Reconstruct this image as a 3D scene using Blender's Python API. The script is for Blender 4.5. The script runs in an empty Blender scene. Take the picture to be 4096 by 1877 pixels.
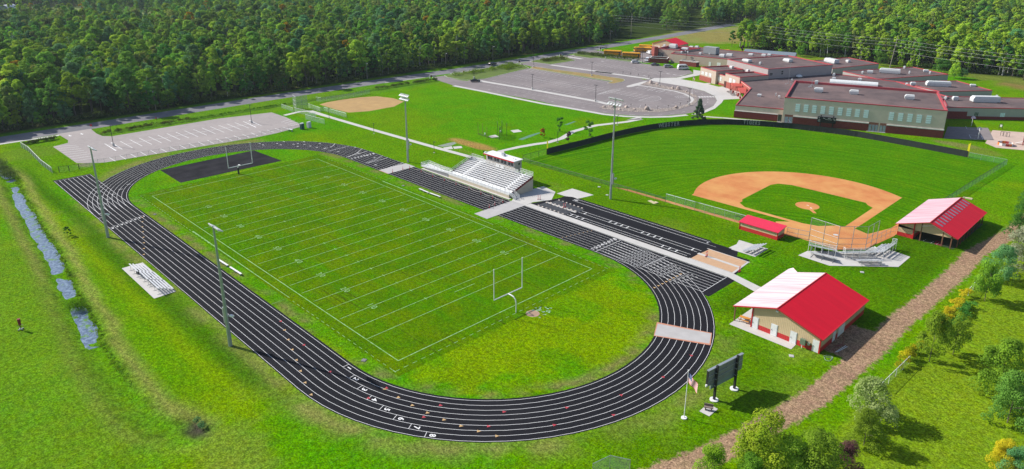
import bpy, bmesh, math, random
import numpy as np
from mathutils import Vector, Matrix
random.seed(7)
rng = np.random.default_rng(11)
SC = bpy.context.scene
COL = SC.collection

# ------------------------------------------------------------------ camera
CAM_F, PITCH, YAW, ROLL = 2857.654, 0.330978, 2.364895, 0.0012486
CAM_C = np.array([138.7332, -81.1766, 63.9321])
PX0, PY0 = 2048.0, 746.07
_f = np.array([math.cos(PITCH)*math.cos(YAW), math.cos(PITCH)*math.sin(YAW), -math.sin(PITCH)])
_r = np.cross(_f, [0, 0, 1]); _r /= np.linalg.norm(_r); _u = np.cross(_r, _f)
_c, _s = math.cos(ROLL), math.sin(ROLL)
CR, CU, CF = _c*_r + _s*_u, -_s*_r + _c*_u, _f
cam_d = bpy.data.cameras.new('camera'); cam = bpy.data.objects.new('camera', cam_d); COL.objects.link(cam)
cam_d.sensor_width = 36; cam_d.lens = CAM_F/4096*36
cam_d.shift_y = -(938.5-PY0)/4096
cam_d.clip_start = 1; cam_d.clip_end = 20000
cam.matrix_world = Matrix(((CR[0], CU[0], -CF[0], CAM_C[0]), (CR[1], CU[1], -CF[1], CAM_C[1]), (CR[2], CU[2], -CF[2], CAM_C[2]), (0, 0, 0, 1)))
SC.camera = cam

# ------------------------------------------------------------------ light
SUN_EL = math.radians(37.2)
sx, sy = -26.2/28.34, -10.8/28.34                 # towards the sun, on the ground
W = bpy.data.worlds.new('World'); SC.world = W; W.use_nodes = True
nt = W.node_tree; bg = nt.nodes['Background']; sky = nt.nodes.new('ShaderNodeTexSky')
sky.sky_type = 'NISHITA'; sky.sun_disc = False; sky.sun_elevation = SUN_EL; sky.sun_rotation = math.atan2(sx, sy)
sky.air_density = 1.0; sky.dust_density = 1.2; sky.ozone_density = 1.0
nt.links.new(sky.outputs[0], bg.inputs[0]); bg.inputs[1].default_value = 0.10
sl = bpy.data.lights.new('sun', 'SUN'); sl.energy = 4.4; sl.angle = math.radians(.5); sl.color = (1, .955, .88)
sun = bpy.data.objects.new('sun', sl); COL.objects.link(sun)
sun.rotation_euler = Vector((-sx*math.cos(SUN_EL), -sy*math.cos(SUN_EL), -math.sin(SUN_EL))).to_track_quat('-Z', 'Y').to_euler()
sun.location = (0, 0, 200)
vs = SC.view_settings; vs.view_transform = 'Standard'; vs.look = 'None'; vs.gamma = 1; vs.exposure = 0.5; vs.use_curve_mapping = False
SC.cycles.max_bounces = 6; SC.cycles.diffuse_bounces = 4; SC.cycles.glossy_bounces = 2; SC.cycles.transparent_max_bounces = 16
SC.cycles.transmission_bounces = 4; SC.cycles.caustics_reflective = False; SC.cycles.caustics_refractive = False
SC.cycles.sample_clamp_indirect = 3.0
SC.cycles.use_adaptive_sampling = False; SC.cycles.use_denoising = True; SC.cycles.denoising_input_passes = 'RGB_ALBEDO_NORMAL'; SC.cycles.denoising_prefilter = 'ACCURATE'

# ------------------------------------------------------------------ survey helpers: photo measurement -> ground position in metres
def G(x, y, z=0.0):
    d = CF*CAM_F + CR*(x-PX0) + CU*(PY0-y)
    q = CAM_C + d*((z-CAM_C[2])/d[2])
    return (float(q[0]), float(q[1]))
S1, S5 = 2.5108, 5.0215
def N(t, x, y): return ((int(t[1])-1)*1024 + x/S1, (0, 470, 940, 1407)[int(t[0])-1] + y/S1)
def T(t, x, y, z=0.0): return G(*N(t, x, y), z)
def M(ox, oy, x, y): return (ox + x/S5, oy + y/S5)
def Z(ox, oy, x, y, z=0.0): return G(*M(ox, oy, x, y), z)
def on_wall(a, b, px):
    """where the line of sight through px meets the upright plane a-b: (metres along, height)"""
    d = CF*CAM_F + CR*(px[0]-PX0) + CU*(PY0-px[1])
    ax, ay = a; ux, uy = b[0]-ax, b[1]-ay; L = math.hypot(ux, uy); ux /= L; uy /= L
    nx, ny = -uy, ux
    t = ((ax-CAM_C[0])*nx + (ay-CAM_C[1])*ny)/(d[0]*nx + d[1]*ny)
    q = CAM_C + d*t
    return (q[0]-ax)*ux + (q[1]-ay)*uy, q[2]
def project(p):
    d = np.asarray(p, float) - CAM_C; w = d@CF
    return PX0 + CAM_F*(d@CR)/w, PY0 - CAM_F*(d@CU)/w, w

# ------------------------------------------------------------------ materials
MATS = {}
def mat(name, col, rough=.8, col2=None, scale=1.0, amt=.5, bump=0, bscale=None, metal=0, spec=.3, obj_rand=0, detail=4, alpha=None, stretch=None, coords='pos', two=None):
    if name in MATS: return MATS[name]
    m = bpy.data.materials.new(name); m.use_nodes = True; nt = m.node_tree; L = nt.links.new
    b = nt.nodes['Principled BSDF']; b.inputs['Roughness'].default_value = rough; b.inputs['Metallic'].default_value = metal
    b.inputs['Specular IOR Level'].default_value = spec
    src = None
    if coords == 'pos': src = nt.nodes.new('ShaderNodeNewGeometry').outputs['Position']
    else: src = nt.nodes.new('ShaderNodeTexCoord').outputs['Object']
    if stretch:
        vm = nt.nodes.new('ShaderNodeVectorMath'); vm.operation = 'MULTIPLY'; vm.inputs[1].default_value = stretch; L(src, vm.inputs[0]); src = vm.outputs[0]
    if col2 is None: col2 = tuple(c*.8 for c in col)
    n = nt.nodes.new('ShaderNodeTexNoise'); n.inputs['Scale'].default_value = scale; n.inputs['Detail'].default_value = detail; n.inputs['Roughness'].default_value = .6; L(src, n.inputs[0])
    r = nt.nodes.new('ShaderNodeMapRange'); r.inputs[1].default_value = .5-.22; r.inputs[2].default_value = .5+.22; L(n.outputs[0], r.inputs[0])
    mx = nt.nodes.new('ShaderNodeMix'); mx.data_type = 'RGBA'; L(r.outputs[0], mx.inputs[0]); mx.inputs[6].default_value = (*col, 1); mx.inputs[7].default_value = (*[a+(b_-a)*min(1, amt*2) for a, b_ in zip(col, col2)], 1)
    out = mx.outputs[2]
    if two:      # a second, broader pattern: (colour, scale, strength)
        n2 = nt.nodes.new('ShaderNodeTexNoise'); n2.inputs['Scale'].default_value = two[1]; n2.inputs['Detail'].default_value = 5; n2.inputs['Roughness'].default_value = .65; L(src, n2.inputs[0])
        r2 = nt.nodes.new('ShaderNodeMapRange'); r2.inputs[1].default_value = .45; r2.inputs[2].default_value = .7; r2.inputs[4].default_value = two[2]; L(n2.outputs[0], r2.inputs[0])
        m2 = nt.nodes.new('ShaderNodeMix'); m2.data_type = 'RGBA'; L(r2.outputs[0], m2.inputs[0]); L(out, m2.inputs[6]); m2.inputs[7].default_value = (*two[0], 1); out = m2.outputs[2]
    if obj_rand:
        oi = nt.nodes.new('ShaderNodeObjectInfo'); hv = nt.nodes.new('ShaderNodeHueSaturation')
        rr = nt.nodes.new('ShaderNodeMapRange'); rr.inputs[3].default_value = 1-obj_rand; rr.inputs[4].default_value = 1+obj_rand; L(oi.outputs['Random'], rr.inputs[0]); L(rr.outputs[0], hv.inputs['Value'])
        L(out, hv.inputs['Color']); out = hv.outputs[0]
    L(out, b.inputs['Base Color'])
    if bump:
        nb = nt.nodes.new('ShaderNodeTexNoise'); nb.inputs['Scale'].default_value = bscale or scale*3; nb.inputs['Detail'].default_value = 3; L(src, nb.inputs[0])
        bp = nt.nodes.new('ShaderNodeBump'); bp.inputs['Strength'].default_value = bump; bp.inputs['Distance'].default_value = .1; L(nb.outputs[0], bp.inputs['Height']); L(bp.outputs[0], b.inputs['Normal'])
    if alpha is not None: b.inputs['Alpha'].default_value = alpha
    MATS[name] = m; return m

def leaf_mat(name, col, col2, var=.30, hue=.022, trans=.45, gloss=.0):
    m = bpy.data.materials.new(name); m.use_nodes = True; nt = m.node_tree; L = nt.links.new; nt.nodes.clear()
    o = nt.nodes.new('ShaderNodeOutputMaterial'); d = nt.nodes.new('ShaderNodeBsdfDiffuse'); t = nt.nodes.new('ShaderNodeBsdfTranslucent'); mx = nt.nodes.new('ShaderNodeMixShader'); mx.inputs[0].default_value = trans
    g = nt.nodes.new('ShaderNodeNewGeometry'); n = nt.nodes.new('ShaderNodeTexNoise'); n.inputs['Scale'].default_value = .55; n.inputs['Detail'].default_value = 3; L(g.outputs['Position'], n.inputs[0])
    r = nt.nodes.new('ShaderNodeMapRange'); r.inputs[1].default_value = .33; r.inputs[2].default_value = .67; L(n.outputs[0], r.inputs[0])
    c = nt.nodes.new('ShaderNodeMix'); c.data_type = 'RGBA'; L(r.outputs[0], c.inputs[0]); c.inputs[6].default_value = (*col, 1); c.inputs[7].default_value = (*col2, 1)
    oi = nt.nodes.new('ShaderNodeObjectInfo'); h = nt.nodes.new('ShaderNodeHueSaturation')
    a = nt.nodes.new('ShaderNodeMapRange'); a.inputs[3].default_value = 1-var; a.inputs[4].default_value = 1+var; L(oi.outputs['Random'], a.inputs[0]); L(a.outputs[0], h.inputs['Value'])
    ml = nt.nodes.new('ShaderNodeMath'); ml.operation = 'MULTIPLY'; ml.inputs[1].default_value = 7.31; L(oi.outputs['Random'], ml.inputs[0]); fr = nt.nodes.new('ShaderNodeMath'); fr.operation = 'FRACT'; L(ml.outputs[0], fr.inputs[0])
    a2 = nt.nodes.new('ShaderNodeMapRange'); a2.inputs[3].default_value = .5-hue; a2.inputs[4].default_value = .5+hue; L(fr.outputs[0], a2.inputs[0]); L(a2.outputs[0], h.inputs['Hue'])
    L(c.outputs[2], h.inputs['Color']); L(h.outputs[0], d.inputs[0]); L(h.outputs[0], t.inputs[0]); L(d.outputs[0], mx.inputs[1]); L(t.outputs[0], mx.inputs[2])
    gl = nt.nodes.new('ShaderNodeBsdfGlossy'); gl.inputs['Roughness'].default_value = .38; gl.inputs['Color'].default_value = (.8, .85, .8, 1); m3 = nt.nodes.new('ShaderNodeMixShader'); m3.inputs[0].default_value = gloss; L(mx.outputs[0], m3.inputs[1]); L(gl.outputs[0], m3.inputs[2]); L(m3.outputs[0], o.inputs[0])
    return m

def mesh_mat(name, col, cover):
    """woven chain link seen from afar: a sheet that lets most light through"""
    m = bpy.data.materials.new(name); m.use_nodes = True; nt = m.node_tree; L = nt.links.new
    b = nt.nodes['Principled BSDF']; b.inputs['Base Color'].default_value = (*col, 1); b.inputs['Roughness'].default_value = .5; b.inputs['Alpha'].default_value = cover
    MATS[name] = m; return m

# ------------------------------------------------------------------ mesh builder
class MB:
    def __init__(s): s.v, s.f, s.m = [], [], []
    def poly(s, pts, mi=0):
        n = len(s.v); s.v += [tuple(map(float, p)) for p in pts]; s.f.append(tuple(range(n, n+len(pts)))); s.m.append(mi); return s
    def flat(s, pts, z, mi=0): return s.poly([(p[0], p[1], z) for p in ccw(pts)], mi)
    def add(s, vs, fs, mi=0):
        n = len(s.v); s.v += [tuple(map(float, p)) for p in vs]; s.f += [tuple(n+i for i in f) for f in fs]; s.m += [mi]*len(fs); return s
    def box(s, c, size, rz=0, mi=0, tilt=None):
        """c = centre of the bottom face"""
        x, y, z = size[0]/2, size[1]/2, size[2]
        vs = [(-x, -y, 0), (x, -y, 0), (x, y, 0), (-x, y, 0), (-x, -y, z), (x, -y, z), (x, y, z), (-x, y, z)]
        mt = Matrix.Rotation(rz, 3, 'Z')
        if tilt is not None: mt = mt @ tilt
        vs = [tuple(mt @ Vector(p) + Vector(c)) for p in vs]
        return s.add(vs, [(3, 2, 1, 0), (4, 5, 6, 7), (0, 1, 5, 4), (1, 2, 6, 5), (2, 3, 7, 6), (3, 0, 4, 7)], mi)
    def prism(s, pts, z0, z1, mi=0, top=None, bottom=False):
        pts = ccw(pts); n = len(pts); b = len(s.v)
        s.v += [(p[0], p[1], z0) for p in pts] + [(p[0], p[1], z1) for p in pts]
        for i in range(n):
            j = (i+1) % n; s.f.append((b+i, b+j, b+n+j, b+n+i)); s.m.append(mi)
        if top is not False: s.f.append(tuple(range(b+n, b+2*n))); s.m.append(mi if top is None else top)
        if bottom: s.f.append(tuple(range(b+n-1, b-1, -1))); s.m.append(mi)
        return s
    def bar(s, a, b, r, n=6, mi=0, r2=None, caps=True):
        a, b = Vector(a), Vector(b); d = b-a
        if d.length < 1e-6: return s
        q = d.to_track_quat('Z', 'Y'); r2 = r if r2 is None else r2; k = len(s.v)
        for p, rr in ((a, r), (b, r2)):
            for i in range(n):
                an = 2*math.pi*(i+.5)/n; s.v.append(tuple(p + q @ Vector((math.cos(an)*rr, math.sin(an)*rr, 0))))
        for i in range(n):
            j = (i+1) % n; s.f.append((k+i, k+j, k+n+j, k+n+i)); s.m.append(mi)
        if caps:
            s.f.append(tuple(k+i for i in range(n-1, -1, -1))); s.f.append(tuple(k+n+i for i in range(n))); s.m += [mi, mi]
        return s
    def tube(s, pts, r, n=6, mi=0):
        for a, b in zip(pts[:-1], pts[1:]): s.bar(a, b, r, n, mi)
        return s
    def cyl(s, c, r, h, n=12, mi=0, r2=None): return s.bar(c, (c[0], c[1], c[2]+h), r, n, mi, r2)
    def ribbon(s, pts, w, z, mi=0, closed=False):
        """flat strip of width w along pts"""
        P = [Vector((p[0], p[1])) for p in pts]; n = len(P); o = []
        for i in range(n):
            a = P[i-1] if (i or closed) else P[i]; b = P[(i+1) % n] if (i < n-1 or closed) else P[i]
            t = (b-a); t = t.normalized() if t.length > 1e-9 else Vector((1, 0)); nn = Vector((-t.y, t.x))
            sc = 1.0
            if 0 < i < n-1 or closed:
                t1 = (P[i]-P[i-1]).normalized(); c = max(.4, abs(t1.dot(t))); sc = 1/c
            ww = w[i] if isinstance(w, (list, tuple)) else w
            o.append((P[i]+nn*ww/2*sc, P[i]-nn*ww/2*sc))
        for i in range(n if closed else n-1):
            j = (i+1) % n
            s.poly([(o[i][1].x, o[i][1].y, z), (o[j][1].x, o[j][1].y, z), (o[j][0].x, o[j][0].y, z), (o[i][0].x, o[i][0].y, z)], mi)
        return s
    def mesh(s, name, mats):
        me = bpy.data.meshes.new(name); me.from_pydata(s.v, [], s.f)
        for m in (mats if isinstance(mats, (list, tuple)) else [mats]): me.materials.append(m)
        if any(s.m): me.polygons.foreach_set('material_index', np.array(s.m, np.int32))
        me.update(); return me

def ccw(pts):
    a = sum(p[0]*q[1]-q[0]*p[1] for p, q in zip(pts, list(pts[1:])+[pts[0]]))
    return list(pts) if a >= 0 else list(pts)[::-1]
def inset(pts, d):
    pts = ccw(pts); n = len(pts); out = []
    for i in range(n):
        a, b, c = Vector(pts[i-1][:2]), Vector(pts[i][:2]), Vector(pts[(i+1) % n][:2])
        t1, t2 = (b-a).normalized(), (c-b).normalized(); n1, n2 = Vector((-t1.y, t1.x)), Vector((-t2.y, t2.x))
        k = (n1+n2); k = k/max(.3, k.dot(n1)) if k.length > 1e-6 else n1
        out.append(tuple(b+k*d))
    return out

# ------------------------------------------------------------------ objects
def tag(o, label, cat, group=None):
    o['label'] = label; o['category'] = cat
    if group: o['group'] = group
    return o
def thing(name, label, cat, loc=(0, 0, 0), rz=0, group=None):
    o = bpy.data.objects.new(name, None); COL.objects.link(o); o.location = (*loc[:2], loc[2] if len(loc) > 2 else 0); o.rotation_euler = (0, 0, rz)
    o.empty_display_size = .2
    return tag(o, label, cat, group)
def part(name, mb, mats, parent, label=None, world=False, loc=None):
    me = mb if isinstance(mb, bpy.types.Mesh) else mb.mesh(name, mats)
    o = bpy.data.objects.new(name, me); COL.objects.link(o); o.parent = parent
    if world:
        p = parent; off = Vector(p.location)
        while p.parent: p = p.parent; off += Vector(p.location)
        me.transform(Matrix.Translation(-off))
    if loc is not None: o.location = loc
    if label: o['label'] = label
    return o
def solo(name, mb, mats, label, cat, loc=(0, 0, 0), rz=0, group=None):
    me = mb if isinstance(mb, bpy.types.Mesh) else mb.mesh(name, mats)
    o = bpy.data.objects.new(name, me); COL.objects.link(o); o.location = (*loc[:2], loc[2] if len(loc) > 2 else 0); o.rotation_euler = (0, 0, rz)
    return tag(o, label, cat, group)
def struct(name, mb, mats, kind='structure'):
    me = mb if isinstance(mb, bpy.types.Mesh) else mb.mesh(name, mats)
    o = bpy.data.objects.new(name, me); COL.objects.link(o); o['kind'] = kind; return o
KIDS = {}
def dup(o, loc, rz=None, label=None, group=None, scale=None):
    """a copy of a thing with copies of its parts and their sub-parts"""
    r = o.copy(); COL.objects.link(r); r.location = (*loc[:2], loc[2] if len(loc) > 2 else 0)
    if rz is not None: r.rotation_euler = (0, 0, rz)
    if label: r['label'] = label
    if group: r['group'] = group
    if scale: r.scale = scale if isinstance(scale, (tuple, list)) else (scale,)*3
    for ch in list(o.children):
        c = ch.copy(); COL.objects.link(c); c.parent = r
        for gch in list(ch.children):
            d = gch.copy(); COL.objects.link(d); d.parent = c
    return r

def text_polys(s, size=1.0, bold=0.0):
    cu = bpy.data.curves.new('t', 'FONT'); cu.body = s; cu.size = size; cu.align_x = 'CENTER'; cu.align_y = 'CENTER'; cu.resolution_u = 3; cu.offset = bold
    ob = bpy.data.objects.new('t', cu); me = ob.to_mesh()
    vs = [tuple(v.co) for v in me.vertices]; fs = [tuple(p.vertices) for p in me.polygons]
    ob.to_mesh_clear(); bpy.data.objects.remove(ob); bpy.data.curves.remove(cu)
    return vs, fs
def put_text(mb, s, size, origin, right, up, mi=0, bold=0.0, sx=1.0):
    vs, fs = text_polys(s, size, bold); o, r, u = Vector(origin), Vector(right), Vector(up)
    mb.add([tuple(o + r*(p[0]*sx) + u*p[1]) for p in vs], fs, mi); return mb
# ================================================================== GROUND
def seg_dist(X, Y, pts):
    D = np.full(X.shape, 1e9)
    for a, b in zip(pts[:-1], pts[1:]):
        ax, ay = a; dx, dy = b[0]-ax, b[1]-ay; l2 = dx*dx+dy*dy
        t = np.clip(((X-ax)*dx+(Y-ay)*dy)/l2, 0, 1); D = np.minimum(D, np.hypot(X-ax-t*dx, Y-ay-t*dy))
    return D
def ss(a, b, x):
    t = np.clip((x-a)/(b-a), 0, 1); return t*t*(3-2*t)
def rect_mask(X, Y, x0, x1, y0, y1, f=3.0):
    return ss(-f, f, np.minimum(np.minimum(X-x0, x1-X), np.minimum(Y-y0, y1-Y)))
DITCH = [(-125, -47.5), (-96, -48.2), (-73, -50.3), (-62, -51), (-46, -52.4), (-33, -53), (-17, -54.8), (-3, -56), (8, -56.8), (16, -58.2), (30, -58.8), (42, -58.6), (50, -55.6)]
BIO = [(-134, -14), (-133.5, 20), (-133.4, 60), (-133.5, 100), (-132.5, 130)]
xs = np.concatenate([[-7000, -3500, -2000, -1300, -1000, -800, -650, -500, -400, -340, -300], np.arange(-280, 170, 1.15), [175, 190, 220, 300, 500, 900, 2000, 5000]])
ys = np.concatenate([[-3000, -1200, -500, -250, -170], np.arange(-130, 300, 1.15), np.arange(303, 420, 4), [440, 480, 540, 620, 720, 850, 1000, 1300, 2000, 4000, 8000]])
X, Y = np.meshgrid(xs, ys)
dd = seg_dist(X, Y, DITCH)
fade = ss(56, 44, X)*1.0
Zg = -0.75*np.exp(-(dd/2.3)**2)*fade
db = seg_dist(X, Y, BIO); Zg += -0.4*np.exp(-(db/1.8)**2)
def lp(scale, seed):
    """smooth noise on the grid"""
    r = np.random.default_rng(seed); out = np.zeros(X.shape); tot = 0
    for k in range(4):
        s = scale/(1.9**k); gx, gy = X/s, Y/s; ix, iy = np.floor(gx).astype(int), np.floor(gy).astype(int); fx, fy = gx-ix, gy-iy; fx = fx*fx*(3-2*fx); fy = fy*fy*(3-2*fy)
        tab = r.random((256, 256)); h = lambda a, b: tab[a % 256, b % 256]
        v = (h(ix, iy)*(1-fx)+h(ix+1, iy)*fx)*(1-fy)+(h(ix, iy+1)*(1-fx)+h(ix+1, iy+1)*fx)*fy
        out += v*.6**k; tot += .6**k
    return out/tot
C = lambda r, g, b: np.array([r, g, b])
LAWN, BRIGHT, DRY, BROWN, DARK, OLIVE = C(.086, .200, .0012), C(.056, .215, .001), C(.19, .24, .02), C(.22, .17, .07), C(.038, .112, .001), C(.140, .225, .001)
def mixin(col, c, w): return col*(1-w[..., None]) + c*w[..., None]
n1, n2, n3, n4 = lp(26, 1), lp(9, 2), lp(60, 3), lp(3.5, 4)
Zg += fade*np.exp(-(dd/1.9)**2)*((n4-.5)*.55 + .30*ss(.62, .76, n2) + .35*np.exp(-((X+5)/2.2)**2))
tone = np.zeros(X.shape+(3,)) + LAWN
tone = mixin(tone, OLIVE, ss(.48, .70, n1)*.55)
tone = mixin(tone, BRIGHT, ss(.5, .66, lp(34, 9))*.7)
tone = mixin(tone, DRY, ss(.62, .76, n2)*.2)
# practice field between the softball diamond and the path
pf = rect_mask(X, Y, -124, -10, 62, 140, 8)
tone = mixin(tone, BRIGHT, pf*ss(.36, .55, n1)*.75); tone = mixin(tone, OLIVE, pf*ss(.55, .7, n3)*.3)
# the infield D areas and a worn rim along the kerb of the track
dc = np.hypot(np.maximum(np.abs(X)-50.6, 0), Y-.6)
rim_in = np.exp(-((dc-29.6)/1.3)**2); rim_out = np.exp(-((dc-42.2)/2.2)**2)
tone = mixin(tone, BRIGHT, ((dc < 30.5)*1.0)*ss(20, 28, dc)*.55)
tone = mixin(tone, OLIVE, ss(56, 62, X)*((dc < 30)*1.0)*ss(.38, .5, n2)*.8)
tone = mixin(tone, C(.17, .135, .06), np.clip(rim_in*ss(.40, .62, n4)*.75, 0, 1)*(X > -60))
tone = mixin(tone, C(.185, .175, .055), rim_out*ss(.35, .6, n2*.6+n4*.4)*.85*(Y < 24))
tone = mixin(tone, C(.15, .19, .03), ((dc > 41.5) & (dc < 60))*ss(.56, .7, lp(14, 21))*.5*(X > -60))
# bands left of the track: dark bank, dry shoulder, ditch, pale meadow
left = ss(-40.5, -42, Y)*ss(-118, -96, X)*ss(60, 40, X)
tone = mixin(tone, DARK, left*np.exp(-((Y+43.5-1.0*(n1-.5)*4)/2.3)**2)*.85)
tone = mixin(tone, OLIVE, left*np.exp(-((Y+47.3)/1.4)**2)*.8)
tone = mixin(tone, C(.20, .205, .055), left*np.exp(-((dd-3.4-1.3*(n2-.5))/1.0)**2)*(Y > -57.6)*.8)
tone = mixin(tone, C(.075, .20, .004), np.exp(-(dd/2.0)**4)*fade*.95)
tone = mixin(tone, C(.045, .08, .008), np.exp(-((dd-1.9)/.35)**2)*fade*ss(.42, .6, n4)*.7)
far_left = ss(-57, -60, Y)*ss(60, 44, X); tone = mixin(tone, C(.105, .195, .012), far_left*.6)
tone = mixin(tone, C(.13, .16, .03), np.exp(-((dd-3.6)/1.1)**2)*(Y < -52)*.55*fade)
wet = np.hypot(X-49.2, (Y+54.4)*1.8); tone = mixin(tone, C(.045, .038, .03), np.exp(-(wet/2.6)**4)*ss(.35, .5, n4)*1.0)
# verge along the road, with ditch brush
tone = mixin(tone, C(.085, .19, .012), rect_mask(X, Y, -144, -126, -20, 140, 2)*.7)
tone = mixin(tone, C(.05, .115, .012), np.exp(-(db/1.7)**2)*.85)
# woodland floor
wood = np.maximum(ss(-157, -161, X), ss(338, 344, Y)*ss(-90, -70, X)); tone = mixin(tone, C(.035, .055, .012), wood)
tone = mixin(tone, C(.14, .12, .05), wood*ss(.6, .7, n2)*.5*ss(-175, -160, X))
def blob(cx, cy, rx, ry, c, w=1.0, e=1.2, nz=.5):
    global tone
    q = np.hypot((X-cx)/rx, (Y-cy)/ry) + (n2-.5)*nz*2
    tone = mixin(tone, c, ss(1.15, .8, q)*w)
MEADOW = C(.19, .21, .055)
blob(-600, 160, 150, 110, C(.17, .21, .075), nz=.3); blob(-128, 400, 34, 62, MEADOW, nz=.3); blob(-118, 395, 30, 40, C(.24, .17, .06), .5)
blob(-170, 600, 60, 80, MEADOW, nz=.3); blob(-100, 640, 60, 60, C(.16, .22, .05), nz=.3); blob(-240, 720, 60, 60, MEADOW, nz=.3)
blob(88, 322, 34, 16, C(.20, .14, .05), .9); blob(80, 335, 46, 12, C(.13, .16, .03), .9); blob(-20, 334, 60, 7, C(.14, .2, .015), .9); blob(100, 285, 26, 22, BRIGHT, 1, nz=.2)
blob(79, 185, 9, 3, C(.17, .15, .06), .7); blob(86, 181, 9, 4, C(.15, .16, .03), .6); blob(83, 212, 8, 2.2, C(.27, .2, .12), .8)
blob(-33, 70, 11, 3.6, C(.30, .19, .06), .95); blob(-50.6, 12, .1, .1, LAWN, 0)
blob(-28, 62.5, 6, 1.2, C(.16, .22, .03), .5); blob(-98, -28.6, 3.6, 1.5, C(.17, .16, .1), .8)
blob(-124, -38, 8, 12, C(.11, .17, .02), .5); blob(-58, -1, 1.8, 5, DRY, .5)
tone = mixin(tone, C(.050, .128, .001), rect_mask(X, Y, 80, 105.5, 27, 110, 3)*(.55+.45*ss(.4, .6, n1)))
tone = mixin(tone, C(.058, .150, .001), rect_mask(X, Y, 88, 104, -22, 24, 4)*ss(.4, .6, n1)*.7)
tone = mixin(tone, C(.060, .150, .001), rect_mask(X, Y, 19, 80, 55.5, 68, 2)*.6)
# yards at the right
tone = mixin(tone, C(.155, .225, .012), ss(110.5, 112, X)*ss(-40, -20, Y)*.75)
RD = [(113, 150), (110.6, 108), (107.9, 89.5), (108.2, 77), (107.5, 56.5), (106.9, 47.5), (107, 32.5), (106.4, 22), (106, 13), (104.5, 5.2), (103.4, -1.5), (101.9, -8.4), (98.8, -17.7), (95, -28), (88, -44)]
wdirt = 1-ss(.2, 3.0, seg_dist(X, Y, RD)); wdirt = np.maximum(wdirt, rect_mask(X, Y, 101, 107, 28, 39.5, 1.2)*.95)
# fill the arrays of one mesh
ny, nx = X.shape
gv = np.stack([X, Y, Zg], -1).reshape(-1, 3)
I = np.arange(nx*ny).reshape(ny, nx)
gf = np.stack([I[:-1, :-1], I[:-1, 1:], I[1:, 1:], I[1:, :-1]], -1).reshape(-1, 4)
me = bpy.data.meshes.new('ground'); me.from_pydata(gv.tolist(), [], gf.tolist())
at = me.color_attributes.new('tone', 'FLOAT_COLOR', 'POINT'); at.data.foreach_set('color', np.c_[tone.reshape(-1, 3), wdirt.reshape(-1)].astype(np.float32).ravel())
me.polygons.foreach_set('use_smooth', np.ones(len(gf), bool))

def grass_nodes(m, colsock_fn, fine=1.0):
    nt = m.node_tree; L = nt.links.new; b = nt.nodes['Principled BSDF']; b.inputs['Roughness'].default_value = .9; b.inputs['Specular IOR Level'].default_value = 0
    g = nt.nodes.new('ShaderNodeNewGeometry').outputs['Position']
    col = colsock_fn(nt, g)
    def nz(scale, det, lo, hi, vlo, vhi, stretch=None):
        n = nt.nodes.new('ShaderNodeTexNoise'); n.inputs['Scale'].default_value = scale; n.inputs['Detail'].default_value = det; n.inputs['Roughness'].default_value = .65
        s = g
        if stretch:
            vm = nt.nodes.new('ShaderNodeVectorMath'); vm.operation = 'MULTIPLY'; vm.inputs[1].default_value = stretch; L(g, vm.inputs[0]); s = vm.outputs[0]
        L(s, n.inputs[0]); r = nt.nodes.new('ShaderNodeMapRange'); r.inputs[1].default_value = lo; r.inputs[2].default_value = hi; r.inputs[3].default_value = vlo; r.inputs[4].default_value = vhi; L(n.outputs[0], r.inputs[0]); return r.outputs[0]
    a = nz(1.5, 7, .39, .61, 1-.30*fine, 1+.30*fine); c = nz(.16, 4, .34, .66, 1-.10*fine, 1+.10*fine)
    e_ = nz(4.0, 5, .40, .60, 1-.36*fine, 1+.36*fine)
    m0 = nt.nodes.new('ShaderNodeMath'); m0.operation = 'MULTIPLY'; L(e_, m0.inputs[0]); L(a, m0.inputs[1])
    mu = nt.nodes.new('ShaderNodeMath'); mu.operation = 'MULTIPLY'; L(m0.outputs[0], mu.inputs[0]); L(c, mu.inputs[1])
    hs = nt.nodes.new('ShaderNodeHueSaturation'); L(col, hs.inputs['Color']); L(mu.outputs[0], hs.inputs['Value'])
    h = nz(.45, 4, .3, .7, .488, .512); L(h, hs.inputs['Hue']); s_ = nz(.8, 3, .3, .7, .985, 1.03); L(s_, hs.inputs['Saturation'])
    L(hs.outputs[0], b.inputs['Base Color'])
    nb = nt.nodes.new('ShaderNodeTexNoise'); nb.inputs['Scale'].default_value = 2.6; nb.inputs['Detail'].default_value = 4; L(g, nb.inputs[0])
    bp = nt.nodes.new('ShaderNodeBump'); bp.inputs['Strength'].default_value = .35; bp.inputs['Distance'].default_value = .25; L(nb.outputs[0], bp.inputs['Height']); L(bp.outputs[0], b.inputs['Normal'])
gm = bpy.data.materials.new('grass_land'); gm.use_nodes = True
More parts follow.
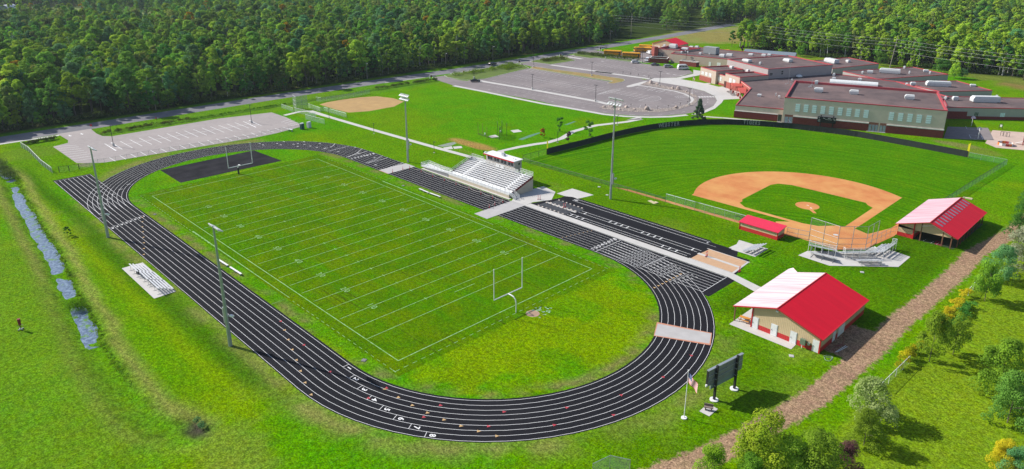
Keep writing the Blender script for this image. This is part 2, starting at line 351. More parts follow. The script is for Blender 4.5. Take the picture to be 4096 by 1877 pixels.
def _attr(nt, g):
    L = nt.links.new; a = nt.nodes.new('ShaderNodeAttribute'); a.attribute_name = 'tone'
    def noise(sc, det):
        n = nt.nodes.new('ShaderNodeTexNoise'); n.inputs['Scale'].default_value = sc; n.inputs['Detail'].default_value = det; n.inputs['Roughness'].default_value = .7; L(g, n.inputs[0]); return n.outputs[0]
    m1 = nt.nodes.new('ShaderNodeMath'); m1.operation = 'MULTIPLY_ADD'; m1.inputs[1].default_value = 1.6; L(noise(.9, 9), m1.inputs[0]); L(a.outputs['Alpha'], m1.inputs[2])
    r = nt.nodes.new('ShaderNodeMapRange'); r.inputs[1].default_value = 1.04; r.inputs[2].default_value = 1.30; L(m1.outputs[0], r.inputs[0])
    d = nt.nodes.new('ShaderNodeMix'); d.data_type = 'RGBA'; L(noise(.7, 7), d.inputs[0]); d.inputs[6].default_value = (.25, .165, .102, 1); d.inputs[7].default_value = (.32, .212, .138, 1)
    m = nt.nodes.new('ShaderNodeMix'); m.data_type = 'RGBA'; L(r.outputs[0], m.inputs[0]); L(a.outputs['Color'], m.inputs[6]); L(d.outputs[2], m.inputs[7]); return m.outputs[2]
grass_nodes(gm, _attr); me.materials.append(gm)
gr = bpy.data.objects.new('ground', me); COL.objects.link(gr); gr['kind'] = 'structure'

# ---- football turf: olive with dark wheel marks along its length
fm = bpy.data.materials.new('football_grass'); fm.use_nodes = True
def _field(nt, g):
    L = nt.links.new
    def nz(stretch, det, lo, hi):
        vm = nt.nodes.new('ShaderNodeVectorMath'); vm.operation = 'MULTIPLY'; vm.inputs[1].default_value = stretch; L(g, vm.inputs[0])
        n = nt.nodes.new('ShaderNodeTexNoise'); n.inputs['Scale'].default_value = 1; n.inputs['Detail'].default_value = det; n.inputs['Roughness'].default_value = .5; L(vm.outputs[0], n.inputs[0])
        r = nt.nodes.new('ShaderNodeMapRange'); r.inputs[1].default_value = lo; r.inputs[2].default_value = hi; L(n.outputs[0], r.inputs[0]); return r.outputs[0]
    def mx(f, a, c):
        m = nt.nodes.new('ShaderNodeMix'); m.data_type = 'RGBA'; L(f, m.inputs[0])
        if isinstance(a, tuple): m.inputs[6].default_value = (*a, 1)
        else: L(a, m.inputs[6])
        m.inputs[7].default_value = (*c, 1); return m.outputs[2]
    c = mx(nz((.09, .09, 0), 3, .38, .62), (.058, .146, .001), (.092, .165, .001))
    c = mx(nz((.03, .25, 0), 2, .45, .7), c, (.060, .170, .001))
    # wheel marks: thin dark lines where a broad mask lets them show
    st = nz((.045, 2.6, 0), 1, .60, .66); pat = nz((.045, .13, 0), 2, .50, .60)
    mu = nt.nodes.new('ShaderNodeMath'); mu.operation = 'MULTIPLY'; L(st, mu.inputs[0]); L(pat, mu.inputs[1]); m2 = nt.nodes.new('ShaderNodeMath'); m2.operation = 'MULTIPLY'; m2.inputs[1].default_value = .62; L(mu.outputs[0], m2.inputs[0])
    return mx(m2.outputs[0], c, (.052, .070, .006))
grass_nodes(fm, _field, .8)
mb = MB(); mb.flat([(-58.5, -27), (58.5, -27), (58.5, 27.2), (-58.5, 27.2)], .006); struct('football_turf', mb, fm)

# ---- baseball outfield with rings of mowing about home plate
HOME = (82.3, 80.6)
om = bpy.data.materials.new('outfield_grass'); om.use_nodes = True
def _out(nt, g):
    L = nt.links.new
    v = nt.nodes.new('ShaderNodeVectorMath'); v.operation = 'DISTANCE'; v.inputs[1].default_value = (78, 70, 0); L(g, v.inputs[0])
    n0 = nt.nodes.new('ShaderNodeTexNoise'); n0.inputs['Scale'].default_value = .04; n0.inputs['Detail'].default_value = 2; L(g, n0.inputs[0])
    ad = nt.nodes.new('ShaderNodeMath'); ad.operation = 'MULTIPLY_ADD'; ad.inputs[1].default_value = 4; L(n0.outputs[0], ad.inputs[0]); L(v.outputs['Value'], ad.inputs[2])
    def ring(scale, lo, hi):
        n = nt.nodes.new('ShaderNodeTexNoise'); n.noise_dimensions = '1D'; n.inputs['Scale'].default_value = scale; n.inputs['Detail'].default_value = 1; L(ad.outputs[0], n.inputs['W'])
        r = nt.nodes.new('ShaderNodeMapRange'); r.inputs[1].default_value = lo; r.inputs[2].default_value = hi; L(n.outputs[0], r.inputs[0]); return r.outputs[0]
    m = nt.nodes.new('ShaderNodeMix'); m.data_type = 'RGBA'; L(ring(.85, .30, .70), m.inputs[0]); m.inputs[6].default_value = (.038, .138, .001, 1); m.inputs[7].default_value = (.070, .198, .001, 1)
    n = nt.nodes.new('ShaderNodeTexNoise'); n.inputs['Scale'].default_value = .06; n.inputs['Detail'].default_value = 3; L(g, n.inputs[0])
    r = nt.nodes.new('ShaderNodeMapRange'); r.inputs[1].default_value = .46; r.inputs[2].default_value = .68; r.inputs[4].default_value = .5; L(n.outputs[0], r.inputs[0])
    m2 = nt.nodes.new('ShaderNodeMix'); m2.data_type = 'RGBA'; L(r.outputs[0], m2.inputs[0]); L(m.outputs[2], m2.inputs[6]); m2.inputs[7].default_value = (.100, .200, .001, 1)
    return m2.outputs[2]
grass_nodes(om, _out, .75)
OF = [(-8.3, 69), (-8.4, 79), (-7.6, 93), (-6.7, 109.7), (-4, 127), (2.4, 143.5), (10.9, 154.5), (23.5, 162.4), (39.3, 168.2), (51.8, 170.8), (70.5, 171), (85.6, 170.6), (96, 170.4), (93.7, 126), (91.8, 100), (91.5, 86), (86, 70.5), (60, 69)]
mb = MB(); mb.flat(OF, .005); struct('outfield_turf', mb, om)

# ---- paved and bare surfaces
asphalt_lot = mat('old_asphalt', (.235, .205, .205), .9, (.185, .165, .168), .5, .5, two=((.29, .255, .25), .05, .6), spec=.08)
asphalt_small = mat('pale_asphalt', (.345, .31, .30), .9, (.29, .26, .255), .6, .5, two=((.40, .355, .34), .06, .6), spec=.08)
asphalt_road = mat('road_asphalt', (.185, .18, .20), .9, (.15, .15, .165), .7, .5, two=((.235, .225, .235), .08, .7), spec=.08)
concrete = mat('concrete', (.53, .51, .49), .85, (.46, .445, .425), .7, .5, two=((.42, .405, .38), .12, .45))
rubber = mat('track_rubber', (.0125, .0125, .0155), .95, (.017, .017, .021), 3, .5, two=((.021, .021, .025), .09, .7), bump=.15, bscale=14, spec=.06)
rubber_bald = mat('worn_rubber', (.009, .009, .011), .95, (.030, .029, .034), .28, .5, stretch=(1, .6, 1), detail=5, spec=.05)
white_paint = mat('white_paint', (.80, .80, .80), .7, (.66, .66, .66), 2.5, .5)
faded_paint = mat('faded_paint', (.62, .61, .60), .8, (.42, .40, .39), 1.2, .5)
field_paint = mat('field_chalk', (.36, .54, .30), .9, (.14, .29, .06), 1.3, .5, spec=0)
orange_paint = mat('orange_paint', (.55, .36, .17), .7); red_paint = mat('red_paint', (.46, .05, .07), .6)
infield_dirt = mat('infield_clay', (.56, .245, .095), .95, (.47, .175, .068), .3, .5, two=((.60, .35, .125), .07, .8), spec=0)
softball_dirt = mat('softball_clay', (.44, .285, .115), .95, (.36, .225, .09), .35, .5, two=((.30, .19, .085), .12, .6))
gravel_dirt = mat('gravel_track', (.30, .205, .15), .95, (.215, .15, .10), 1.2, .5, two=((.15, .135, .055), .35, .6), bump=.3, bscale=4)
pit_sand = mat('pit_sand', (.52, .33, .20), .95, (.44, .27, .16), .9, .5)
play_sand = mat('play_sand', (.55, .42, .35), .95, (.46, .34, .28), .5, .5)
def flat(name, pts, z, m): return struct(name, MB().flat(pts, z), m)

# road that runs past the wood
road = MB(); yy = [-400, -200, -60, -10, 60, 110, 160, 210, 260, 300, 330, 356, 400, 460]; xc = [-148.5, -148.5, -148.8, -149.5, -150.3, -149.3, -147, -147.3, -148.6, -149.2, -150.4, -151.2, -154, -158]
road.ribbon(list(zip(xc, yy)), 10.2, .008); struct('road', road, asphalt_road)
mb = MB(); mb.ribbon([(-143.4, -80), (-143.2, -42), (-142.6, -25)], 1.5, .02); mb.ribbon([(-144.2, 112), (-142.2, 135), (-141.0, 140)], .7, .02)
mb.ribbon([(-141.6, 150), (-141.6, 195)], .7, .02); mb.ribbon([(-141.6, 195), (-140.8, 243)], .6, .02); struct('road_kerb', mb, concrete)

# small car park by the track
LOT1 = [(-127.5, -30.4), (-101.7, -30.1), (-97.6, -25.6), (-96.4, -23.5), (-92.2, 22.3), (-92.6, 30), (-95.4, 42.4), (-112.3, 44.4), (-124, 44.3), (-128.3, 25), (-128.4, -12.2), (-131, -14.6), (-136, -15), (-144.9, -14.4), (-144.9, -25.2), (-141.5, -24.8), (-133, -24.6), (-129.3, -25.6)]
flat('small_car_park', LOT1, .010, asphalt_small)
mk = MB()
def seg(mbx, a, b, w, z): mbx.ribbon([a, b], w, z)
def rows(mbx, first, last, n, w=.13, z=.018):
    for k in range(n):
        t = k/(n-1); a = [first[0][i]+(last[0][i]-first[0][i])*t for i in (0, 1)]; b = [first[1][i]+(last[1][i]-first[1][i])*t for i in (0, 1)]; seg(mbx, a, b, w, z)
rows(mk, (T('21', 1207, 240), T('21', 1330, 305)), (T('21', 2358, 52), T('21', 2500, 108)), 14, .17)
seg(mk, T('21', 1250, 271), T('21', 2540, 62), .13, .019)
rows(mk, (T('21', 1097, 402), T('21', 1158, 440)), (T('21', 2520, 155), T('21', 2590, 186)), 16, .17)
rows(mk, (T('22', 28, 142), T('22', 100, 165)), (T('22', 270, 97), T('22', 340, 122)), 4, .17)
rows(mk, (T('21', 545, 293), T('21', 765, 279)), (T('21', 745, 440), T('21', 958, 405)), 8, .15)
for q in ([('21', 1050, 264), ('21', 1118, 254), ('21', 1228, 321), ('21', 1165, 334)], [('22', -130, 40), ('22', -70, 28), ('22', 55, 85), ('22', 0, 100)]):
    P = [T(*a) for a in q]; mk.ribbon(P, .16, .018, closed=True)
    for k in range(1, 6):
        t = k/6; seg(mk, [P[0][i]+(P[3][i]-P[0][i])*t for i in (0, 1)], [P[1][i]+(P[2][i]-P[1][i])*t for i in (0, 1)], .14, .019)
rows(mk, (T('22', 255, 50), T('22', 350, 15)), (T('22', 350, 82), T('22', 480, 60)), 4, .15)
for q in ((700, 183), (820, 165)):
    c = T('21', *q); mk.poly([(c[0]-1.2, c[1]-.15, .018), (c[0]+.3, c[1]-.15, .018), (c[0]+.3, c[1]+.15, .018), (c[0]-1.2, c[1]+.15, .018)]); mk.poly([(c[0]+.3, c[1]-.55, .018), (c[0]+1.4, c[1], .018), (c[0]+.3, c[1]+.55, .018)])
struct('small_car_park_lines', mk, white_paint)

# big car park and bus loop
ZB = (1940, 200); ZC = (2380, 300); ZD = (2380, 120)
lot2 = [T('12', 2000, 865), T('12', 1790, 800), (-141.6, 139.5), (-141.6, 154), Z(*ZB, 900, 375), Z(*ZB, 900, 240), (-141.4, 200), (-140.8, 243), Z(*ZB, 1740, 105), Z(*ZB, 2300, 165), Z(*ZD, 0, 560), Z(*ZD, 720, 640), Z(*ZD, 1290, 722), Z(*ZD, 1900, 810), Z(*ZD, 1960, 880), Z(*ZD, 1700, 955)]
loop = [Z(*ZC, 1150, 75), Z(*ZC, 1830, 240), Z(*ZC, 2200, 330), Z(*ZC, 2400, 430), Z(*ZC, 2450, 520), Z(*ZC, 2380, 620), Z(*ZC, 2180, 720), Z(*ZC, 1800, 785), Z(*ZC, 1300, 830), Z(*ZC, 800, 822), Z(*ZC, 300, 785), Z(*ZC, 0, 745), Z(*ZB, 1700, 1170), Z(*ZB, 1000, 1010), Z(*ZB, 0, 830)]
flat('car_park', [T('12', 2000, 865), T('12', 1800, 800), T('12', 1790, 775), T('12', 1890, 760), T('12', 1905, 775), T('12', 2050, 806), T('12', 2120, 812)] + [Z(*ZB, 0, 560), Z(*ZB, 900, 373), Z(*ZB, 2560, 640), Z(*ZD, 0, 830), Z(*ZD, 1000, 1000)] + loop, .010, asphalt_lot)
flat('upper_car_park', [Z(*ZB, 900, 235), (-142.3, 196), (-141.6, 240), Z(*ZB, 1740, 105), Z(*ZB, 2110, 165), Z(*ZD, 0, 560), Z(*ZD, 720, 640), Z(*ZD, 1290, 722), Z(*ZD, 1900, 810), Z(*ZD, 1975, 870), Z(*ZD, 1640, 958), Z(*ZD, 1190, 968), Z(*ZC, 1100, 110), Z(*ZC, 1150, 75), Z(*ZC, 600, 80), Z(*ZC, 0, 0), Z(*ZB, 1400, 440), Z(*ZB, 900, 330), Z(*ZB, 780, 300), Z(*ZB, 640, 285)], .012, asphalt_lot)
flat('bus_yard', [(-144.4, 258), (-140.5, 252), Z(*ZD, 0, 480), Z(*ZD, 520, 575), Z(*ZD, 900, 620), Z(*ZD, 960, 660), (-90, 254), (-86, 275), (-98, 300), (-114, 300), Z(*ZD, 700, 440), Z(*ZD, 480, 470), Z(*ZD, 140, 430), (-143, 268)], .009, asphalt_lot)
# islands (raised beds with a kerb round them)
def island(name, pts, m, kerb=.22, h=.13):
    MBk = MB(); inn = inset(pts, kerb); n = len(inn); P = ccw(pts)
    MBk.prism(P, 0, h, top=False)
    for i in range(n):
        j = (i+1) % n; MBk.poly([(*P[i], h), (*P[j], h), (*inn[j], h), (*inn[i], h)])
    struct(name+'_kerb', MBk, concrete); struct(name, MB().flat(inn, h-.02), m)
bed_grass = mat('bed_grass', (.075, .15, .012), .95, (.13, .16, .03), .8, .5, two=((.05, .085, .015), .25, .7), bump=.5, bscale=2)
dry_bed = mat('dry_bed', (.34, .22, .085), .95, (.23, .18, .06), .6, .5, two=((.12, .17, .03), .12, .6), bump=.4, bscale=2)
island('median_bed', [Z(*ZB, 900, 372), Z(*ZB, 980, 335), Z(*ZB, 1400, 395), Z(*ZB, 2560, 545), Z(*ZD, 0, 905), Z(*ZD, 560, 985), Z(*ZD, 610, 1015), Z(*ZD, 560, 1045), Z(*ZD, 380, 1082), Z(*ZD, 260, 1078), Z(*ZD, 250, 1068), Z(*ZD, 350, 1030), Z(*ZD, 0, 975), Z(*ZB, 2560, 630)], dry_bed)
island('entry_bed', [Z(*ZB, 905, 240), Z(*ZB, 980, 215), Z(*ZB, 1500, 110), Z(*ZB, 1640, 150), Z(*ZB, 1830, 215), Z(*ZB, 1320, 295)], bed_grass)
island('splitter_island', [Z(*ZB, 1650, 140), Z(*ZB, 1720, 138), Z(*ZB, 1990, 185), Z(*ZB, 1930, 192), Z(*ZB, 1700, 155)], concrete)
island('bus_bed', [Z(*ZB, 1750, 105), Z(*ZB, 1880, 62), Z(*ZB, 2250, 100), Z(*ZD, 120, 520), Z(*ZD, 520, 585), Z(*ZD, 900, 630), Z(*ZD, 940, 655), Z(*ZD, 700, 632), Z(*ZD, 0, 560), Z(*ZB, 2120, 172), Z(*ZB, 1800, 125)], bed_grass)
island('left_bed', [T('12', 1890, 762), T('12', 2200, 705), (-141.8, 192), Z(*ZB, 760, 300), Z(*ZB, 890, 370), T('12', 2300, 795), T('12', 2140, 806), T('12', 2050, 800), T('12', 1920, 778)], bed_grass)
# pale pavements
pv = MB()
pv.ribbon([T('12', 1985, 862), Z(*ZB, 0, 843), Z(*ZB, 560, 960), Z(*ZB, 1180, 1085), Z(*ZB, 1780, 1185), Z(*ZC, 200, 795), Z(*ZC, 620, 835), Z(*ZC, 1100, 850), Z(*ZC, 1500, 840), Z(*ZC, 1850, 805)], 2.2, .03)
pv.ribbon([T('12', 2250, 812), Z(*ZB, 0, 640), Z(*ZB, 950, 800), Z(*ZB, 2250, 1035), Z(*ZC, 300, 598)], 2.6, .03)
pv.ribbon([Z(*ZB, 1330, 303), Z(*ZB, 2560, 475), Z(*ZD, 0, 835), Z(*ZD, 1100, 985)], 2.6, .034)
pv.flat([Z(*ZC, 625, 232), Z(*ZC, 660, 215), Z(*ZC, 960, 135), Z(*ZC, 1060, 125), Z(*ZC, 940, 190), Z(*ZC, 865, 212), Z(*ZC, 740, 242), Z(*ZC, 650, 250)], .036)
pv.ribbon([Z(*ZC, 850, 208), Z(*ZC, 1100, 242), Z(*ZC, 1350, 285), Z(*ZC, 1600, 328), Z(*ZC, 1800, 385), Z(*ZC, 1940, 460), Z(*ZC, 1965, 520), Z(*ZC, 1930, 560), Z(*ZC, 1880, 595)], 1.3, .038)
pv.flat([Z(*ZC, 1080, 110), Z(*ZC, 1190, 65), Z(*ZC, 1640, 58), Z(*ZC, 1975, -20), Z(*ZD, 1975, 805), Z(*ZD, 2125, 825), Z(*ZC, 2105, 5), Z(*ZC, 1715, 85), Z(*ZC, 2200, 170), Z(*ZC, 2380, 160), Z(*ZC, 2270, 185), Z(*ZC, 2480, 240), Z(*ZC, 2571, 236), Z(2780, 220, 600, 640), Z(2780, 220, 700, 660), Z(2780, 220, 870, 700), Z(2780, 220, 960, 880), Z(2780, 220, 575, 900), Z(2780, 220, 540, 960), Z(2780, 220, 400, 1080), Z(2780, 220, 190, 1165), Z(*ZC, 1990, 800), Z(*ZC, 1930, 795), Z(*ZC, 2180, 725), Z(*ZC, 2380, 625), Z(*ZC, 2452, 520), Z(*ZC, 2400, 428), Z(*ZC, 2200, 328), Z(*ZC, 1830, 238), Z(*ZC, 1180, 130)], .040)
# path from the small car park to the stand, and from the stand to the bus loop
pv.ribbon([(-115.8, 45.4), (-117.4, 53), (-115.4, 56.2), (-100.5, 56.5), (-71.8, 57.3), (-39.7, 58.7), (-17.5, 60.2), (-4, 60.2)], 2.0, .028)
A1 = lambda x, y: G(1880+x/3.06, 440+y/3.06)
pv.ribbon([(-8, 59.5), A1(375, 505), A1(600, 455), A1(800, 420), A1(950, 400), A1(1120, 350), A1(1260, 265), A1(1350, 240), A1(1440, 215), T('23', 850, 80), T('23', 1150, 45), T('23', 1300, 15), Z(*ZC, 760, 900), Z(*ZC, 900, 858)], 2.1, .027)
pv.ribbon([Z(*ZC, 2150, 835), Z(*ZC, 2571, 865), Z(2890, 370, 0, 512), Z(2890, 370, 1050, 600), Z(2890, 370, 1400, 640)], 1.6, .026)
# pavements by the track, stand and pits
pv.flat([(-24.4, 41.3), (13, 41.2), (13, 42.2), (-24.4, 42.2)], .034)
pv.flat([(13, 43.2), (14.3, 40.9), (19.0, 40.9), (18.8, 44.2), (21, 49), (17.5, 54.4), (12, 55.5), (11, 46), (12.5, 43.2)], .032)
pv.flat([(19.0, 40.95), (76.6, 40.95), (83.1, 39.0), (89.6, 40.6), (89.4, 43), (83, 41.6), (76.6, 43.15), (19.0, 43.15)], .033)
pv.flat([T('23', 450, 765), T('23', 605, 715), T('23', 820, 780), T('23', 740, 800), T('23', 630, 825)], .033)
pv.flat([T('33', 2165, 135), T('33', 2255, 95), T('33', 2280, 52), T('33', 2571, 140), T('33', 2440, 222)], .033)
pv.flat([(-13.0, -44.8), (5.4, -44.8), (5.3, -40.7), (-13.0, -40.7)], .03)
pv.flat([(81.6, 61.3), (88.5, 60.9), (98.8, 70.6), (98.8, 77.7), (95.5, 78.4), (91.1, 77.6), (90.8, 73.4), (86.7, 69.4), (82, 65)], .03)
pv.flat([(86.2, 24.2), (97.6, 24.1), (97.5, 26.1), (89.3, 26.2), (89.3, 45), (86.2, 45.5)], .04)
pv.flat([T('43', 1880, 600), T('43', 1970, 523), T('43', 2068, 578), T('43', 1980, 652)], .04)
pv.flat([T('22', 1880, 305), T('22', 1965, 290), T('22', 1980, 318), T('22', 1893, 323)], .03); pv.flat([T('22', 1978, 295), T('22', 2060, 288), T('22', 2077, 308), T('22', 1990, 317)], .03)
pv.flat([A1(495, 252), A1(590, 240), A1(640, 266), A1(535, 280)], .03); pv.flat([A1(225, 322), A1(310, 305), A1(355, 330), A1(265, 345)], .03)
pv.flat([Z(3402, 400, 310, 632), Z(3402, 400, 345, 612), Z(3402, 400, 705, 652), Z(3402, 400, 700, 668)], .1); pv.flat([Z(2890, 370, 1080, 610), Z(2890, 370, 1095, 590), Z(2890, 370, 1420, 622), Z(2890, 370, 1410, 640)], .1)
struct('pavement', pv, concrete)
# crossing mats laid on the track
mat_felt = mat('mat_felt', (.44, .425, .42), .95, (.37, .355, .35), .5, .5)
mt = MB()
for q in ([(-31.8, 31.4), (-27.0, 31.3), (-27.2, 41.15), (-31.8, 41.2)], [(14.4, 27.9), (19.2, 27.8), (19.1, 41.2), (14.3, 41.2)], [(77.1, 15.5), (85.7, 19.2), (87.4, 15.8), (79.2, 11.5)]): mt.prism(q, .012, .05)
struct('crossing_mat', mt, mat_felt)
mt = MB(); P = [(77.1, 15.5), (85.7, 19.2), (87.4, 15.8), (79.2, 11.5)]; mt.ribbon(P, .22, .054, closed=True); mt.ribbon([(-31.8, 31.4), (-27.0, 31.3)], .22, .054); struct('crossing_mat_edge', mt, mat('mat_edge', (.55, .25, .16), .9))
# baseball skin
arc = lambda cx, cy, r, a0, a1, n=28: [(cx+r*math.cos(math.radians(a0+(a1-a0)*i/n)), cy+r*math.sin(math.radians(a0+(a1-a0)*i/n))) for i in range(n+1)]
flat('infield_dirt', [(44.4, 78.6), (56, 78.8), (78, 78.9), (84, 78.9), (84.3, 90), (84.4, 117)] + arc(69, 93, 28, 57, 208, 34), .010, infield_dirt)
flat('infield_turf', [(56.4, 82.2), (56.4, 83.6), (55.6, 85), (55.2, 101.5), (56.2, 104), (59.5, 105.6), (79.2, 105.6), (80.2, 104.2), (81.9, 103), (82.0, 85.3), (79.6, 82.6), (77.6, 80.0), (66, 80.2), (58.9, 80.3)], .015, om)
flat('mound', arc(69.6, 92.6, 2.9, 0, 350, 26), .02, infield_dirt); flat('mound_lip', [(71, 90.3), (71.8, 90.9), (73.6, 89), (73.0, 88.5)], .019, infield_dirt)
flat('home_dirt', [(78, 70.6), (86.3, 70.1), (90.6, 74.8), (91, 79.8), (88.5, 84), (84.6, 85.4), (80.6, 84.6), (77.5, 81), (72, 79.4), (69, 76.5), (72.5, 71.5)], .016, infield_dirt)
flat('warning_track', [(26, 68.9), (66, 69.2), (78, 70.6), (74, 73.4), (65, 70.6), (45, 70.4), (30, 70.1)], .012, infield_dirt); flat('warning_track_right', [(90.4, 78), (91.2, 80), (92.2, 87), (92.6, 104), (90.6, 104), (90.0, 92), (87.5, 84)], .012, infield_dirt)
pl = MB(); pl.box((69.6, 92.9, .03), (.6, .15, .04)); pl.box((71, 91.6, .03), (.5, .4, .01)); struct('pitching_plate', pl, white_paint)
flat('home_plate_chalk', arc(*T('34', 680, 0), .55, 0, 340, 10), .024, faded_paint)
flat('softball_dirt', [(-123.6, 65.2), (-125.4, 70), (-125.6, 77.7), (-124.2, 85.5), (-120.9, 91.7), (-112.5, 94.3), (-104, 93.6), (-99, 85), (-99, 73), (-102.6, 65.8), (-111, 65.0)], .010, softball_dirt)
# playground
flat('court', [(73.3, 190.6), (86.1, 200.4), (80, 218.6), (69.2, 210.2)], .02, asphalt_lot); flat('play_sand', [(85, 194), (89, 190.2), (98, 194), (112, 204), (108, 226), (94, 222), (82, 216)], .012, play_sand)
mb = MB()
KC = lambda x, y: G(3700+x/6.48, 420+y/6.48)
mb.ribbon([KC(1145, 775), KC(1190, 865), KC(1345, 900)], .12, .03); mb.ribbon([KC(1145, 775), KC(1460, 805), KC(1500, 895)], .12, .03); mb.ribbon([KC(1050, 555), KC(1090, 625), KC(1280, 640)], .12, .03); struct('court_lines', mb, white_paint)
# brown patches beside the throwing circles, and puddles
flat('puddle', [A1(590, 360), A1(640, 370), A1(760, 325), A1(860, 285), A1(850, 275), A1(720, 310)], .012, mat('puddle', (.10, .22, .14), .25, (.07, .2, .04), .8, .5)); flat('puddle_far', [T('23', 520, 75), T('23', 560, 75), T('23', 650, 40), T('23', 620, 40)], .012, MATS['puddle'])
flat('stone_patch', [T('22', 1820, 285), T('22', 1990, 245), T('22', 2015, 260), T('22', 1960, 285), T('22', 1880, 297)], .011, mat('stone_patch', (.27, .29, .30), .9, (.15, .2, .1), 1, .5))
# water in the ditch
wm = bpy.data.materials.new('ditch_water'); wm.use_nodes = True; nt = wm.node_tree; b = nt.nodes['Principled BSDF']; L = nt.links.new
g = nt.nodes.new('ShaderNodeNewGeometry'); n = nt.nodes.new('ShaderNodeTexNoise'); n.inputs['Scale'].default_value = 1.6; n.inputs['Detail'].default_value = 6; n.inputs['Roughness'].default_value = .7; L(g.outputs['Position'], n.inputs[0])
r = nt.nodes.new('ShaderNodeMapRange'); r.inputs[1].default_value = .44; r.inputs[2].default_value = .60; L(n.outputs[0], r.inputs[0])
cm = nt.nodes.new('ShaderNodeMix'); cm.data_type = 'RGBA'; cm.inputs[6].default_value = (.06, .10, .17, 1); cm.inputs[7].default_value = (.19, .26, .36, 1); L(r.outputs[0], cm.inputs[0])
n2_ = nt.nodes.new('ShaderNodeTexNoise'); n2_.inputs['Scale'].default_value = .55; n2_.inputs['Detail'].default_value = 7; n2_.inputs['Roughness'].default_value = .7; L(g.outputs['Position'], n2_.inputs[0]); r2_ = nt.nodes.new('ShaderNodeMapRange'); r2_.inputs[1].default_value = .56; r2_.inputs[2].default_value = .62; L(n2_.outputs[0], r2_.inputs[0])
cw = nt.nodes.new('ShaderNodeMix'); cw.data_type = 'RGBA'; L(r2_.outputs[0], cw.inputs[0]); L(cm.outputs[2], cw.inputs[6]); cw.inputs[7].default_value = (.085, .21, .01, 1); L(cw.outputs[2], b.inputs['Base Color'])
b.inputs['Roughness'].default_value = .3; b.inputs['Specular IOR Level'].default_value = .35
bp = nt.nodes.new('ShaderNodeBump'); bp.inputs['Strength'].default_value = .15; L(n.outputs[0], bp.inputs['Height']); L(bp.outputs[0], b.inputs['Normal'])
mb = MB(); mb.ribbon([(-130, -47.2)] + DITCH[1:9] + [(15.5, -58)], 5.0, -.545); struct('ditch_water', mb, wm)
# ================================================================== RUNNING TRACK
CX, CY, RI, LW = 50.55, .55, 31.15, 1.128        # curve centres, lane 1 inner line, lane width
def oval(R, n=40):
    """closed loop round the track at radius R, counter-clockwise from the near straight"""
    p = [(-CX + 2*CX*i/12, CY-R) for i in range(12)]
    p += [(CX+R*math.sin(math.pi*i/n), CY-R*math.cos(math.pi*i/n)) for i in range(n+1)]
    p += [(CX - 2*CX*i/12, CY+R) for i in range(1, 12)]
    p += [(-CX-R*math.sin(math.pi*i/n), CY+R*math.cos(math.pi*i/n)) for i in range(n)]
    return p
def ring(mb, r0, r1, z, mi=0):
    a, b = oval(r0), oval(r1); n = len(a)
    for i in range(n):
        j = (i+1) % n; mb.poly([(*a[i], z), (*b[i], z), (*b[j], z), (*a[j], z)], mi)
RO = RI + 8*LW
tr = MB(); ring(tr, RI-.45, RO+.22, .014)
tr.flat([(-87.6, CY-RO-.2), (-49, CY-RO-.2), (-49, CY-RI+.3), (-87.2, CY-RI+.3)], .0125)
tr.flat([(49, CY+RI-.2), (78.2, CY+RI-.9), (78.3, CY+RO+.2), (49, CY+RO+.2)], .0125)
struct('running_track', tr, rubber)
dz = MB(); dz.flat([(-76.8, -14.6), (-60.8, -14.8), (-60.6, 15.6), (-77.6, 14.7)], .013); struct('high_jump_apron', dz, rubber_bald)
# jumps area beside the far straight
ja = MB(); ja.flat([(19.0, 43.15), (77, 43.15), (75.6, 51.6), (72.6, 51.5), (71.5, 54.0), (64.6, 54.3), (64.6, 55), (22.4, 55), (20.8, 49.2)], .0135); struct('jump_runway_surface', ja, rubber)
LZ = .024
ln = MB()
for k in range(9): ring(ln, RI+k*LW-.03, RI+k*LW+.03, LZ)
for k in range(9):
    y = CY-RI-k*LW; seg(ln, (-86.4, y), (-49, y), .075, LZ-.003)
    y = CY+RI+k*LW; seg(ln, (49, y), (76.3, y), .075, LZ-.003)
seg(ln, (-86.4, CY-RI), (-86.4, CY-RO), .08, LZ+.001); seg(ln, (76.3, CY+RI), (76.3, CY+RO), .09, LZ+.001)
seg(ln, (49.9, CY+RI), (49.9, CY+RO), .1, LZ+.002); seg(ln, (61.6, CY+RI+1), (62.1, CY+RO-.1), .1, LZ+.002)
# curved break and start strokes near the home straight
for st in ([('22', 745, 302), ('22', 775, 285), ('22', 792, 264)], [('22', 925, 400), ('22', 1010, 360), ('22', 1065, 315)], [('22', 1100, 460), ('22', 1200, 425), ('22', 1272, 385)], [('22', 1120, 462), ('22', 1322, 405)], [('22', 1330, 505), ('22', 1420, 480), ('22', 1478, 455)], [('22', 905, 398), ('22', 1120, 340)], [('22', 720, 340), ('22', 935, 290)], [('22', 660, 322), ('22', 720, 306)]):
    ln.ribbon([T(*q) for q in st], .13, LZ+.003)
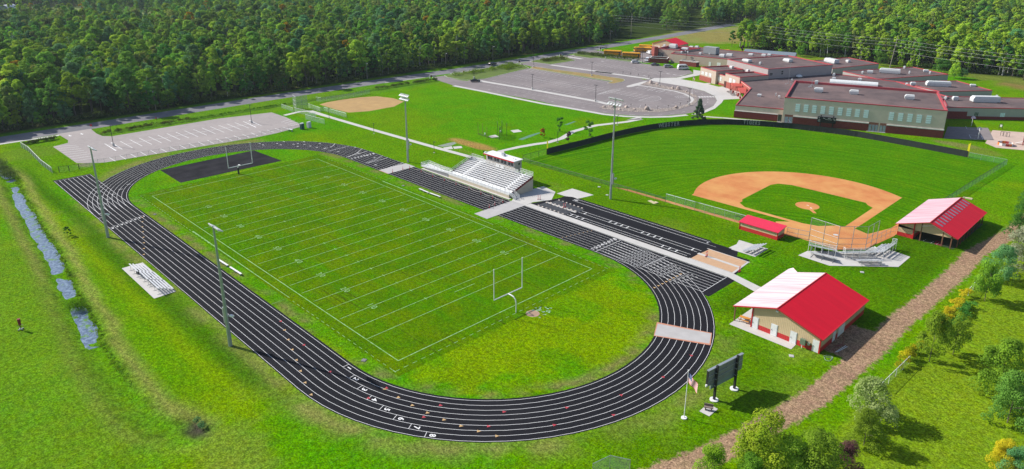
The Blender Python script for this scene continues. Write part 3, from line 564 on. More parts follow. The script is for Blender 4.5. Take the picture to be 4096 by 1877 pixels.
# staggered lane starts: a stroke and a numeral in each lane
sin = lambda th: math.sin(th)
def at_curve(r, th): return (CX+r*math.sin(th), CY-r*math.cos(th))
near_nums = [(905, 180), (975, 290), (1072, 390), (1180, 490), (1315, 580), (1460, 668), (1620, 748), (1780, 822)]
for k, q in enumerate(near_nums):
    x, y = T('42', *q); r = RI+(k+.5)*LW
    if x < CX: s0 = x; pos = lambda s: ((s, CY-r), (1, 0))
    else: pass
    def place(d, x=x, y=y, r=r):
        if x+d < CX and x < CX: return (x+d, CY-r), (1, 0)
        th = math.atan2(x-CX, -(y-CY))+d/r; return at_curve(r, th), (math.cos(th), math.sin(th))
    p, t = place(0); put_text(ln, str(k+1), 1.25, (*p, LZ+.003), (t[1], -t[0], 0), (t[0], t[1], 0), bold=.03, sx=.95)
    p, t = place(-.95); nrm = (t[1], -t[0]); seg(ln, (p[0]-nrm[0]*LW/2, p[1]-nrm[1]*LW/2), (p[0]+nrm[0]*LW/2, p[1]+nrm[1]*LW/2), .075, LZ+.002)
for k in range(8):
    put_text(ln, str(k+1), 1.3, (48.6, CY+RI+(k+.5)*LW, LZ+.003), (0, 1, 0), (-1, 0, 0), bold=.04, sx=.9)
    a, b = T('22', 950, 396), T('22', 1152, 347); put_text(ln, str(k+1), 1.2, (-47.5, CY+RI+(k+.5)*LW, LZ+.003), (0, 1, 0), (-1, 0, 0), bold=.04)
    x = -41.6 + .42*k; y = CY-RI-(k+.5)*LW
    put_text(ln, str(k+1), 1.0, (x+.75, y, LZ+.003), (0, -1, 0), (1, 0, 0), bold=.03); seg(ln, (x, y-LW/2), (x, y+LW/2), .08, LZ+.002)
# dashed break arcs across the curve after the finish
def dashes(mbx, a, b, n, w=.1, duty=.5, z=LZ+.003):
    for i in range(n):
        t0, t1 = i/n, (i+duty)/n; mbx.ribbon([(a[0]+(b[0]-a[0])*t0, a[1]+(b[1]-a[1])*t0), (a[0]+(b[0]-a[0])*t1, a[1]+(b[1]-a[1])*t1)], w, z)
for k in range(1, 8):
    y = CY+RI+k*LW; dashes(ln, (50.6, y+.28), (61.2, y-.75), 13); 
for k in range(2, 8):
    y = CY+RI+k*LW; dashes(ln, (62.3, y-.6), (70.5+.35*k, y-3.4), 9)
# exchange ticks round the far curve
for q in ((35, 262), (70, 276), (212, 262), (248, 277), (378, 270), (420, 262), (485, 272), (545, 288), (418, 292), (640, 262), (610, 302), (695, 310), (280, 243), (480, 245), (825, 345), (1030, 360), (1110, 385), (1190, 405), (1200, 478), (995, 300)):
    x, y = T('22', *q); seg(ln, (x-.45, y), (x+.45, y+.1), .16, LZ+.003); seg(ln, (x, y-.4), (x, y+.4), .1, LZ+.004)
for q in ((1290, 672), (1210, 722), (1140, 772), (1090, 820), (1050, 868), (1025, 918), (1010, 965), (1005, 1010)):
    x, y = T('21', *q); seg(ln, (x, y-.5), (x+.25, y+.5), .16, LZ+.003)
# runway lines, take-off bars
JY = [44.0, 45.2, 47.1, 48.35]
for y, x0, x1 in ((44.0, 30.3, 65.0), (45.15, 30.6, 65.2), (47.25, 31.2, 65.5), (48.5, 31.4, 65.8), (52.6, 24.0, 67.0), (54.1, 25.0, 67.2)): seg(ln, (x0, y), (x1, y), .1, LZ)
for x in (31.8, 33.6, 35.4, 58.4, 60.2, 62.0): seg(ln, (x, 44.0), (x, 45.15), .24, LZ+.002)
for x in (33.4, 41.2, 42.9, 44.6, 46.3, 50.6, 52.3, 54.0, 55.7, 64.0): seg(ln, (x, 47.25), (x, 48.5), .24, LZ+.002)
for x0 in (24.6, 66.0):
    put_text(ln, 'oooooooo', .8, (x0, 53.35, LZ+.003), (1, 0, 0), (0, 1, 0), bold=.04)
seg(ln, (68.6, 53.0), (69.6, 53.0), .07, LZ+.004); seg(ln, (68.6, 53.6), (69.6, 53.6), .07, LZ+.004)
struct('track_lines', ln, white_paint)
pv2 = MB(); pv2.flat([(64.6, 52.6), (69.9, 52.6), (69.9, 54.2), (64.6, 54.2)], .036); pv2.flat([(21.5, 52.3), (25, 52.3), (25, 54.6), (23.4, 54.6), (21.5, 53.6)], .036); struct('vault_box_strip', pv2, rubber)
# exchange zone triangles
tri_o, tri_r = MB(), MB()
def tri(mbx, q, rel=1.0):
    x, y = q
    if x > CX:
        th = math.atan2(x-CX, -(y-CY)); t = (math.cos(th), math.sin(th)); n = (math.sin(th), -math.cos(th))
    else: t, n = (1, 0), (0, -1)
    if y > 5: t, n = (-1, 0), (0, 1)
    P = [(x+n[0]*.28-t[0]*.2, y+n[1]*.28-t[1]*.2), (x-n[0]*.28-t[0]*.2, y-n[1]*.28-t[1]*.2), (x+t[0]*.36*rel, y+t[1]*.36*rel)]
    mbx.poly([(*p, LZ+.006) for p in ccw(P)])
for tl, L_ in (('32', [(288, 957), (325, 1053), (365, 1153)]), ('42', [(408, 85), (448, 195), (495, 312), (555, 433), (1296, 376), (1430, 460), (1570, 540), (1722, 615), (1887, 685), (2058, 747), (2235, 800), (2418, 848)]), ('21', [(1430, 1005), (1430, 1050), (1430, 1100), (1435, 1150)]), ('31', [(1440, 25), (1445, 80), (1445, 138), (1445, 197)]), ('33', [(1430, 530), (1470, 511), (1510, 491), (1548, 470), (1585, 450), (1622, 432), (1660, 413), (1695, 394)])):
    for q in L_: tri(tri_o, T(tl, *q))
for k in range(8): tri(tri_o, (39.4+.3*k, CY+RI+(k+.5)*LW), -1); 
for tl, L_ in (('32', [(250, 868), (483, 1107)]), ('42', [(745, 205), (1130, 468), (1310, 366), (1853, 540), (2490, 605), (1685, 658), (2335, 750)]), ('43', [(1800, 40), (1520, 255), (1098, 437), (550, 563), (1020, 637), (425, 738)])):
    for q in L_: tri(tri_r, T(tl, *q))
struct('exchange_marks', tri_o, orange_paint); struct('acceleration_marks', tri_r, red_paint)
# sand pits
sp = MB(); sp.flat([(66.3, 43.4), (76.2, 43.5), (75.9, 46.4), (66.3, 46.4)], .034); sp.flat([(66.4, 47.2), (75.8, 47.2), (75.5, 50.4), (66.6, 50.4)], .034); struct('jump_pit_sand', sp, pit_sand)
sp = MB()
for y0, y1 in ((43.2, 43.4), (46.4, 47.2), (50.4, 50.6)): sp.prism([(66, y0), (76.2, y0), (76.1, y1), (66, y1)], .01, .06)
sp.prism([(76.0, 43.2), (76.5, 43.2), (76.0, 50.6), (75.6, 50.6)], .01, .061); struct('jump_pit_kerb', sp, concrete)

# ================================================================== FOOTBALL LINES
fl = MB(); FW, FE = 24.384, 54.864; fz = .016; w = .11
for y in (-FW, FW): seg(fl, (-FE, y), (FE, y), .15, fz)
for x in (-FE, FE): seg(fl, (x, -FW), (x, FW), .15, fz+.001)
for k in range(21):
    x = -45.72+4.572*k; g_ = 0 if k in (0, 20) else .55
    seg(fl, (x, -FW+g_), (x, FW-g_), w, fz+.002)
    if 0 < k < 20:
        for y in (-8.13, 8.13): seg(fl, (x-.45, y), (x+.45, y), .12, fz+.003)
    d = min(k, 20-k)*5
    if 0 < k < 20 and k % 2 == 0:
        s = str(d)
        for sg in (-1, 1):
            # numerals straddle the line and read from their own sideline
            put_text(fl, s[0]+' '+s[1], 1.75, (x, sg*(FW-7.3), fz+.004), (1 if sg < 0 else -1, 0, 0), (0, 1 if sg < 0 else -1, 0), bold=0)
for x in (-FE+9.144+2.74, FE-9.144-2.74): seg(fl, (x, -2.6), (x, 2.6), .12, fz+.003)
def dline(a, b, step=1.7, duty=.5):
    n = int(math.hypot(b[0]-a[0], b[1]-a[1])/step); dashes(fl, a, b, n, .09, duty, fz+.004)
dline((-FE-2.4, -FW-2.2), (-9, -FW-2.2)); dline((24.5, -FW-2.2), (FE+2.4, -FW-2.2)); dline((FE+2.2, -FW-2.2), (FE+2.2, FW+2.4)); dline((FE+2.2, FW+2.4), (24, FW+2.4)); dline((-24, FW+2.4), (-FE, FW+2.4)); dline((-FE-2.2, -FW-2.2), (-FE-2.2, -12), 2.4)
for sg in (-1, 1):
    y = sg*(FW+2.0); y2 = sg*(FW+5.6)
    fl.ribbon([(-22.9, y2), (-22.9, y), (22.9, y), (22.9, y2)], .1, fz+.003)
seg(fl, (FE+1.7, -FW-2.2), (FE+2.4, -FW-2.2), .15, fz+.005)
struct('football_lines', fl, field_paint)
bd = MB(); bd.flat(arc(59.3, 2.2, 1.3, 0, 340, 9), .012); struct('bare_goal_patch', bd, mat('bare_patch', (.40, .27, .2), .95, (.3, .2, .13), 1, .5))
sp = MB(); R_ = random.Random(3)
for i in range(26):
    x, y = 59.2+R_.gauss(0, .9), 4.2+R_.gauss(0, 1.1); sp.poly([(x-R_.uniform(.1, .35), y-.1, .014), (x+R_.uniform(.1, .4), y-.14, .014), (x+.2, y+R_.uniform(.08, .3), .014)])
struct('paint_spill', sp, mat('spill', (.33, .52, .36), .9))
cr_ = MB(); dashes(cr_, (20, CY+RO+.45), (70, CY+RO+.45), 60, .05, .5, .03)

# ================================================================== CAR PARK LINES
cl = MB(); cz = .019
rows(cl, (Z(*ZB, 830, 424), Z(*ZB, 905, 388)), (Z(*ZB, 2340, 658), Z(*ZB, 2460, 626)), 18, .13, cz)
rows(cl, (Z(*ZB, 425, 550), Z(*ZB, 755, 483)), (Z(*ZB, 2170, 852), Z(*ZB, 2497, 766)), 18, .13, cz)
seg(cl, Z(*ZB, 600, 516), Z(*ZB, 2440, 832), .13, cz+.001)
rows(cl, (Z(*ZB, 60, 605), Z(*ZB, 160, 590)), (Z(*ZB, 1790, 938), Z(*ZB, 1920, 897)), 20, .13, cz)
rows(cl, (Z(*ZB, 30, 718), Z(*ZB, 215, 703)), (Z(*ZB, 2090, 1116), Z(*ZB, 2290, 1098)), 20, .13, cz)
rows(cl, (Z(*ZC, 440, 367), Z(*ZC, 620, 320)), (Z(*ZC, 755, 495), Z(*ZC, 1080, 403)), 5, .13, cz); seg(cl, Z(*ZC, 330, 352), Z(*ZC, 1040, 470), .13, cz+.001)
rows(cl, (Z(*ZC, 115, 545), Z(*ZC, 270, 497)), (Z(*ZC, 640, 632), Z(*ZC, 757, 590)), 5, .13, cz)
for a, b in (((890, 668), (918, 605)), ((1135, 685), (1062, 618)), ((1325, 680), (1220, 617)), ((1555, 665), (1378, 608)), ((1700, 630), (1508, 585)), ((1830, 602), (1595, 560)), ((1900, 555), (1665, 530)), ((1945, 518), (1688, 498)), ((1400, 370), (1530, 330)), ((1510, 395), (1690, 370))): seg(cl, Z(*ZC, *a), Z(*ZC, *b), .13, cz)
def hatch(P, n, k=(0, 1, 2, 3)):
    P = [Z(*ZC, *q) for q in P]; cl.ribbon(P, .13, cz, closed=True); a, b, c, d = (P[i] for i in k)
    for i in range(1, n): t = i/n; seg(cl, [a[j]+(b[j]-a[j])*t for j in (0, 1)], [d[j]+(c[j]-d[j])*t for j in (0, 1)], .12, cz+.001)
hatch([(820, 268), (900, 235), (1060, 255), (975, 292)], 3); hatch([(1050, 310), (1150, 270), (1225, 283), (1120, 322)], 3); hatch([(1220, 338), (1330, 300), (1410, 312), (1290, 352)], 3); hatch([(1600, 425), (1830, 412), (1915, 455), (1650, 468)], 7)
hatch([(60, 385), (395, 280), (520, 300), (170, 395)], 9); 
for i in range(9):
    t = i/8; a = Z(*ZC, 40+440*t, 395-125*t); b = Z(*ZC, 120+440*t, 385-115*t); seg(cl, a, b, .3, cz+.002)
el = [Z(*ZC, *q) for q in [(880, 515), (1000, 480), (1190, 422), (1270, 432), (1325, 465), (1320, 490), (1240, 522), (1100, 538), (980, 532)]]; cl.ribbon(el, .14, cz, closed=True)
for i in range(1, 8):
    t = i/8; y = 430+105*t; x0 = 1190-(y-422)*3.3 if y < 515 else 880+(y-515)*4; x1 = 1330-abs(y-475)**1.25*.75; seg(cl, Z(*ZC, max(x0, 885), y), Z(*ZC, x1, y-4), .12, cz+.001)
for i in range(6): q = (2095+55*i, 442-1*i); seg(cl, Z(*ZC, q[0]-12, q[1]-10), Z(*ZC, q[0]+18, q[1]+13), .9, cz+.001)
for q in ((165, 738, 240, 742), (430, 768, 508, 772), (690, 793, 800, 796), (980, 797, 1080, 799), (1260, 795, 1350, 794), (1515, 778, 1595, 770), (1740, 750, 1810, 738), (2195, 612, 2220, 595), (2255, 555, 2272, 540), (2268, 500, 2268, 480), (2170, 393, 2140, 378), (2060, 345, 2010, 330), (1760, 262, 1690, 250), (1265, 155, 1200, 143)): seg(cl, Z(*ZC, *q[:2]), Z(*ZC, *q[2:]), .2, cz+.001)
for q in ((230, 822, 290, 832), (400, 855, 462, 865), (580, 888, 640, 900), (765, 925, 825, 935), (945, 960, 1005, 970), (1130, 992, 1195, 1005), (1325, 1033, 1390, 1045), (1725, 1108, 1790, 1122), (50, 790, 110, 800), (1940, 1150, 2005, 1163)): seg(cl, Z(*ZB, *q[:2]), Z(*ZB, *q[2:]), .2, cz+.001)
rows(cl, (Z(*ZD, -230, 690), Z(*ZD, -60, 640)), (Z(*ZD, 1240, 900), Z(*ZD, 1550, 848)), 17, .13, cz+.002)
rows(cl, (Z(*ZB, 1480, 308), Z(*ZB, 1580, 285)), (Z(*ZD, 1060, 965), Z(*ZD, 1175, 942)), 20, .13, cz+.002)
rows(cl, (Z(*ZD, 30, 605), Z(*ZD, 120, 580)), (Z(*ZD, 1080, 735), Z(*ZD, 1140, 715)), 12, .12, cz+.002)
for q in ((1480, 884), (1610, 903), (1745, 922), (160, 636), (1010, 925)):
    c = Z(*ZD, *q); cl.poly([(c[0]-1.3, c[1]-.5, cz+.003), (c[0]+1.3, c[1], cz+.003), (c[0]-1, c[1]+.6, cz+.003)])
seg(cl, Z(*ZD, 1500, 945), Z(*ZD, 1770, 900), .13, cz+.002); seg(cl, Z(*ZD, 1770, 900), Z(*ZD, 1855, 868), .13, cz+.002)
struct('car_park_lines', cl, faded_paint)
# ================================================================== BUILDINGS
stucco = mat('tan_stucco', (.50, .40, .325), .9, (.45, .36, .29), .6, .5, two=((.42, .335, .275), .1, .5))
stucco_g = mat('grey_stucco', (.66, .555, .475), .9, (.58, .49, .42), .6, .5, two=((.52, .44, .375), .12, .5), spec=.05)
brick = mat('red_brick', (.24, .06, .05), .9, (.17, .045, .04), 2.2, .5, bump=.2, spec=.05)
brick_b = mat('bright_brick', (.36, .10, .075), .9, (.28, .075, .06), 2, .5)
roof_gravel = mat('roof_gravel', (.142, .108, .108), .95, (.098, .076, .078), .35, .5, two=((.205, .145, .138), .07, .9), bump=.2, bscale=5, spec=.05, detail=8)
cop_red = mat('red_coping', (.46, .07, .08), .5, (.38, .06, .07), 1)
cap_pale = mat('pale_cap', (.76, .73, .69), .8)
metal_grey = mat('galvanised', (.45, .48, .51), .42, (.36, .39, .42), 1, metal=.55)
metal_white = mat('white_metal', (.84, .84, .84), .45, (.66, .66, .67), 1.2)
alu = mat('aluminium_seat', (.66, .66, .67), .42, (.57, .57, .59), 1, metal=.35)
dark_metal = mat('dark_metal', (.025, .025, .028), .5)
glass_blue = mat('pale_pane', (.72, .86, .95), .12, (.82, .92, .98), .8, spec=.8)  # reflected sky painted into the pane colour
glass_dark = mat('dark_glass', (.03, .036, .04), .12, (.05, .06, .065), 1, spec=.7)
glass_white = mat('blind_pane', (.72, .72, .72), .3, spec=.6)
roof_red = mat('red_steel_roof', (.70, .010, .030), .5, (.60, .009, .026), .35, .5, spec=.12, stretch=(.12, 2.5, 1))
tan_steel = mat('tan_steel', (.56, .43, .265), .6, (.50, .385, .24), 1)
red_steel = mat('red_steel', (.50, .022, .025), .5, (.44, .02, .022), 1)
door_white = mat('white_door', (.78, .79, .80), .5); timber = mat('post_timber', (.22, .10, .055), .8, (.15, .07, .04), 2)
black_vinyl = mat('dark_windscreen', (.018, .024, .022), .75, (.030, .036, .034), .9, .5)

def wall_box(mb, a, b, u0, u1, z0, z1, t0=-.02, t1=.05, mi=0):
    ax, ay = a; ux, uy = b[0]-ax, b[1]-ay; L_ = math.hypot(ux, uy); ux /= L_; uy /= L_; nx, ny = uy, -ux
    P = [(ax+ux*u0+nx*t0, ay+uy*u0+ny*t0), (ax+ux*u1+nx*t0, ay+uy*u1+ny*t0), (ax+ux*u1+nx*t1, ay+uy*u1+ny*t1), (ax+ux*u0+nx*t1, ay+uy*u0+ny*t1)]
    return mb.prism(P, z0, z1, mi, bottom=True)
def wall_len(a, b): return math.hypot(b[0]-a[0], b[1]-a[1])
def window(parent, a, b, u0, u1, z0, z1, frame, pane, bars=(1, 1), fr=.1, t=.05):
    f = MB(); wall_box(f, a, b, u0, u1, z0, z1, -.02, t); w = part('window', f, frame, parent, world=True)
    p = MB(); nu, nz_ = bars; du, dz_ = (u1-u0-fr)/nu, (z1-z0-fr)/nz_
    for i in range(nu):
        for j in range(nz_): wall_box(p, a, b, u0+fr+du*i, u0+du*(i+1), z0+fr+dz_*j, z0+dz_*(j+1), 0, t+.025)
    part('pane', p, pane, w, world=True); return w
def wing(parent, poly, h, wm, base=None, base_m=None, cap=True, coping=None, roof=None, par=.45, cop=.32, copd=.28):
    poly = ccw(poly); n = len(poly); inn = inset(poly, cop)
    wb = MB()
    for i in range(n):
        j = (i+1) % n; wb.poly([(*poly[i], 0), (*poly[j], 0), (*poly[j], h), (*poly[i], h)])
    part('wall', wb, wm, parent, world=True)
    rb = MB(); rb.poly([(*p, h-par) for p in inn]); part('roof', rb, roof or roof_gravel, parent, world=True)
    cb = MB(); o = inset(poly, -.06)
    for i in range(n):
        j = (i+1) % n
        cb.poly([(*o[i], h+.04), (*o[j], h+.04), (*inn[j], h+.04), (*inn[i], h+.04)]); cb.poly([(*inn[i], h-par), (*inn[i], h+.04), (*inn[j], h+.04), (*inn[j], h-par)]); cb.poly([(*o[i], h-copd), (*o[j], h-copd), (*o[j], h+.04), (*o[i], h+.04)])
    part('coping', cb, coping or cop_red, parent, world=True)
    return poly

school = thing('school_building', 'large flat roofed school of tan and brick wings with red roof edging', 'school', (10, 220, 0))
GYM = wing(school, [(24.2, 172.1), (72.9, 190.6), (60.3, 224.2), (11.9, 206.8)], 9.75, stucco_g, par=.8, cop=.5)
ga, gb = (24.2, 172.1), (72.9, 190.6); GL = wall_len(ga, gb)
bb_ = MB(); cc_ = MB()
UD = [on_wall(ga, gb, M(3402, 400, *q))[0] for q in ((345, 605), (700, 640))]
U0 = on_wall(ga, gb, M(2890, 370, 1405, 600))[0]
BZ = 2.75
for u0, u1 in ((U0, UD[0]), (UD[1], GL+.05)):
    wall_box(bb_, ga, gb, u0, u1, 0, BZ, -.02, .12); wall_box(cc_, ga, gb, u0, u1, BZ, BZ+.34, -.02, .26)
wall_box(bb_, (72.9, 190.6), (60.3, 224.2), .15, 34, 0, BZ, -.02, .12); wall_box(cc_, (72.9, 190.6), (60.3, 224.2), .22, 34, BZ, BZ+.2, -.02, .2)
part('brick_base', bb_, brick, school, world=True); part('ledge', cc_, cap_pale, school, world=True)
for q in [(1505, 390), (1672, 402), (1838, 420), (2010, 435), (2180, 450), (2355, 468), (2530, 484)]:
    u, z_ = on_wall(ga, gb, M(2890, 370, *q)); window(school, ga, gb, u-.95, u+.75, z_, z_+3.0, mat('win_trim', (.50, .52, .52), .6), glass_blue, (1, 4), .12)
for q in [(130, 348), (305, 365), (812, 412), (995, 430), (1182, 446), (1368, 464), (1560, 480)]:
    u, z_ = on_wall(ga, gb, M(3402, 400, *q)); window(school, ga, gb, u-.95, u+.75, z_, z_+3.0, MATS['win_trim'], glass_blue, (1, 4), .12)
def doors(parent, a, b, u0, u1, h, n, head=True):
    d = MB(); wall_box(d, a, b, u0, u1, 0, h, -.02, .04); dd_ = part('door', d, mat('door_frame', (.3, .12, .085), .7), parent, world=True)
    p = MB(); w_ = (u1-u0)/n; 
    for i in range(n): wall_box(p, a, b, u0+w_*i+.1, u0+w_*(i+1)-.1, .1, h-(.85 if head else .1), 0, .07)
    part('door_leaf', p, mat('door_glass', (.22, .25, .33), .25, (.36, .40, .48), 1.5, spec=.6), dd_, world=True)
ds = (UD[1]-UD[0])
doors(school, ga, gb, UD[0]+.05, UD[0]+ds*.55, 3.35, 3); doors(school, ga, gb, UD[0]+ds*.63, UD[1]-.05, 3.35, 2)
ua, ub = (on_wall(ga, gb, M(2890, 370, q, 590))[0] for q in (1235, 1400)); doors(school, ga, gb, ua, ub, 3.35, 2)
LOW = wing(school, [(7.4, 167.5), (26.5, 174.8), (14.4, 206), (58.6, 222), (59.5, 243), (33, 263.4), (5, 263), (-15.2, 238), (-17.3, 215.9), (-4.9, 202.3)], 4.9, stucco_g, par=.3)
la, lb = (7.4, 167.5), (26.5, 174.8); bb_ = MB(); wall_box(bb_, la, lb, -.12, 15.5, 0, 2.6, -.02, .3); wall_box(bb_, (-4.9, 202.3), (7.4, 167.5), 24, 36.95, 0, 2.6, -.02, .3); part('brick_base', bb_, brick, school, world=True)
cc_ = MB(); wall_box(cc_, la, lb, -.2, 15.5, 2.6, 2.78, -.02, .36); part('ledge', cc_, cap_pale, school, world=True)
d = MB(); wall_box(d, la, lb, 15.7, 17.0, 0, 2.7, -.02, .1); part('door', d, glass_dark, school, world=True)
lf = MB(); wall_box(lf, (-17.3, 215.9), (-4.9, 202.3), 1, 17.5, 0, 4.4, -.02, .05); part('brick_base', lf, brick_b, school, world=True)
# entrance wings
WA = wing(school, [(-44.2, 226.8), (-32.7, 221.5), (-26.3, 235.2), (-37.1, 239.8)], 6.4, stucco, par=.5)
WM = wing(school, [(-35.4, 224.2), (-25.6, 219.8), (-19, 233), (-29, 237.5)], 5.0, stucco, par=.4)
WB = wing(school, [(-26.2, 218.6), (-16.4, 213.9), (-10, 228.3), (-19.3, 232)], 6.6, stucco, par=.5)
bb_ = MB(); wa = (-44.2, 226.8), (-32.7, 221.5)
wall_box(bb_, *wa, -.1, 9.3, 0, 2.35, -.02, .25); part('brick_base', bb_, brick_b, school, world=True)
for q in ((135, 315, 188, 390), (210, 333, 260, 415), (282, 352, 335, 435)):
    (u0, z1), (u1, _), (_, z0) = on_wall(*wa, M(2780, 220, q[0], q[1])), on_wall(*wa, M(2780, 220, q[2], q[1])), on_wall(*wa, M(2780, 220, q[0], q[3])); window(school, *wa, u0, u1, z0, z1-.2, MATS['win_trim'], glass_white, (2, 2), .06)
wm_ = (-35.4, 224.2), (-25.6, 219.8); bb_ = MB(); wall_box(bb_, *wm_, 2, 9.6, 0, 1.0, -.02, .2); part('brick_base', bb_, brick_b, school, world=True)
window(school, *wm_, 3.0, 4.6, 1.9, 3.7, MATS['win_trim'], glass_white, (3, 3), .06); window(school, *wm_, 5.0, 6.4, 1.9, 3.7, MATS['win_trim'], glass_white, (2, 3), .06)
wb_ = (-26.2, 218.6), (-16.4, 213.9); bb_ = MB(); wall_box(bb_, *wb_, 1.5, 10.85, 0, 2.7, -.02, .25); part('brick_base', bb_, brick_b, school, world=True)
window(school, *wb_, 3.2, 5.2, 2.9, 5.0, MATS['win_trim'], glass_white, (2, 2), .06); window(school, *wb_, 6.1, 8.0, 2.9, 4.8, MATS['win_trim'], glass_white, (2, 2), .06)
d = MB(); wall_box(d, *wb_, -.1, 1.3, 0, 2.9, -.02, .3); part('door', d, mat('porch_dark', (.10, .04, .03), .8), school, world=True)
# auditorium block and the long back wings
AU = wing(school, [(-38.4, 241.2), (-10.7, 228.5), (4.6, 261.9), (-22.9, 274.1)], 9.2, mat('mauve_stucco', (.40, .35, .34), .9, (.36, .315, .31), .6, .5), par=.35)
aa = (-10.7, 228.5), (4.6, 261.9)
for q in ((1500, 360, 1565, 420), (1735, 310, 1780, 400)):
    (u0, z1), (u1, _), (_, z0) = on_wall(*aa, M(2780, 220, q[0], q[1])), on_wall(*aa, M(2780, 220, q[2], q[1])), on_wall(*aa, M(2780, 220, q[0], q[3])); window(school, *aa, u0, u1, z0, z1, MATS['win_trim'], glass_dark, (1, 2), .12)
BK = wing(school, [(-84.2, 261.7), (-52, 266), (-34, 258), (-22.9, 274.1), (-30, 300.5), (-94.5, 293.4)], 5.0, stucco, par=.2)
ba = (-84.2, 261.7), (-52, 266)
for q in ((1760, 582, 1815, 615), (1957, 602, 2012, 640)):
    (u0, z1), (u1, _), (_, z0) = on_wall(*ba, M(2380, 120, q[0], q[1])), on_wall(*ba, M(2380, 120, q[2], q[1])), on_wall(*ba, M(2380, 120, q[0], q[3])); window(school, *ba, u0, u1, z0, z1, MATS['win_trim'], glass_dark, (2, 2), .1)
d = MB(); wall_box(d, *ba, 27, 29, 0, 2.6, -.02, .08); part('door', d, door_white, school, world=True); d = MB(); wall_box(d, *ba, 22.4, 23.6, 0, 2.5, -.02, .08); part('door', d, door_white, school, world=True)
tw = [Z(*ZD, 1245, 368, 5.6), Z(*ZD, 1745, 412, 5.6)]
TWR = wing(school, [Z(*ZD, 1245, 368, 6.0), Z(*ZD, 1760, 415, 6.0), (-80, 285), (-99, 283)], 6.0, stucco, par=1.2, cop=.4)
ta = TWR[0], TWR[1]
window(school, TWR[0], TWR[1], 1.0, 4.4, 1.4, 3.9, MATS['win_trim'], glass_dark, (3, 3), .1)
pil = MB(); c = Z(*ZD, 1190, 335, 7.0); pil.prism([(c[0]-1.5, c[1]-.3), (c[0]+1.2, c[1]-1.4), (c[0]+2.2, c[1]+1), (c[0]-.4, c[1]+2)], 2.6, 7.0); pil.prism([(c[0]-1.2, c[1]-.1), (c[0]+.9, c[1]-.9), (c[0]+1.9, c[1]+1), (c[0]-.2, c[1]+1.8)], 0, 2.6, top=False); part('entry_pier', pil, brick_b, school, world=True)
# classroom wings fanning out at the right
for P in ([(-19.7, 296.8), (-2.1, 279.6), (8.4, 311.6), (-11, 321)], [(4.7, 275.3), (24.2, 265.4), (43.1, 302.4), (24.2, 313)], [(33, 265.2), (52.9, 254.6), (68.0, 272.7), (50.6, 287)], [(56.6, 244.6), (64.6, 223.3), (100, 253.6), (88, 270)]):
    P = wing(school, P, 4.5, mat('wing_stucco', (.41, .385, .365), .9, (.37, .345, .33), .6, .5), par=.2)
w4 = (64.6, 223.3), (100, 253.6); bb_ = MB(); wall_box(bb_, *w4, -.1, 46, 0, 1.15, -.02, .12); wall_box(bb_, *w4, -.1, 7.6, 1.15, 2.9, -.02, .12); part('brick_base', bb_, brick, school, world=True)
for q, m_ in (((2085, 235, 2150, 335), glass_blue), ((2490, 245, 2580, 345), glass_dark)):
    (u0, z1), (u1, _), (_, z0) = on_wall(*w4, M(3402, 400, q[0], q[1])), on_wall(*w4, M(3402, 400, q[2], q[1])), on_wall(*w4, M(3402, 400, q[0], q[3])); window(school, *w4, u0, u1, z0, z1, MATS['win_trim'], m_, (3, 3), .1)
(u0, z1), (u1, _), (_, z0) = on_wall(*w4, (3700+1955/6.48, 420+205/6.48)), on_wall(*w4, (3700+2085/6.48, 420+205/6.48)), on_wall(*w4, (3700+1945/6.48, 420+325/6.48)); window(school, *w4, u0, u1, z0, z1, MATS['win_trim'], glass_blue, (3, 2), .1)
for a, b, L_ in (((52.9, 254.6), (68.0, 272.7), ((8, 10), (17, 19.5))), ((24.2, 265.4), (43.1, 302.4), ((18, 20), (26, 27.5), (32, 34)))):
    for u0, u1 in L_: window(school, a, b, u0, u1, .9, 2.4, MATS['win_trim'], glass_dark, (2, 2), .1)
# rooftop plant
def unit(x, y, z_, lx, ly, h, rz, name='rooftop_unit', hood=True, m_=None):
    o = MB(); o.box((x, y, z_), (lx*.8, ly*.8, .35), rz); r_ = Matrix.Rotation(rz, 2)
    def pt(u, v): q = r_ @ Vector((u, v)); return (x+q.x, y+q.y)
    b0, b1 = z_+.35, z_+h; c = .22*min(lx, ly) if hood else .02
    lo = [pt(-lx/2, -ly/2), pt(lx/2, -ly/2), pt(lx/2, ly/2), pt(-lx/2, ly/2)]; hi = [pt(-lx/2+c, -ly/2+c*.4), pt(lx/2-c*.3, -ly/2+c*.4), pt(lx/2-c*.3, ly/2-c*.4), pt(-lx/2+c, ly/2-c*.4)]
    mid = b0+(b1-b0)*.6
    o.prism(lo, b0, mid, top=False, bottom=True); n = len(o.v); o.v += [(*p, mid) for p in lo]+[(*p, b1) for p in hi]
    for i in range(4): j = (i+1) % 4; o.f.append((n+i, n+j, n+4+j, n+4+i)); o.m.append(0)
    o.f.append((n+4, n+5, n+6, n+7)); o.m.append(0)
    return part(name, o, m_ or mat('plant_paint', (.62, .63, .63), .5, (.52, .53, .54), 1.5), school, world=True)
ga_ang = math.atan2(18.5, 48.7)
for q in ((1012, 845), (1722, 890)): unit(*Z(3072, 200, *q, 9.0), 8.95, 3.2, 2.0, 1.7, ga_ang)
unit(*Z(3584, 220, 265, 890, 9.0), 8.95, 3.2, 2.0, 1.7, ga_ang); unit(*Z(3072, 200, 968, 685, 9.0), 8.95, 1.3, 1.3, 1.5, ga_ang)
for q, s_ in (((1290, 835), (1.7, 1.3, 1.0)), ((1685, 870), (.9, .9, 1.1)), ((1620, 830), (.5, .5, 1.3))): unit(*Z(2780, 220, *q, 4.6), 4.6, *s_, ga_ang)
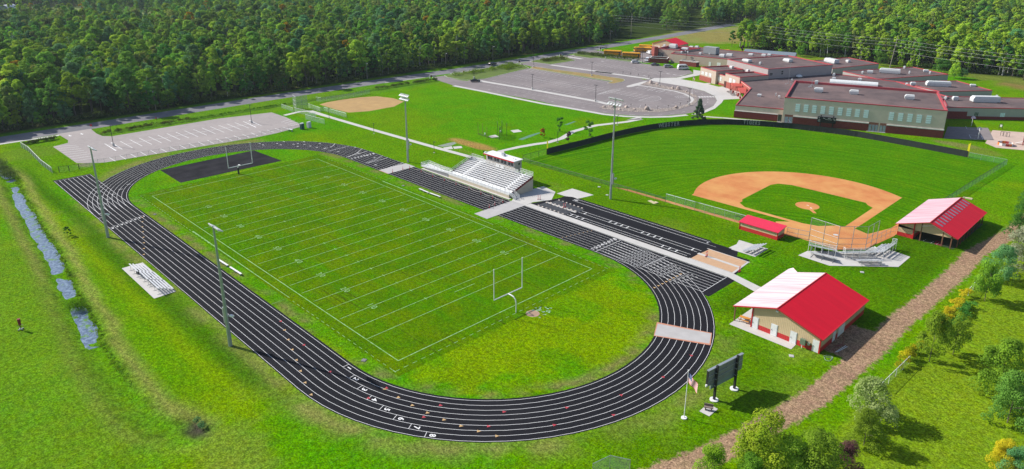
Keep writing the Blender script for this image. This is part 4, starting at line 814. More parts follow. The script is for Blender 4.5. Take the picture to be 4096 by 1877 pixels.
for q, s_, r_ in (((1040, 140), (4.6, 2.2, 1.3), -.4), ((1860, 140), (4.2, 2.4, 1.5), -.4), ((1305, 190), (.9, .9, 1.2), 0)): unit(*Z(2780, 220, *q, 8.85), 8.85, *s_, r_)
unit(*Z(2780, 220, 735, 270, 5.9), 5.9, 2.0, 1.4, 1.2, -.4); unit(*Z(2780, 220, 1060, 350, 6.1), 6.1, 1.4, 1.2, 1.4, -.4)
for q, s_, r_ in (((1270, 260), (8, 3, 2.2), -.5), ((1605, 250), (2, 1.6, 1.3), -.5)): unit(*Z(3072, 200, *q, 4.3), 4.3, *s_, r_)
for q, s_, r_ in (((2440, 470), (9, 2.8, 2.2), .3), ((2045, 470), (2.6, 1.6, 1.4), .3), ((1895, 475), (.9, .9, 1.2), 0)): unit(*Z(3072, 200, *q, 4.3), 4.3, *s_, r_)
for q, s_, r_ in (((840, 630), (9.5, 2.8, 2.2), .55), ((335, 615), (2.0, 1.6, 1.5), .5), ((210, 615), (.9, .9, 1.2), 0), ((1540, 635), (2.2, 1.5, 1.0), .4), ((595, 345), (2.2, 1.6, 1.2), .4), ((678, 380), (.8, .8, 1.3), 0), ((265, 380), (.7, .7, 1.4), 0), ((165, 275), (.9, .9, 1.3), 0), ((1780, 950), (10, 3, 2.4), .68), ((1185, 910), (2, 1.6, 1.5), .6), ((985, 905), (.9, .9, 1.5), 0), ((2010, 880), (.9, .9, 1.5), 0)): unit(*Z(3584, 220, *q, 4.3), 4.3, *s_, r_)
for q, s_ in (((1318, 530), (1.1, 1.1, 1.5)), ((1315, 610), (1.6, 1.2, 1.4)), ((1840, 620), (1.6, 1.4, 1.2)), ((475, 635), (.7, .7, 1.2))): unit(*Z(3072, 200, *q, 4.6), 4.6, *s_, .3)
unit(*Z(2380, 120, 2330, 485, 4.8), 4.8, 7.5, 4.2, 3.9, .05, hood=False, m_=mat('chiller_paint', (.33, .35, .36), .6, (.24, .255, .26), 2.5))
for q, s_ in (((1810, 400), (4, 1.8, 1.3)), ((1935, 375), (2.4, 1.6, 1.5)), ((2045, 362), (2.2, 1.5, 1.2)), ((1738, 465), (1.0, 1.0, 1.0)), ((1812, 455), (.6, .6, 1.1)), ((1862, 465), (.7, .7, 1.1)), ((2115, 490), (1.5, 1.2, 1.0)), ((2300, 492), (.8, .8, .8)), ((2555, 545), (3, 2, 1.6)), ((1570, 365), (4.5, 2.6, 2.4)), ((1395, 340), (1.4, 1.2, 1.4))): unit(*Z(2380, 120, *q, 4.8), 4.8, *s_, .05)
for q, s_ in (((690, 30), (3.4, 1.4, 1.6)), ((1120, 15), (2.6, 1.4, 1.2)), ((1380, 28), (2.4, 1.3, 1.3)), ((1490, 15), (2.0, 1.2, 1.0))): unit(*Z(2780, 220, *q, 4.8), 4.8, *s_, .05)
# barrel skylight, dome and masts
sk = MB(); A, B = Vector(Z(3072, 200, 1235, 665, 4.7)), Vector(Z(3072, 200, 2205, 735, 4.7)); d_ = (B-A).normalized(); n_ = Vector((-d_.y, d_.x)); nn = 8
A = A+n_*1.8; B = B+n_*1.8
for i in range(nn):
    a0, a1 = math.pi*i/nn, math.pi*(i+1)/nn
    P = [(A+n_*math.cos(a)*1.9, 4.7+1.5*math.sin(a)) for a in (a0, a1)]; Q = [(B+n_*math.cos(a)*1.9, 4.7+1.5*math.sin(a)) for a in (a0, a1)]
    sk.poly([(*P[0][0], P[0][1]), (*P[1][0], P[1][1]), (*Q[1][0], Q[1][1]), (*Q[0][0], Q[0][1])])
sk.poly([(*(A+n_*math.cos(math.pi*i/nn)*1.9), 4.7+1.5*math.sin(math.pi*i/nn)) for i in range(nn+1)]); sk.poly([(*(B+n_*math.cos(math.pi*i/nn)*1.9), 4.7+1.5*math.sin(math.pi*i/nn)) for i in range(nn+1)][::-1])
part('skylight', sk, mat('skylight', (.74, .76, .76), .35), school, world=True)
dm = MB(); c = Z(3072, 200, 620, 545, 4.7)
for j in range(4):
    for i in range(12):
        q = lambda ii, jj: (c[0]+1.5*math.cos(2*math.pi*ii/12)*math.cos(jj*math.pi/8), c[1]+1.5*math.sin(2*math.pi*ii/12)*math.cos(jj*math.pi/8), 4.9+1.0*math.sin(jj*math.pi/8)); dm.poly([q(i, j), q(i+1, j), q(i+1, j+1), q(i, j+1)])
part('roof_dome', dm, MATS['skylight'], school, world=True)
ms = MB(); c = Z(3072, 200, 875, 745, 8.95); ms.bar((*c, 8.95), (*c, 12.0), .06)
for an in (0, 2.1, 4.2): ms.bar((c[0]+math.cos(an)*1.2, c[1]+math.sin(an)*1.2, 8.95), (*c, 10.2), .06); ms.box((c[0]+math.cos(an)*1.2, c[1]+math.sin(an)*1.2, 8.95), (.6, .4, .2))
part('roof_mast', ms, metal_grey, school, world=True)
ms = MB(); c = Z(3072, 200, 405, 680, 4.7); ms.bar((*c, 4.7), (*c, 14.6), .05)
for an in (0, 2.1, 4.2): ms.box((c[0]+math.cos(an)*1.2, c[1]+math.sin(an)*1.2, 4.6), (.5, .4, .2))
part('roof_mast', ms, metal_grey, school, world=True)
# red entrance canopies
def canopy(name, label, A, B, C_, D, h, gable):
    cx, cy = sum(p[0] for p in (A, B, C_, D))/4, sum(p[1] for p in (A, B, C_, D))/4; t = thing(name, label, 'canopy', (cx, cy, 0), 0, 'red entrance canopies')
    r = MB(); m1 = ((A[0]+B[0])/2, (A[1]+B[1])/2); m2 = ((C_[0]+D[0])/2, (C_[1]+D[1])/2)
    r.poly([(*A, h), (*m1, h+gable), (*m2, h+gable), (*D, h)]); r.poly([(*m1, h+gable), (*B, h), (*C_, h), (*m2, h+gable)]); r.poly([(*A, h-.05), (*D, h-.05), (*m2, h+gable-.05), (*m1, h+gable-.05)]); r.poly([(*m1, h+gable-.05), (*m2, h+gable-.05), (*C_, h-.05), (*B, h-.05)]); r.poly([(*A, h-.3), (*B, h-.3), (*m1, h+gable-.05)])
    part('roof', r, mat('canopy_red', (.55, .09, .065), .5), t, world=True)
    for p in (A, B): part('post', MB().bar((*p, 0), (*p, h-.05), .12), mat('canopy_post', (.4, .06, .05), .6), t, world=True)
canopy('entrance_canopy', 'open red trellis canopy over planters at the school entrance', Z(2780, 220, 715, 560, 3.5), Z(2780, 220, 765, 630, 3.5), Z(2780, 220, 950, 640, 3.5), Z(2780, 220, 940, 560, 3.5), 3.5, .3)
canopy('entrance_canopy', 'solid red gabled canopy nearest the gymnasium corner', Z(2780, 220, 850, 655, 3.4), Z(2780, 220, 915, 765, 3.4), Z(2780, 220, 1020, 765, 3.4), Z(2780, 220, 1040, 655, 3.4), 3.4, .4)

# brick service enclosures in front of the school
def enclosure(label, P, h):
    P = ccw(P); c = np.mean(P, 0); t = thing('brick_enclosure', label, 'enclosure', (*c, 0), 0, 'brick service enclosures'); inn = inset(P, .3); n = len(P); w_ = MB(); k = MB()
    for i in range(n):
        j = (i+1) % n; w_.poly([(*P[i], 0), (*P[j], 0), (*P[j], h), (*P[i], h)]); w_.poly([(*inn[j], 0), (*inn[i], 0), (*inn[i], h), (*inn[j], h)])
        o = inset(P, -.05); q = inset(P, .35); k.poly([(*o[i], h+.1), (*o[j], h+.1), (*q[j], h+.1), (*q[i], h+.1)]); k.poly([(*o[i], h-.08), (*o[j], h-.08), (*o[j], h+.1), (*o[i], h+.1)]); k.poly([(*q[i], h+.1), (*q[j], h+.1), (*q[j], h-.08), (*q[i], h-.08)])
    part('wall', w_, brick, t, world=True); part('cap', k, cap_pale, t, world=True); return t
enclosure('long brick walled enclosure beside the parked white vans', [(-92, 252.6), (-83, 256.3), (-85.8, 262.6), (-94.6, 258.6)], 2.6)
enclosure('small brick screen wall on the grass strip behind the white minibus', [(-75.6, 257.2), (-65.4, 257.6), (-65.4, 260.6), (-75.6, 260.2)], 2.5)

# bus garage with its red roof
gg = thing('bus_garage', 'tan steel garage with a red gable roof behind the buses', 'garage', (-106, 294, 0))
ga0, ga1, gb1, gb0 = (-114.8, 287.4), (-97.4, 288.6), (-98.4, 301.5), (-115.8, 300.3)
m0, m1 = ((ga0[0]+ga1[0])/2, (ga0[1]+ga1[1])/2), ((gb0[0]+gb1[0])/2, (gb0[1]+gb1[1])/2); eh, rh = 5.2, 8.0
w_ = MB(); w_.poly([(*ga0, 0), (*ga1, 0), (*ga1, eh), (*m0, rh), (*ga0, eh)]); w_.poly([(*ga1, 0), (*gb1, 0), (*gb1, eh), (*ga1, eh)]); w_.poly([(*gb1, 0), (*gb0, 0), (*gb0, eh), (*m1, rh), (*gb1, eh)]); w_.poly([(*gb0, 0), (*ga0, 0), (*ga0, eh), (*gb0, eh)]); part('wall', w_, tan_steel, gg, world=True)
def gable_roof(mb, e0, r0, e1, e0b, r0b, e1b, t=.14):
    for a, b, c_, d_ in ((e0, r0, r0b, e0b), (r0, e1, e1b, r0b)):
        mb.add([*(Vector(p) for p in (a, b, c_, d_)), *(Vector(p)-Vector((0, 0, t)) for p in (a, b, c_, d_))], [(0, 1, 2, 3), (7, 6, 5, 4), (0, 4, 5, 1), (1, 5, 6, 2), (2, 6, 7, 3), (3, 7, 4, 0)])
r_ = MB(); ov = .35
def ext(p, q, k): v = Vector(p)-Vector(q); v = v/v.length*k; return (p[0]+v.x, p[1]+v.y, p[2])
E0, R0, E1, E0b, R0b, E1b = (*ga0, eh+.12), (*m0, rh+.12), (*ga1, eh+.12), (*gb0, eh+.12), (*m1, rh+.12), (*gb1, eh+.12)
gable_roof(r_, ext(E0, E0b, ov), ext(R0, R0b, ov), ext(E1, E1b, ov), ext(E0b, E0, ov), ext(R0b, R0, ov), ext(E1b, E1, ov)); part('roof', r_, roof_red, gg, world=True)
for u0 in (1.6, 6.6):
    d = MB(); wall_box(d, ga0, ga1, u0, u0+3.8, 0, 4.1, -.02, .05); part('garage_door', d, door_white, gg, world=True)
# grey roofs beyond the school
def shed(name, label, cat, P, h, rise, wallm, roofm):
    c = np.mean(P, 0); t = thing(name, label, cat, (*c, 0)); w_ = MB(); A, B, C_, D = P; m0, m1 = [tuple((np.array(a)+np.array(b))/2) for a, b in ((A, D), (B, C_))]
    for a, b in ((A, B), (B, C_), (C_, D), (D, A)): w_.poly([(*a, 0), (*b, 0), (*b, h), (*a, h)])
    w_.poly([(*D, h), (*A, h), (*m0, h+rise)]); w_.poly([(*B, h), (*C_, h), (*m1, h+rise)]); part('wall', w_, wallm, t, world=True)
    r_ = MB(); gable_roof(r_, (*A, h+.1), (*m0, h+rise+.1), (*D, h+.1), (*B, h+.1), (*m1, h+rise+.1), (*C_, h+.1), .1); part('roof', r_, roofm, t, world=True)
gr_roof = mat('grey_roof', (.19, .23, .27), .5, (.16, .2, .235), 1)
shed('storage_shed', 'grey low gabled shed behind the flat school roof', 'shed', [(-66, 309), (-38, 316), (-39.5, 322), (-67.5, 315)], 2.6, 1.6, tan_steel, gr_roof)
# white quonset barn far left
q_ = MB(); c = Vector((-691, 61)); nn = 10
ax = Vector((.7, .72)); az = Vector((-.72, .7))
for i in range(nn):
    P = [(c+ax*5.2*math.cos(a), 5.6*math.sin(a)) for a in (math.pi*i/nn, math.pi*(i+1)/nn)]; q_.poly([(*P[0][0], P[0][1]+.6), (*P[1][0], P[1][1]+.6), (*(P[1][0]+az*14), P[1][1]+.6), (*(P[0][0]+az*14), P[0][1]+.6)])
t = thing('round_barn', 'white round roofed barn in the far meadow', 'barn', (c.x, c.y, 0)); part('roof', q_, mat('barn_roof', (.72, .72, .76), .5), t, world=True)
e_ = MB(); e_.poly([(*(c+ax*5.1*math.cos(math.pi*i/nn)), .5+5.5*math.sin(math.pi*i/nn)) for i in range(nn+1)]); e_.box((c.x+.1, c.y+.1, 0), (10, .3, .6), math.atan2(ax.y, ax.x)); part('end_wall', e_, mat('barn_wall', (.4, .4, .42), .7), t, world=True)

# ------------------------------------------------------------------ concession building
cb = thing('concession_building', 'tan steel building with a large red roof and four white doors', 'building', (95, 35, 0))
y0, y1 = 26.15, 45.0; xw, xe, xr = 89.3, 101.35, 93.75
zr, ze, zl = 5.55, 2.95, 3.0; k_r = (zr-ze)/(xe+.5-xr); k_l = (zr-zl)/(xr-85.85)
zw = zr-k_l*(xr-xw); zE = zr-k_r*(xe-xr)
BH = .95
def band(z0, z1, m_, lab):
    w_ = MB(); P = [(xw, y0), (xe, y0), (xe, y1), (xw, y1)]
    if z0 == 0: w_.prism(P, 0, z1, top=False)
    else:
        w_.poly([(xw, y0, z0), (xe, y0, z0), (xe, y0, zE-.15), (xr, y0, zr-.15), (xw, y0, zw-.15)]); w_.poly([(xe, y1, z0), (xw, y1, z0), (xw, y1, zw-.15), (xr, y1, zr-.15), (xe, y1, zE-.15)]); w_.poly([(xe, y0, z0), (xe, y1, z0), (xe, y1, zE-.15), (xe, y0, zE-.15)]); w_.poly([(xw, y1, z0), (xw, y0, z0), (xw, y0, zw-.15), (xw, y1, zw-.15)])
    return part('wall', w_, m_, cb, lab, world=True)
def ribbed(name, base, axis, period=.31, depth=.8):
    m = bpy.data.materials.new(name); m.use_nodes = True; nt = m.node_tree; L = nt.links.new; b = nt.nodes['Principled BSDF']; b.inputs['Roughness'].default_value = .5
    g = nt.nodes.new('ShaderNodeNewGeometry'); w = nt.nodes.new('ShaderNodeTexWave'); w.wave_type = 'BANDS'; w.bands_direction = axis; w.wave_profile = 'SAW'; w.inputs['Scale'].default_value = 1/period*.314159*1.0; w.inputs['Distortion'].default_value = 0; L(g.outputs['Position'], w.inputs[0])
    r = nt.nodes.new('ShaderNodeMapRange'); r.inputs[1].default_value = .8; r.inputs[2].default_value = 1; L(w.outputs['Fac'], r.inputs[0]); bp = nt.nodes.new('ShaderNodeBump'); bp.inputs['Strength'].default_value = depth; bp.inputs['Distance'].default_value = .06; L(r.outputs[0], bp.inputs['Height']); L(bp.outputs[0], b.inputs['Normal'])
    n = nt.nodes.new('ShaderNodeTexNoise'); n.inputs['Scale'].default_value = .7; L(g.outputs['Position'], n.inputs[0]); mx = nt.nodes.new('ShaderNodeMix'); mx.data_type = 'RGBA'; L(n.outputs[0], mx.inputs[0]); mx.inputs[6].default_value = (*base, 1); mx.inputs[7].default_value = (*[c*.82 for c in base], 1); L(mx.outputs[2], b.inputs['Base Color']); return m
tan_rib = ribbed('tan_ribbed', (.56, .43, .265), 'X'); red_rib = ribbed('red_ribbed', (.52, .022, .025), 'X')
band(0, BH, red_rib, 'red steel skirting'); band(BH, 9, tan_rib, 'tan steel siding')
# glare on the sunlit slopes painted as silvery sheet; far slopes stay red
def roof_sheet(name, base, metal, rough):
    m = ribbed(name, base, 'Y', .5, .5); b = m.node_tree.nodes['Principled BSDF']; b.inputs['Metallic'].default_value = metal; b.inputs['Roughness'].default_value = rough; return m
glare_sheet = mat('glare_roof', (.80, .77, .77), .35, (.52, .26, .30), 1.0, .5, stretch=(.08, 3.2, .08), spec=.5, detail=3, bump=.3, bscale=2)
def slope(parent, pts, m_, t=.14, label=None, name='roof_slope'):
    P = [Vector(p) for p in pts]; n = (P[1]-P[0]).cross(P[2]-P[0]).normalized(); n = n if n.z > 0 else -n
    if (P[1]-P[0]).cross(P[2]-P[0]).z < 0: P = P[::-1]
    k = len(P); b = MB(); b.add(P+[p-n*t for p in P], [tuple(range(k)), tuple(range(2*k-1, k-1, -1))]+[(i, k+i, k+(i+1) % k, (i+1) % k) for i in range(k)]); return part(name, b, m_, parent, label, world=True)
Y0, Y1 = y0-.55, y1+.15
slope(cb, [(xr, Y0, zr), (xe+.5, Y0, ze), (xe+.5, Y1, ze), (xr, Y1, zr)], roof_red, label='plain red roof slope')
slope(cb, [(85.85, Y0, zl), (xr-.004, Y0, zr), (xr-.004, Y1, zr), (88.4, Y1, zr-k_l*(xr-88.4)), (86.6, 47.4, 3.4), (85.85, 47.0, zl)], glare_sheet, label='pale glaring roof slope over the porch')
tr_ = MB()
for a, b in (((85.85, Y0, zl), (xr, Y0, zr)), ((xr, Y0, zr), (xe+.5, Y0, ze)), ((xr, Y0, zr+.03), (xr, Y1, zr+.03)), ((xe+.5, Y0, ze), (xe+.5, Y1, ze))): tr_.bar((a[0], a[1], a[2]-.05), (b[0], b[1], b[2]-.05), .11, 4)
tr_.poly([(88.4, Y1+.02, zr-k_l*(xr-88.4)), (86.6, 47.42, 3.45), (86.9, 47.3, 2.9), (88.6, Y1+.03, 3.4)])
part('roof_trim', tr_, red_steel, cb, world=True)
for q in ((552, 450, 668, 690), (925, 600, 1045, 840), (1308, 745, 1435, 990), (1755, 925, 1885, 1185)):
    u0 = on_wall((xw, y0), (xe, y0), M(2900, 1180, q[0]-12, q[3]-60))[0]; u0 = max(.12, u0); d = MB(); wall_box(d, (xw, y0), (xe, y0), u0-.06, u0+1.12, .04, 2.2, -.02, .06); dd_ = part('door', d, mat('door_trim', (.62, .63, .65), .5), cb, world=True)
    d = MB(); wall_box(d, (xw, y0), (xe, y0), u0+.04, u0+1.02, .06, 2.1, 0, .085); dl = part('door_leaf', d, door_white, dd_, world=True); d = MB(); d.box((xw+u0+.16, y0-.13, 1.0), (.05, .08, .14)); part('handle', d, dark_metal, dd_, world=True)
for v0, w_, h_ in ((5.0, 1.1, 2.1), (7.2, 2.7, 2.3)):
    d = MB(); wall_box(d, (xe, y0), (xe, y1), v0, v0+w_, .04, h_, -.02, .07); part('door', d, door_white, cb, world=True)
for py in (Y0+.4, 33, 40, 46.3): part('post', MB().box((86.15, py, 0), (.18, .18, 2.95)), timber, cb, world=True)
for d in (MB().box((89.35, y0-.02, 0), (.22, .22, zw-.2)), MB().box((xe-.02, y0-.02, 0), (.2, .2, zE-.2))): part('corner_trim', d, red_steel, cb, world=True)
v = MB(); c = Z(2900, 1180, 1570, 65, 4.3); v.cyl((*c, 3.9), .08, 1.0, 8); part('vent_pipe', v, metal_white, cb, world=True)
v = MB(); v.box((xr-.1, y0-.2, zr-.85), (.4, .25, .25)); part('wall_lamp', v, metal_white, cb, world=True)
eb = thing('electric_cabinet', 'green electrical cabinet on a white pipe in front of the tan wall', 'cabinet', (98.7, 25.75, 0)); v = MB(); v.box((98.7, 25.75, .75), (.85, .45, 1.0)); part('cabinet_box', v, mat('cabinet_green', (.16, .22, .15), .5), eb, world=True); part('conduit', MB().cyl((98.6, 25.75, 0), .07, .75, 8), metal_white, eb, world=True); v = MB(); v.box((99.6, 25.95, .9), (.4, .25, .5)); part('meter', v, metal_grey, eb, world=True)
# picnic table on the porch
def picnic(label, x, y, rz, top_m, leg_m, L_=1.9):
    t = thing('picnic_table', label, 'picnic table', (x, y, .02), rz)
    part('table_top', MB().box((0, 0, .70), (L_, .75, .05)), top_m, t)
    for s_ in (-1, 1): part('bench', MB().box((0, s_*.68, .42), (L_, .26, .05)), top_m, t)
    for s_ in (-1, 1):
        f_ = MB(); f_.tube([(s_*L_*.33, -.8, .02), (s_*L_*.33, -.35, .70), (s_*L_*.33, .35, .70), (s_*L_*.33, .8, .02)], .03); f_.bar((s_*L_*.33, -.72, .40), (s_*L_*.33, .72, .40), .03); part('leg_frame', f_, leg_m, t)
    return t
picnic('orange topped picnic table under the porch of the concession building', *Z(2900, 1180, 395, 530), .1, mat('orange_plank', (.62, .27, .05), .6), dark_metal)
# hoses and pipes lying behind the building
def rope(name, label, cat, pts, r, m_, group=None):
    b = MB(); P = []
    for i in range(len(pts)-1):
        for j in range(6):
            t = j/6; p0 = pts[max(0, i-1)]; p1, p2 = pts[i], pts[i+1]; p3 = pts[min(len(pts)-1, i+2)]
            P.append(tuple(.5*((2*b_)+(-a+c_)*t+(2*a-5*b_+4*c_-d_)*t*t+(-a+3*b_-3*c_+d_)*t**3) for a, b_, c_, d_ in zip(p0, p1, p2, p3)))
    P.append(pts[-1]); b.tube(P, r, 5); return solo(name, b, m_, label, cat, group=group)
rope('hose', 'red hose coiled loosely in the shade of the red roofed building', 'hose', [(*T('34', 665, 1118), .05), (*T('34', 740, 1100), .05), (*T('34', 768, 1050), .05), (*T('34', 745, 1015), .05)], .05, mat('hose_red', (.32, .09, .07), .6))
rope('hose', 'reddish hose in a flat loop beside the white pipes', 'hose', [(*T('34', 640, 1160), .05), (*T('34', 690, 1130), .05), (*T('34', 770, 1105), .05), (*T('34', 740, 1140), .05), (*T('34', 660, 1170), .05)], .05, MATS['hose_red'])
rope('garden_hose', 'pale green hose coiled at the corner of the red roofed building', 'hose', [(*T('44', 555, 50), .05), (*T('44', 600, 40), .05), (*T('44', 650, 60), .05), (*T('44', 620, 95), .05), (*T('44', 575, 85), .08), (*T('44', 570, 60), .08), (*T('44', 640, 65), .1), (*T('44', 625, 85), .1)], .035, mat('hose_green', (.33, .42, .36), .5))
for i, (a, b) in enumerate((((795, 1125), (690, 1180)), ((780, 1115), (675, 1180)))): solo('white_pipe', MB().bar((*T('34', *a), .06), (*T('44' if 0 else '34', *b), .06), .05), metal_white, ('long white pipe lying behind the red roofed building, outer one', 'long white pipe lying behind the red roofed building, inner one')[i], 'pipe', group='white pipes behind the concession building')

# ------------------------------------------------------------------ batting pavilion
pvl = thing('batting_pavilion', 'long open sided pavilion with a red gable roof and skylight panels', 'pavilion', (98.5, 99.5, 0))
px0, px1, pxr, py0, py1 = 91.95, 104.7, 98.9, 87.6, 110.8; pe, pr_ = 2.95, 5.25
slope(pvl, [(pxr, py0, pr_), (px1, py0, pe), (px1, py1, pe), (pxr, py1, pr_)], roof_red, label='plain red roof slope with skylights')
slope(pvl, [(px0, py0, pe), (pxr-.004, py0, pr_), (pxr-.004, py1, pr_), (px0, py1, pe)], mat('pink_glare_roof', (.76, .56, .59), .38, (.52, .22, .27), .9, .5, stretch=(.08, 2.6, .08), spec=.5, detail=3), label='pale pink glaring roof slope')  # sun glare on the second slope painted as pale pink streaks
kk = (pr_-pe)/(px1-pxr)
for i in range(12):
    y = py0+1.3+i*1.85; s_ = MB(); P = []
    for x in (pxr+.45, pxr+2.2): P.append(x)
    s_.add([(P[0], y, pr_-kk*(P[0]-pxr)+.03), (P[1], y, pr_-kk*(P[1]-pxr)+.03), (P[1], y+.72, pr_-kk*(P[1]-pxr)+.03), (P[0], y+.72, pr_-kk*(P[0]-pxr)+.03)], [(0, 1, 2, 3)])
    part('skylight', s_, mat('skylight_panel', (.42, .27, .33), .3, (.12, .11, .16), 2.2, .5, detail=2), pvl, world=True)
w_ = MB(); w_.poly([(92.4, 88.6, pe-.9), (px1-.4, 88.6, pe-.45), (pxr, 88.6, pr_-.18), (92.4, 88.6, pe-.05)]); w_.poly([(92.4, 88.6, .95), (95.75, 88.6, .95), (95.75, 88.6, 2.4), (92.4, 88.6, 2.7)])
w_.poly([(92.4, 110.3, .95), (92.4, 88.6, .95), (92.4, 88.6, pe), (92.4, 110.3, pe)]); w_.poly([(95.75, 88.6, .95), (95.75, 110, .95), (95.75, 110, 3.7), (95.75, 88.6, 3.7)]); part('wall', w_, tan_rib, pvl, 'tan steel siding', world=True)
w_ = MB(); w_.poly([(92.4, 88.6, 0), (95.75, 88.6, 0), (95.75, 88.6, .95), (92.4, 88.6, .95)]); w_.poly([(92.4, 110.3, 0), (92.4, 88.6, 0), (92.4, 88.6, .95), (92.4, 110.3, .95)]); w_.poly([(95.75, 88.6, 0), (95.75, 110, 0), (95.75, 110, .95), (95.75, 88.6, .95)]); part('wall', w_, red_rib, pvl, 'red steel skirting', world=True)
for x, y in [(95.75, 88.55), (97.2, 88.7), (101.6, 88.7), (103.4, 88.5)] + [(104.2, 90.5+i*2.5) for i in range(9)]:
    zt = pr_-kk*abs(x-pxr)-.15; part('post', MB().box((x, y, 0), (.22, .22, zt)), timber if x > 96 else red_steel, pvl, world=True)
tr_ = MB(); tr_.bar((px0, py0, pe-.06), (pxr, py0, pr_-.06), .1, 4); tr_.bar((pxr, py0, pr_-.06), (px1, py0, pe-.06), .1, 4); tr_.bar((pxr, py0, pr_+.03), (pxr, py1, pr_+.03), .1, 4); tr_.bar((px1, py0, pe-.06), (px1, py1, pe-.06), .1, 4); part('roof_trim', tr_, red_steel, pvl, world=True)
tr_ = MB(); tr_.bar((97.2, 88.55, pe-.55+1.2), (pxr+.6, 88.55, pr_-.9), .09, 4); tr_.bar((pxr+.6, 88.55, pr_-.9), (103.4, 88.5, pe-.1), .09, 4); part('truss', tr_, cap_pale, pvl, world=True)
flat('pavilion_floor', [(95.8, 88.8), (104, 88.8), (104.6, 110.5), (95.8, 110.3)], .011, mat('cage_turf', (.05, .085, .03), .95)); 
solo('batting_mat', MB().prism([(100.2, 88.9), (101.7, 89.0), (101.4, 91.6), (99.8, 91.5)], .02, .06), mat('mat_maroon', (.22, .03, .04), .8), 'maroon batting mat on the floor just inside the open pavilion', 'mat')
for i, x in enumerate((97.9, 99.5, 100.6)): solo('cage_rail', MB().bar((x, 88.95, .06), (x+.15, 90.3, .06), .05), metal_white, ('white rail on the pavilion floor nearest the tan wall', 'white rail on the pavilion floor between two others', 'white rail lying along the maroon mat')[i], 'rail', group='rails on the pavilion floor')
# ------------------------------------------------------------------ dugout
dg = thing('dugout', 'long low dugout with a red sloping roof and tan and red ribbed wall', 'dugout', (70, 68, 0))
dx0, dx1, dy0, dy1, zf, zb = 65.3, 74.6, 65.8, 69.4, 1.95, 2.45
w_ = MB(); w_.prism([(dx0, dy0), (dx1, dy0), (dx1, dy1-.2), (dx0, dy1-.2)], 0, .9, top=False); part('wall', w_, red_rib, dg, 'red ribbed skirting', world=True)
w_ = MB(); w_.poly([(dx0, dy0, .9), (dx1, dy0, .9), (dx1, dy0, zf), (dx0, dy0, zf)]); w_.poly([(dx1, dy0, .9), (dx1, dy1-.2, .9), (dx1, dy1-.2, zb), (dx1, dy0, zf)]); w_.poly([(dx0, dy1-.2, .9), (dx0, dy0, .9), (dx0, dy0, zf), (dx0, dy1-.2, zb)]); part('wall', w_, tan_rib, dg, 'tan ribbed siding', world=True)
slope(dg, [(dx0-.2, dy0-.35, zf+.03), (dx1+.25, dy0-.35, zf+.03), (dx1+.25, dy1+.2, zb+.12), (dx0-.2, dy1+.2, zb+.12)], mat('dugout_roof', (.66, .03, .075), .4, (.6, .025, .065), 1), label='red roof', name='roof')
for x_ in (dx0, dx1): part('corner_trim', MB().box((x_, dy0-.02, 0), (.14, .14, zf)), red_steel, dg, world=True)
# ================================================================== FENCES
link = mesh_mat('chain_link', (.42, .47, .46), .13); link_b = mesh_mat('dark_chain_link', (.08, .11, .10), .27); link_w = mesh_mat('white_mesh', (.60, .64, .64), .28); link_g = mesh_mat('green_mesh', (.10, .30, .20), .22)
def fence(name, label, pts, h, mesh_m=None, rail_m=None, step=3.0, cat='fence', group=None, rails=(1.0,), rr=.035, pr=.035, mesh_name='mesh_panel', z0=.02):
    t = thing(name, label, cat, (*pts[0], 0), 0, group); rail_m = rail_m or metal_grey
    m = MB(); r = MB(); posts = []
    for a, b in zip(pts[:-1], pts[1:]):
        m.poly([(*a, z0), (*b, z0), (*b, h), (*a, h)])
        for f in rails: r.bar((*a, h*f), (*b, h*f), rr, 5)
        n = max(1, round(wall_len(a, b)/step))
        for i in range(n): posts.append((a[0]+(b[0]-a[0])*i/n, a[1]+(b[1]-a[1])*i/n))
    posts.append(pts[-1])
    part(mesh_name, m, mesh_m or link, t, world=True); part('rail', r, rail_m, t, world=True)
    pm = MB().cyl((0, 0, 0), pr, h+.05, 6).mesh('post', rail_m)
    for p in posts[:95]: part('post', pm, None, t, loc=(p[0]-pts[0][0], p[1]-pts[0][1], 0))
    return t
fence('chain_link_fence', 'low dark chain link fence between the stand and the baseball outfield', [(-8.5, 68.3), (-5.3, 68.0), (24.7, 68.7), (42.7, 68.9)], 1.15, link_b, dark_metal, rr=.05)
fence('chain_link_fence', 'tall silver chain link fence along the third base line up to the dugout', [(42.8, 68.9), (54, 69.1), (64.9, 69.3)], 2.3, link, metal_grey, rr=.05)
fence('chain_link_fence', 'short chain link fence between the dugout and the backstop', [(74.9, 69.9), (79.6, 70.9)], 2.1, link, metal_grey, 2.4, rails=(1.0, .5), rr=.05)
fence('chain_link_fence', 'low chain link corner fence ahead of the left foul pole', [(-8.6, 68.3), (-8.5, 78.6)], 1.9, link, dark_metal, rr=.05)
fence('chain_link_fence', 'silver chain link corner fence right of the yellow right foul pole', [(85.9, 170.9), (96.2, 170.3)], 1.7, link_g, metal_grey)
fence('chain_link_fence', 'long chain link fence along the first base side up to the red pavilion', [(96.2, 170.3), (94.6, 140), (93.4, 112)], 1.7, link_w, dark_metal, rr=.06)
bs = [(79.6, 71.0), (86.2, 70.2), (90.6, 74.6), (90.9, 80.1)]
fence('backstop', 'tall chain link backstop on silver poles behind home plate', bs, 5.5, mesh_mat('backstop_mesh', (.30, .36, .34), .08), mat('pole_steel', (.40, .38, .37), .5, metal=.4), 3.3, 'backstop', None, (1.0, .5, .25, .02), .05, .07)
fence('chain_link_fence', 'chain link fence from the backstop to the red pavilion corner', [(90.9, 80.1), (91.6, 86.5), (92.2, 88.5)], 2.1, link, metal_grey, 2.5, rails=(1, .5))
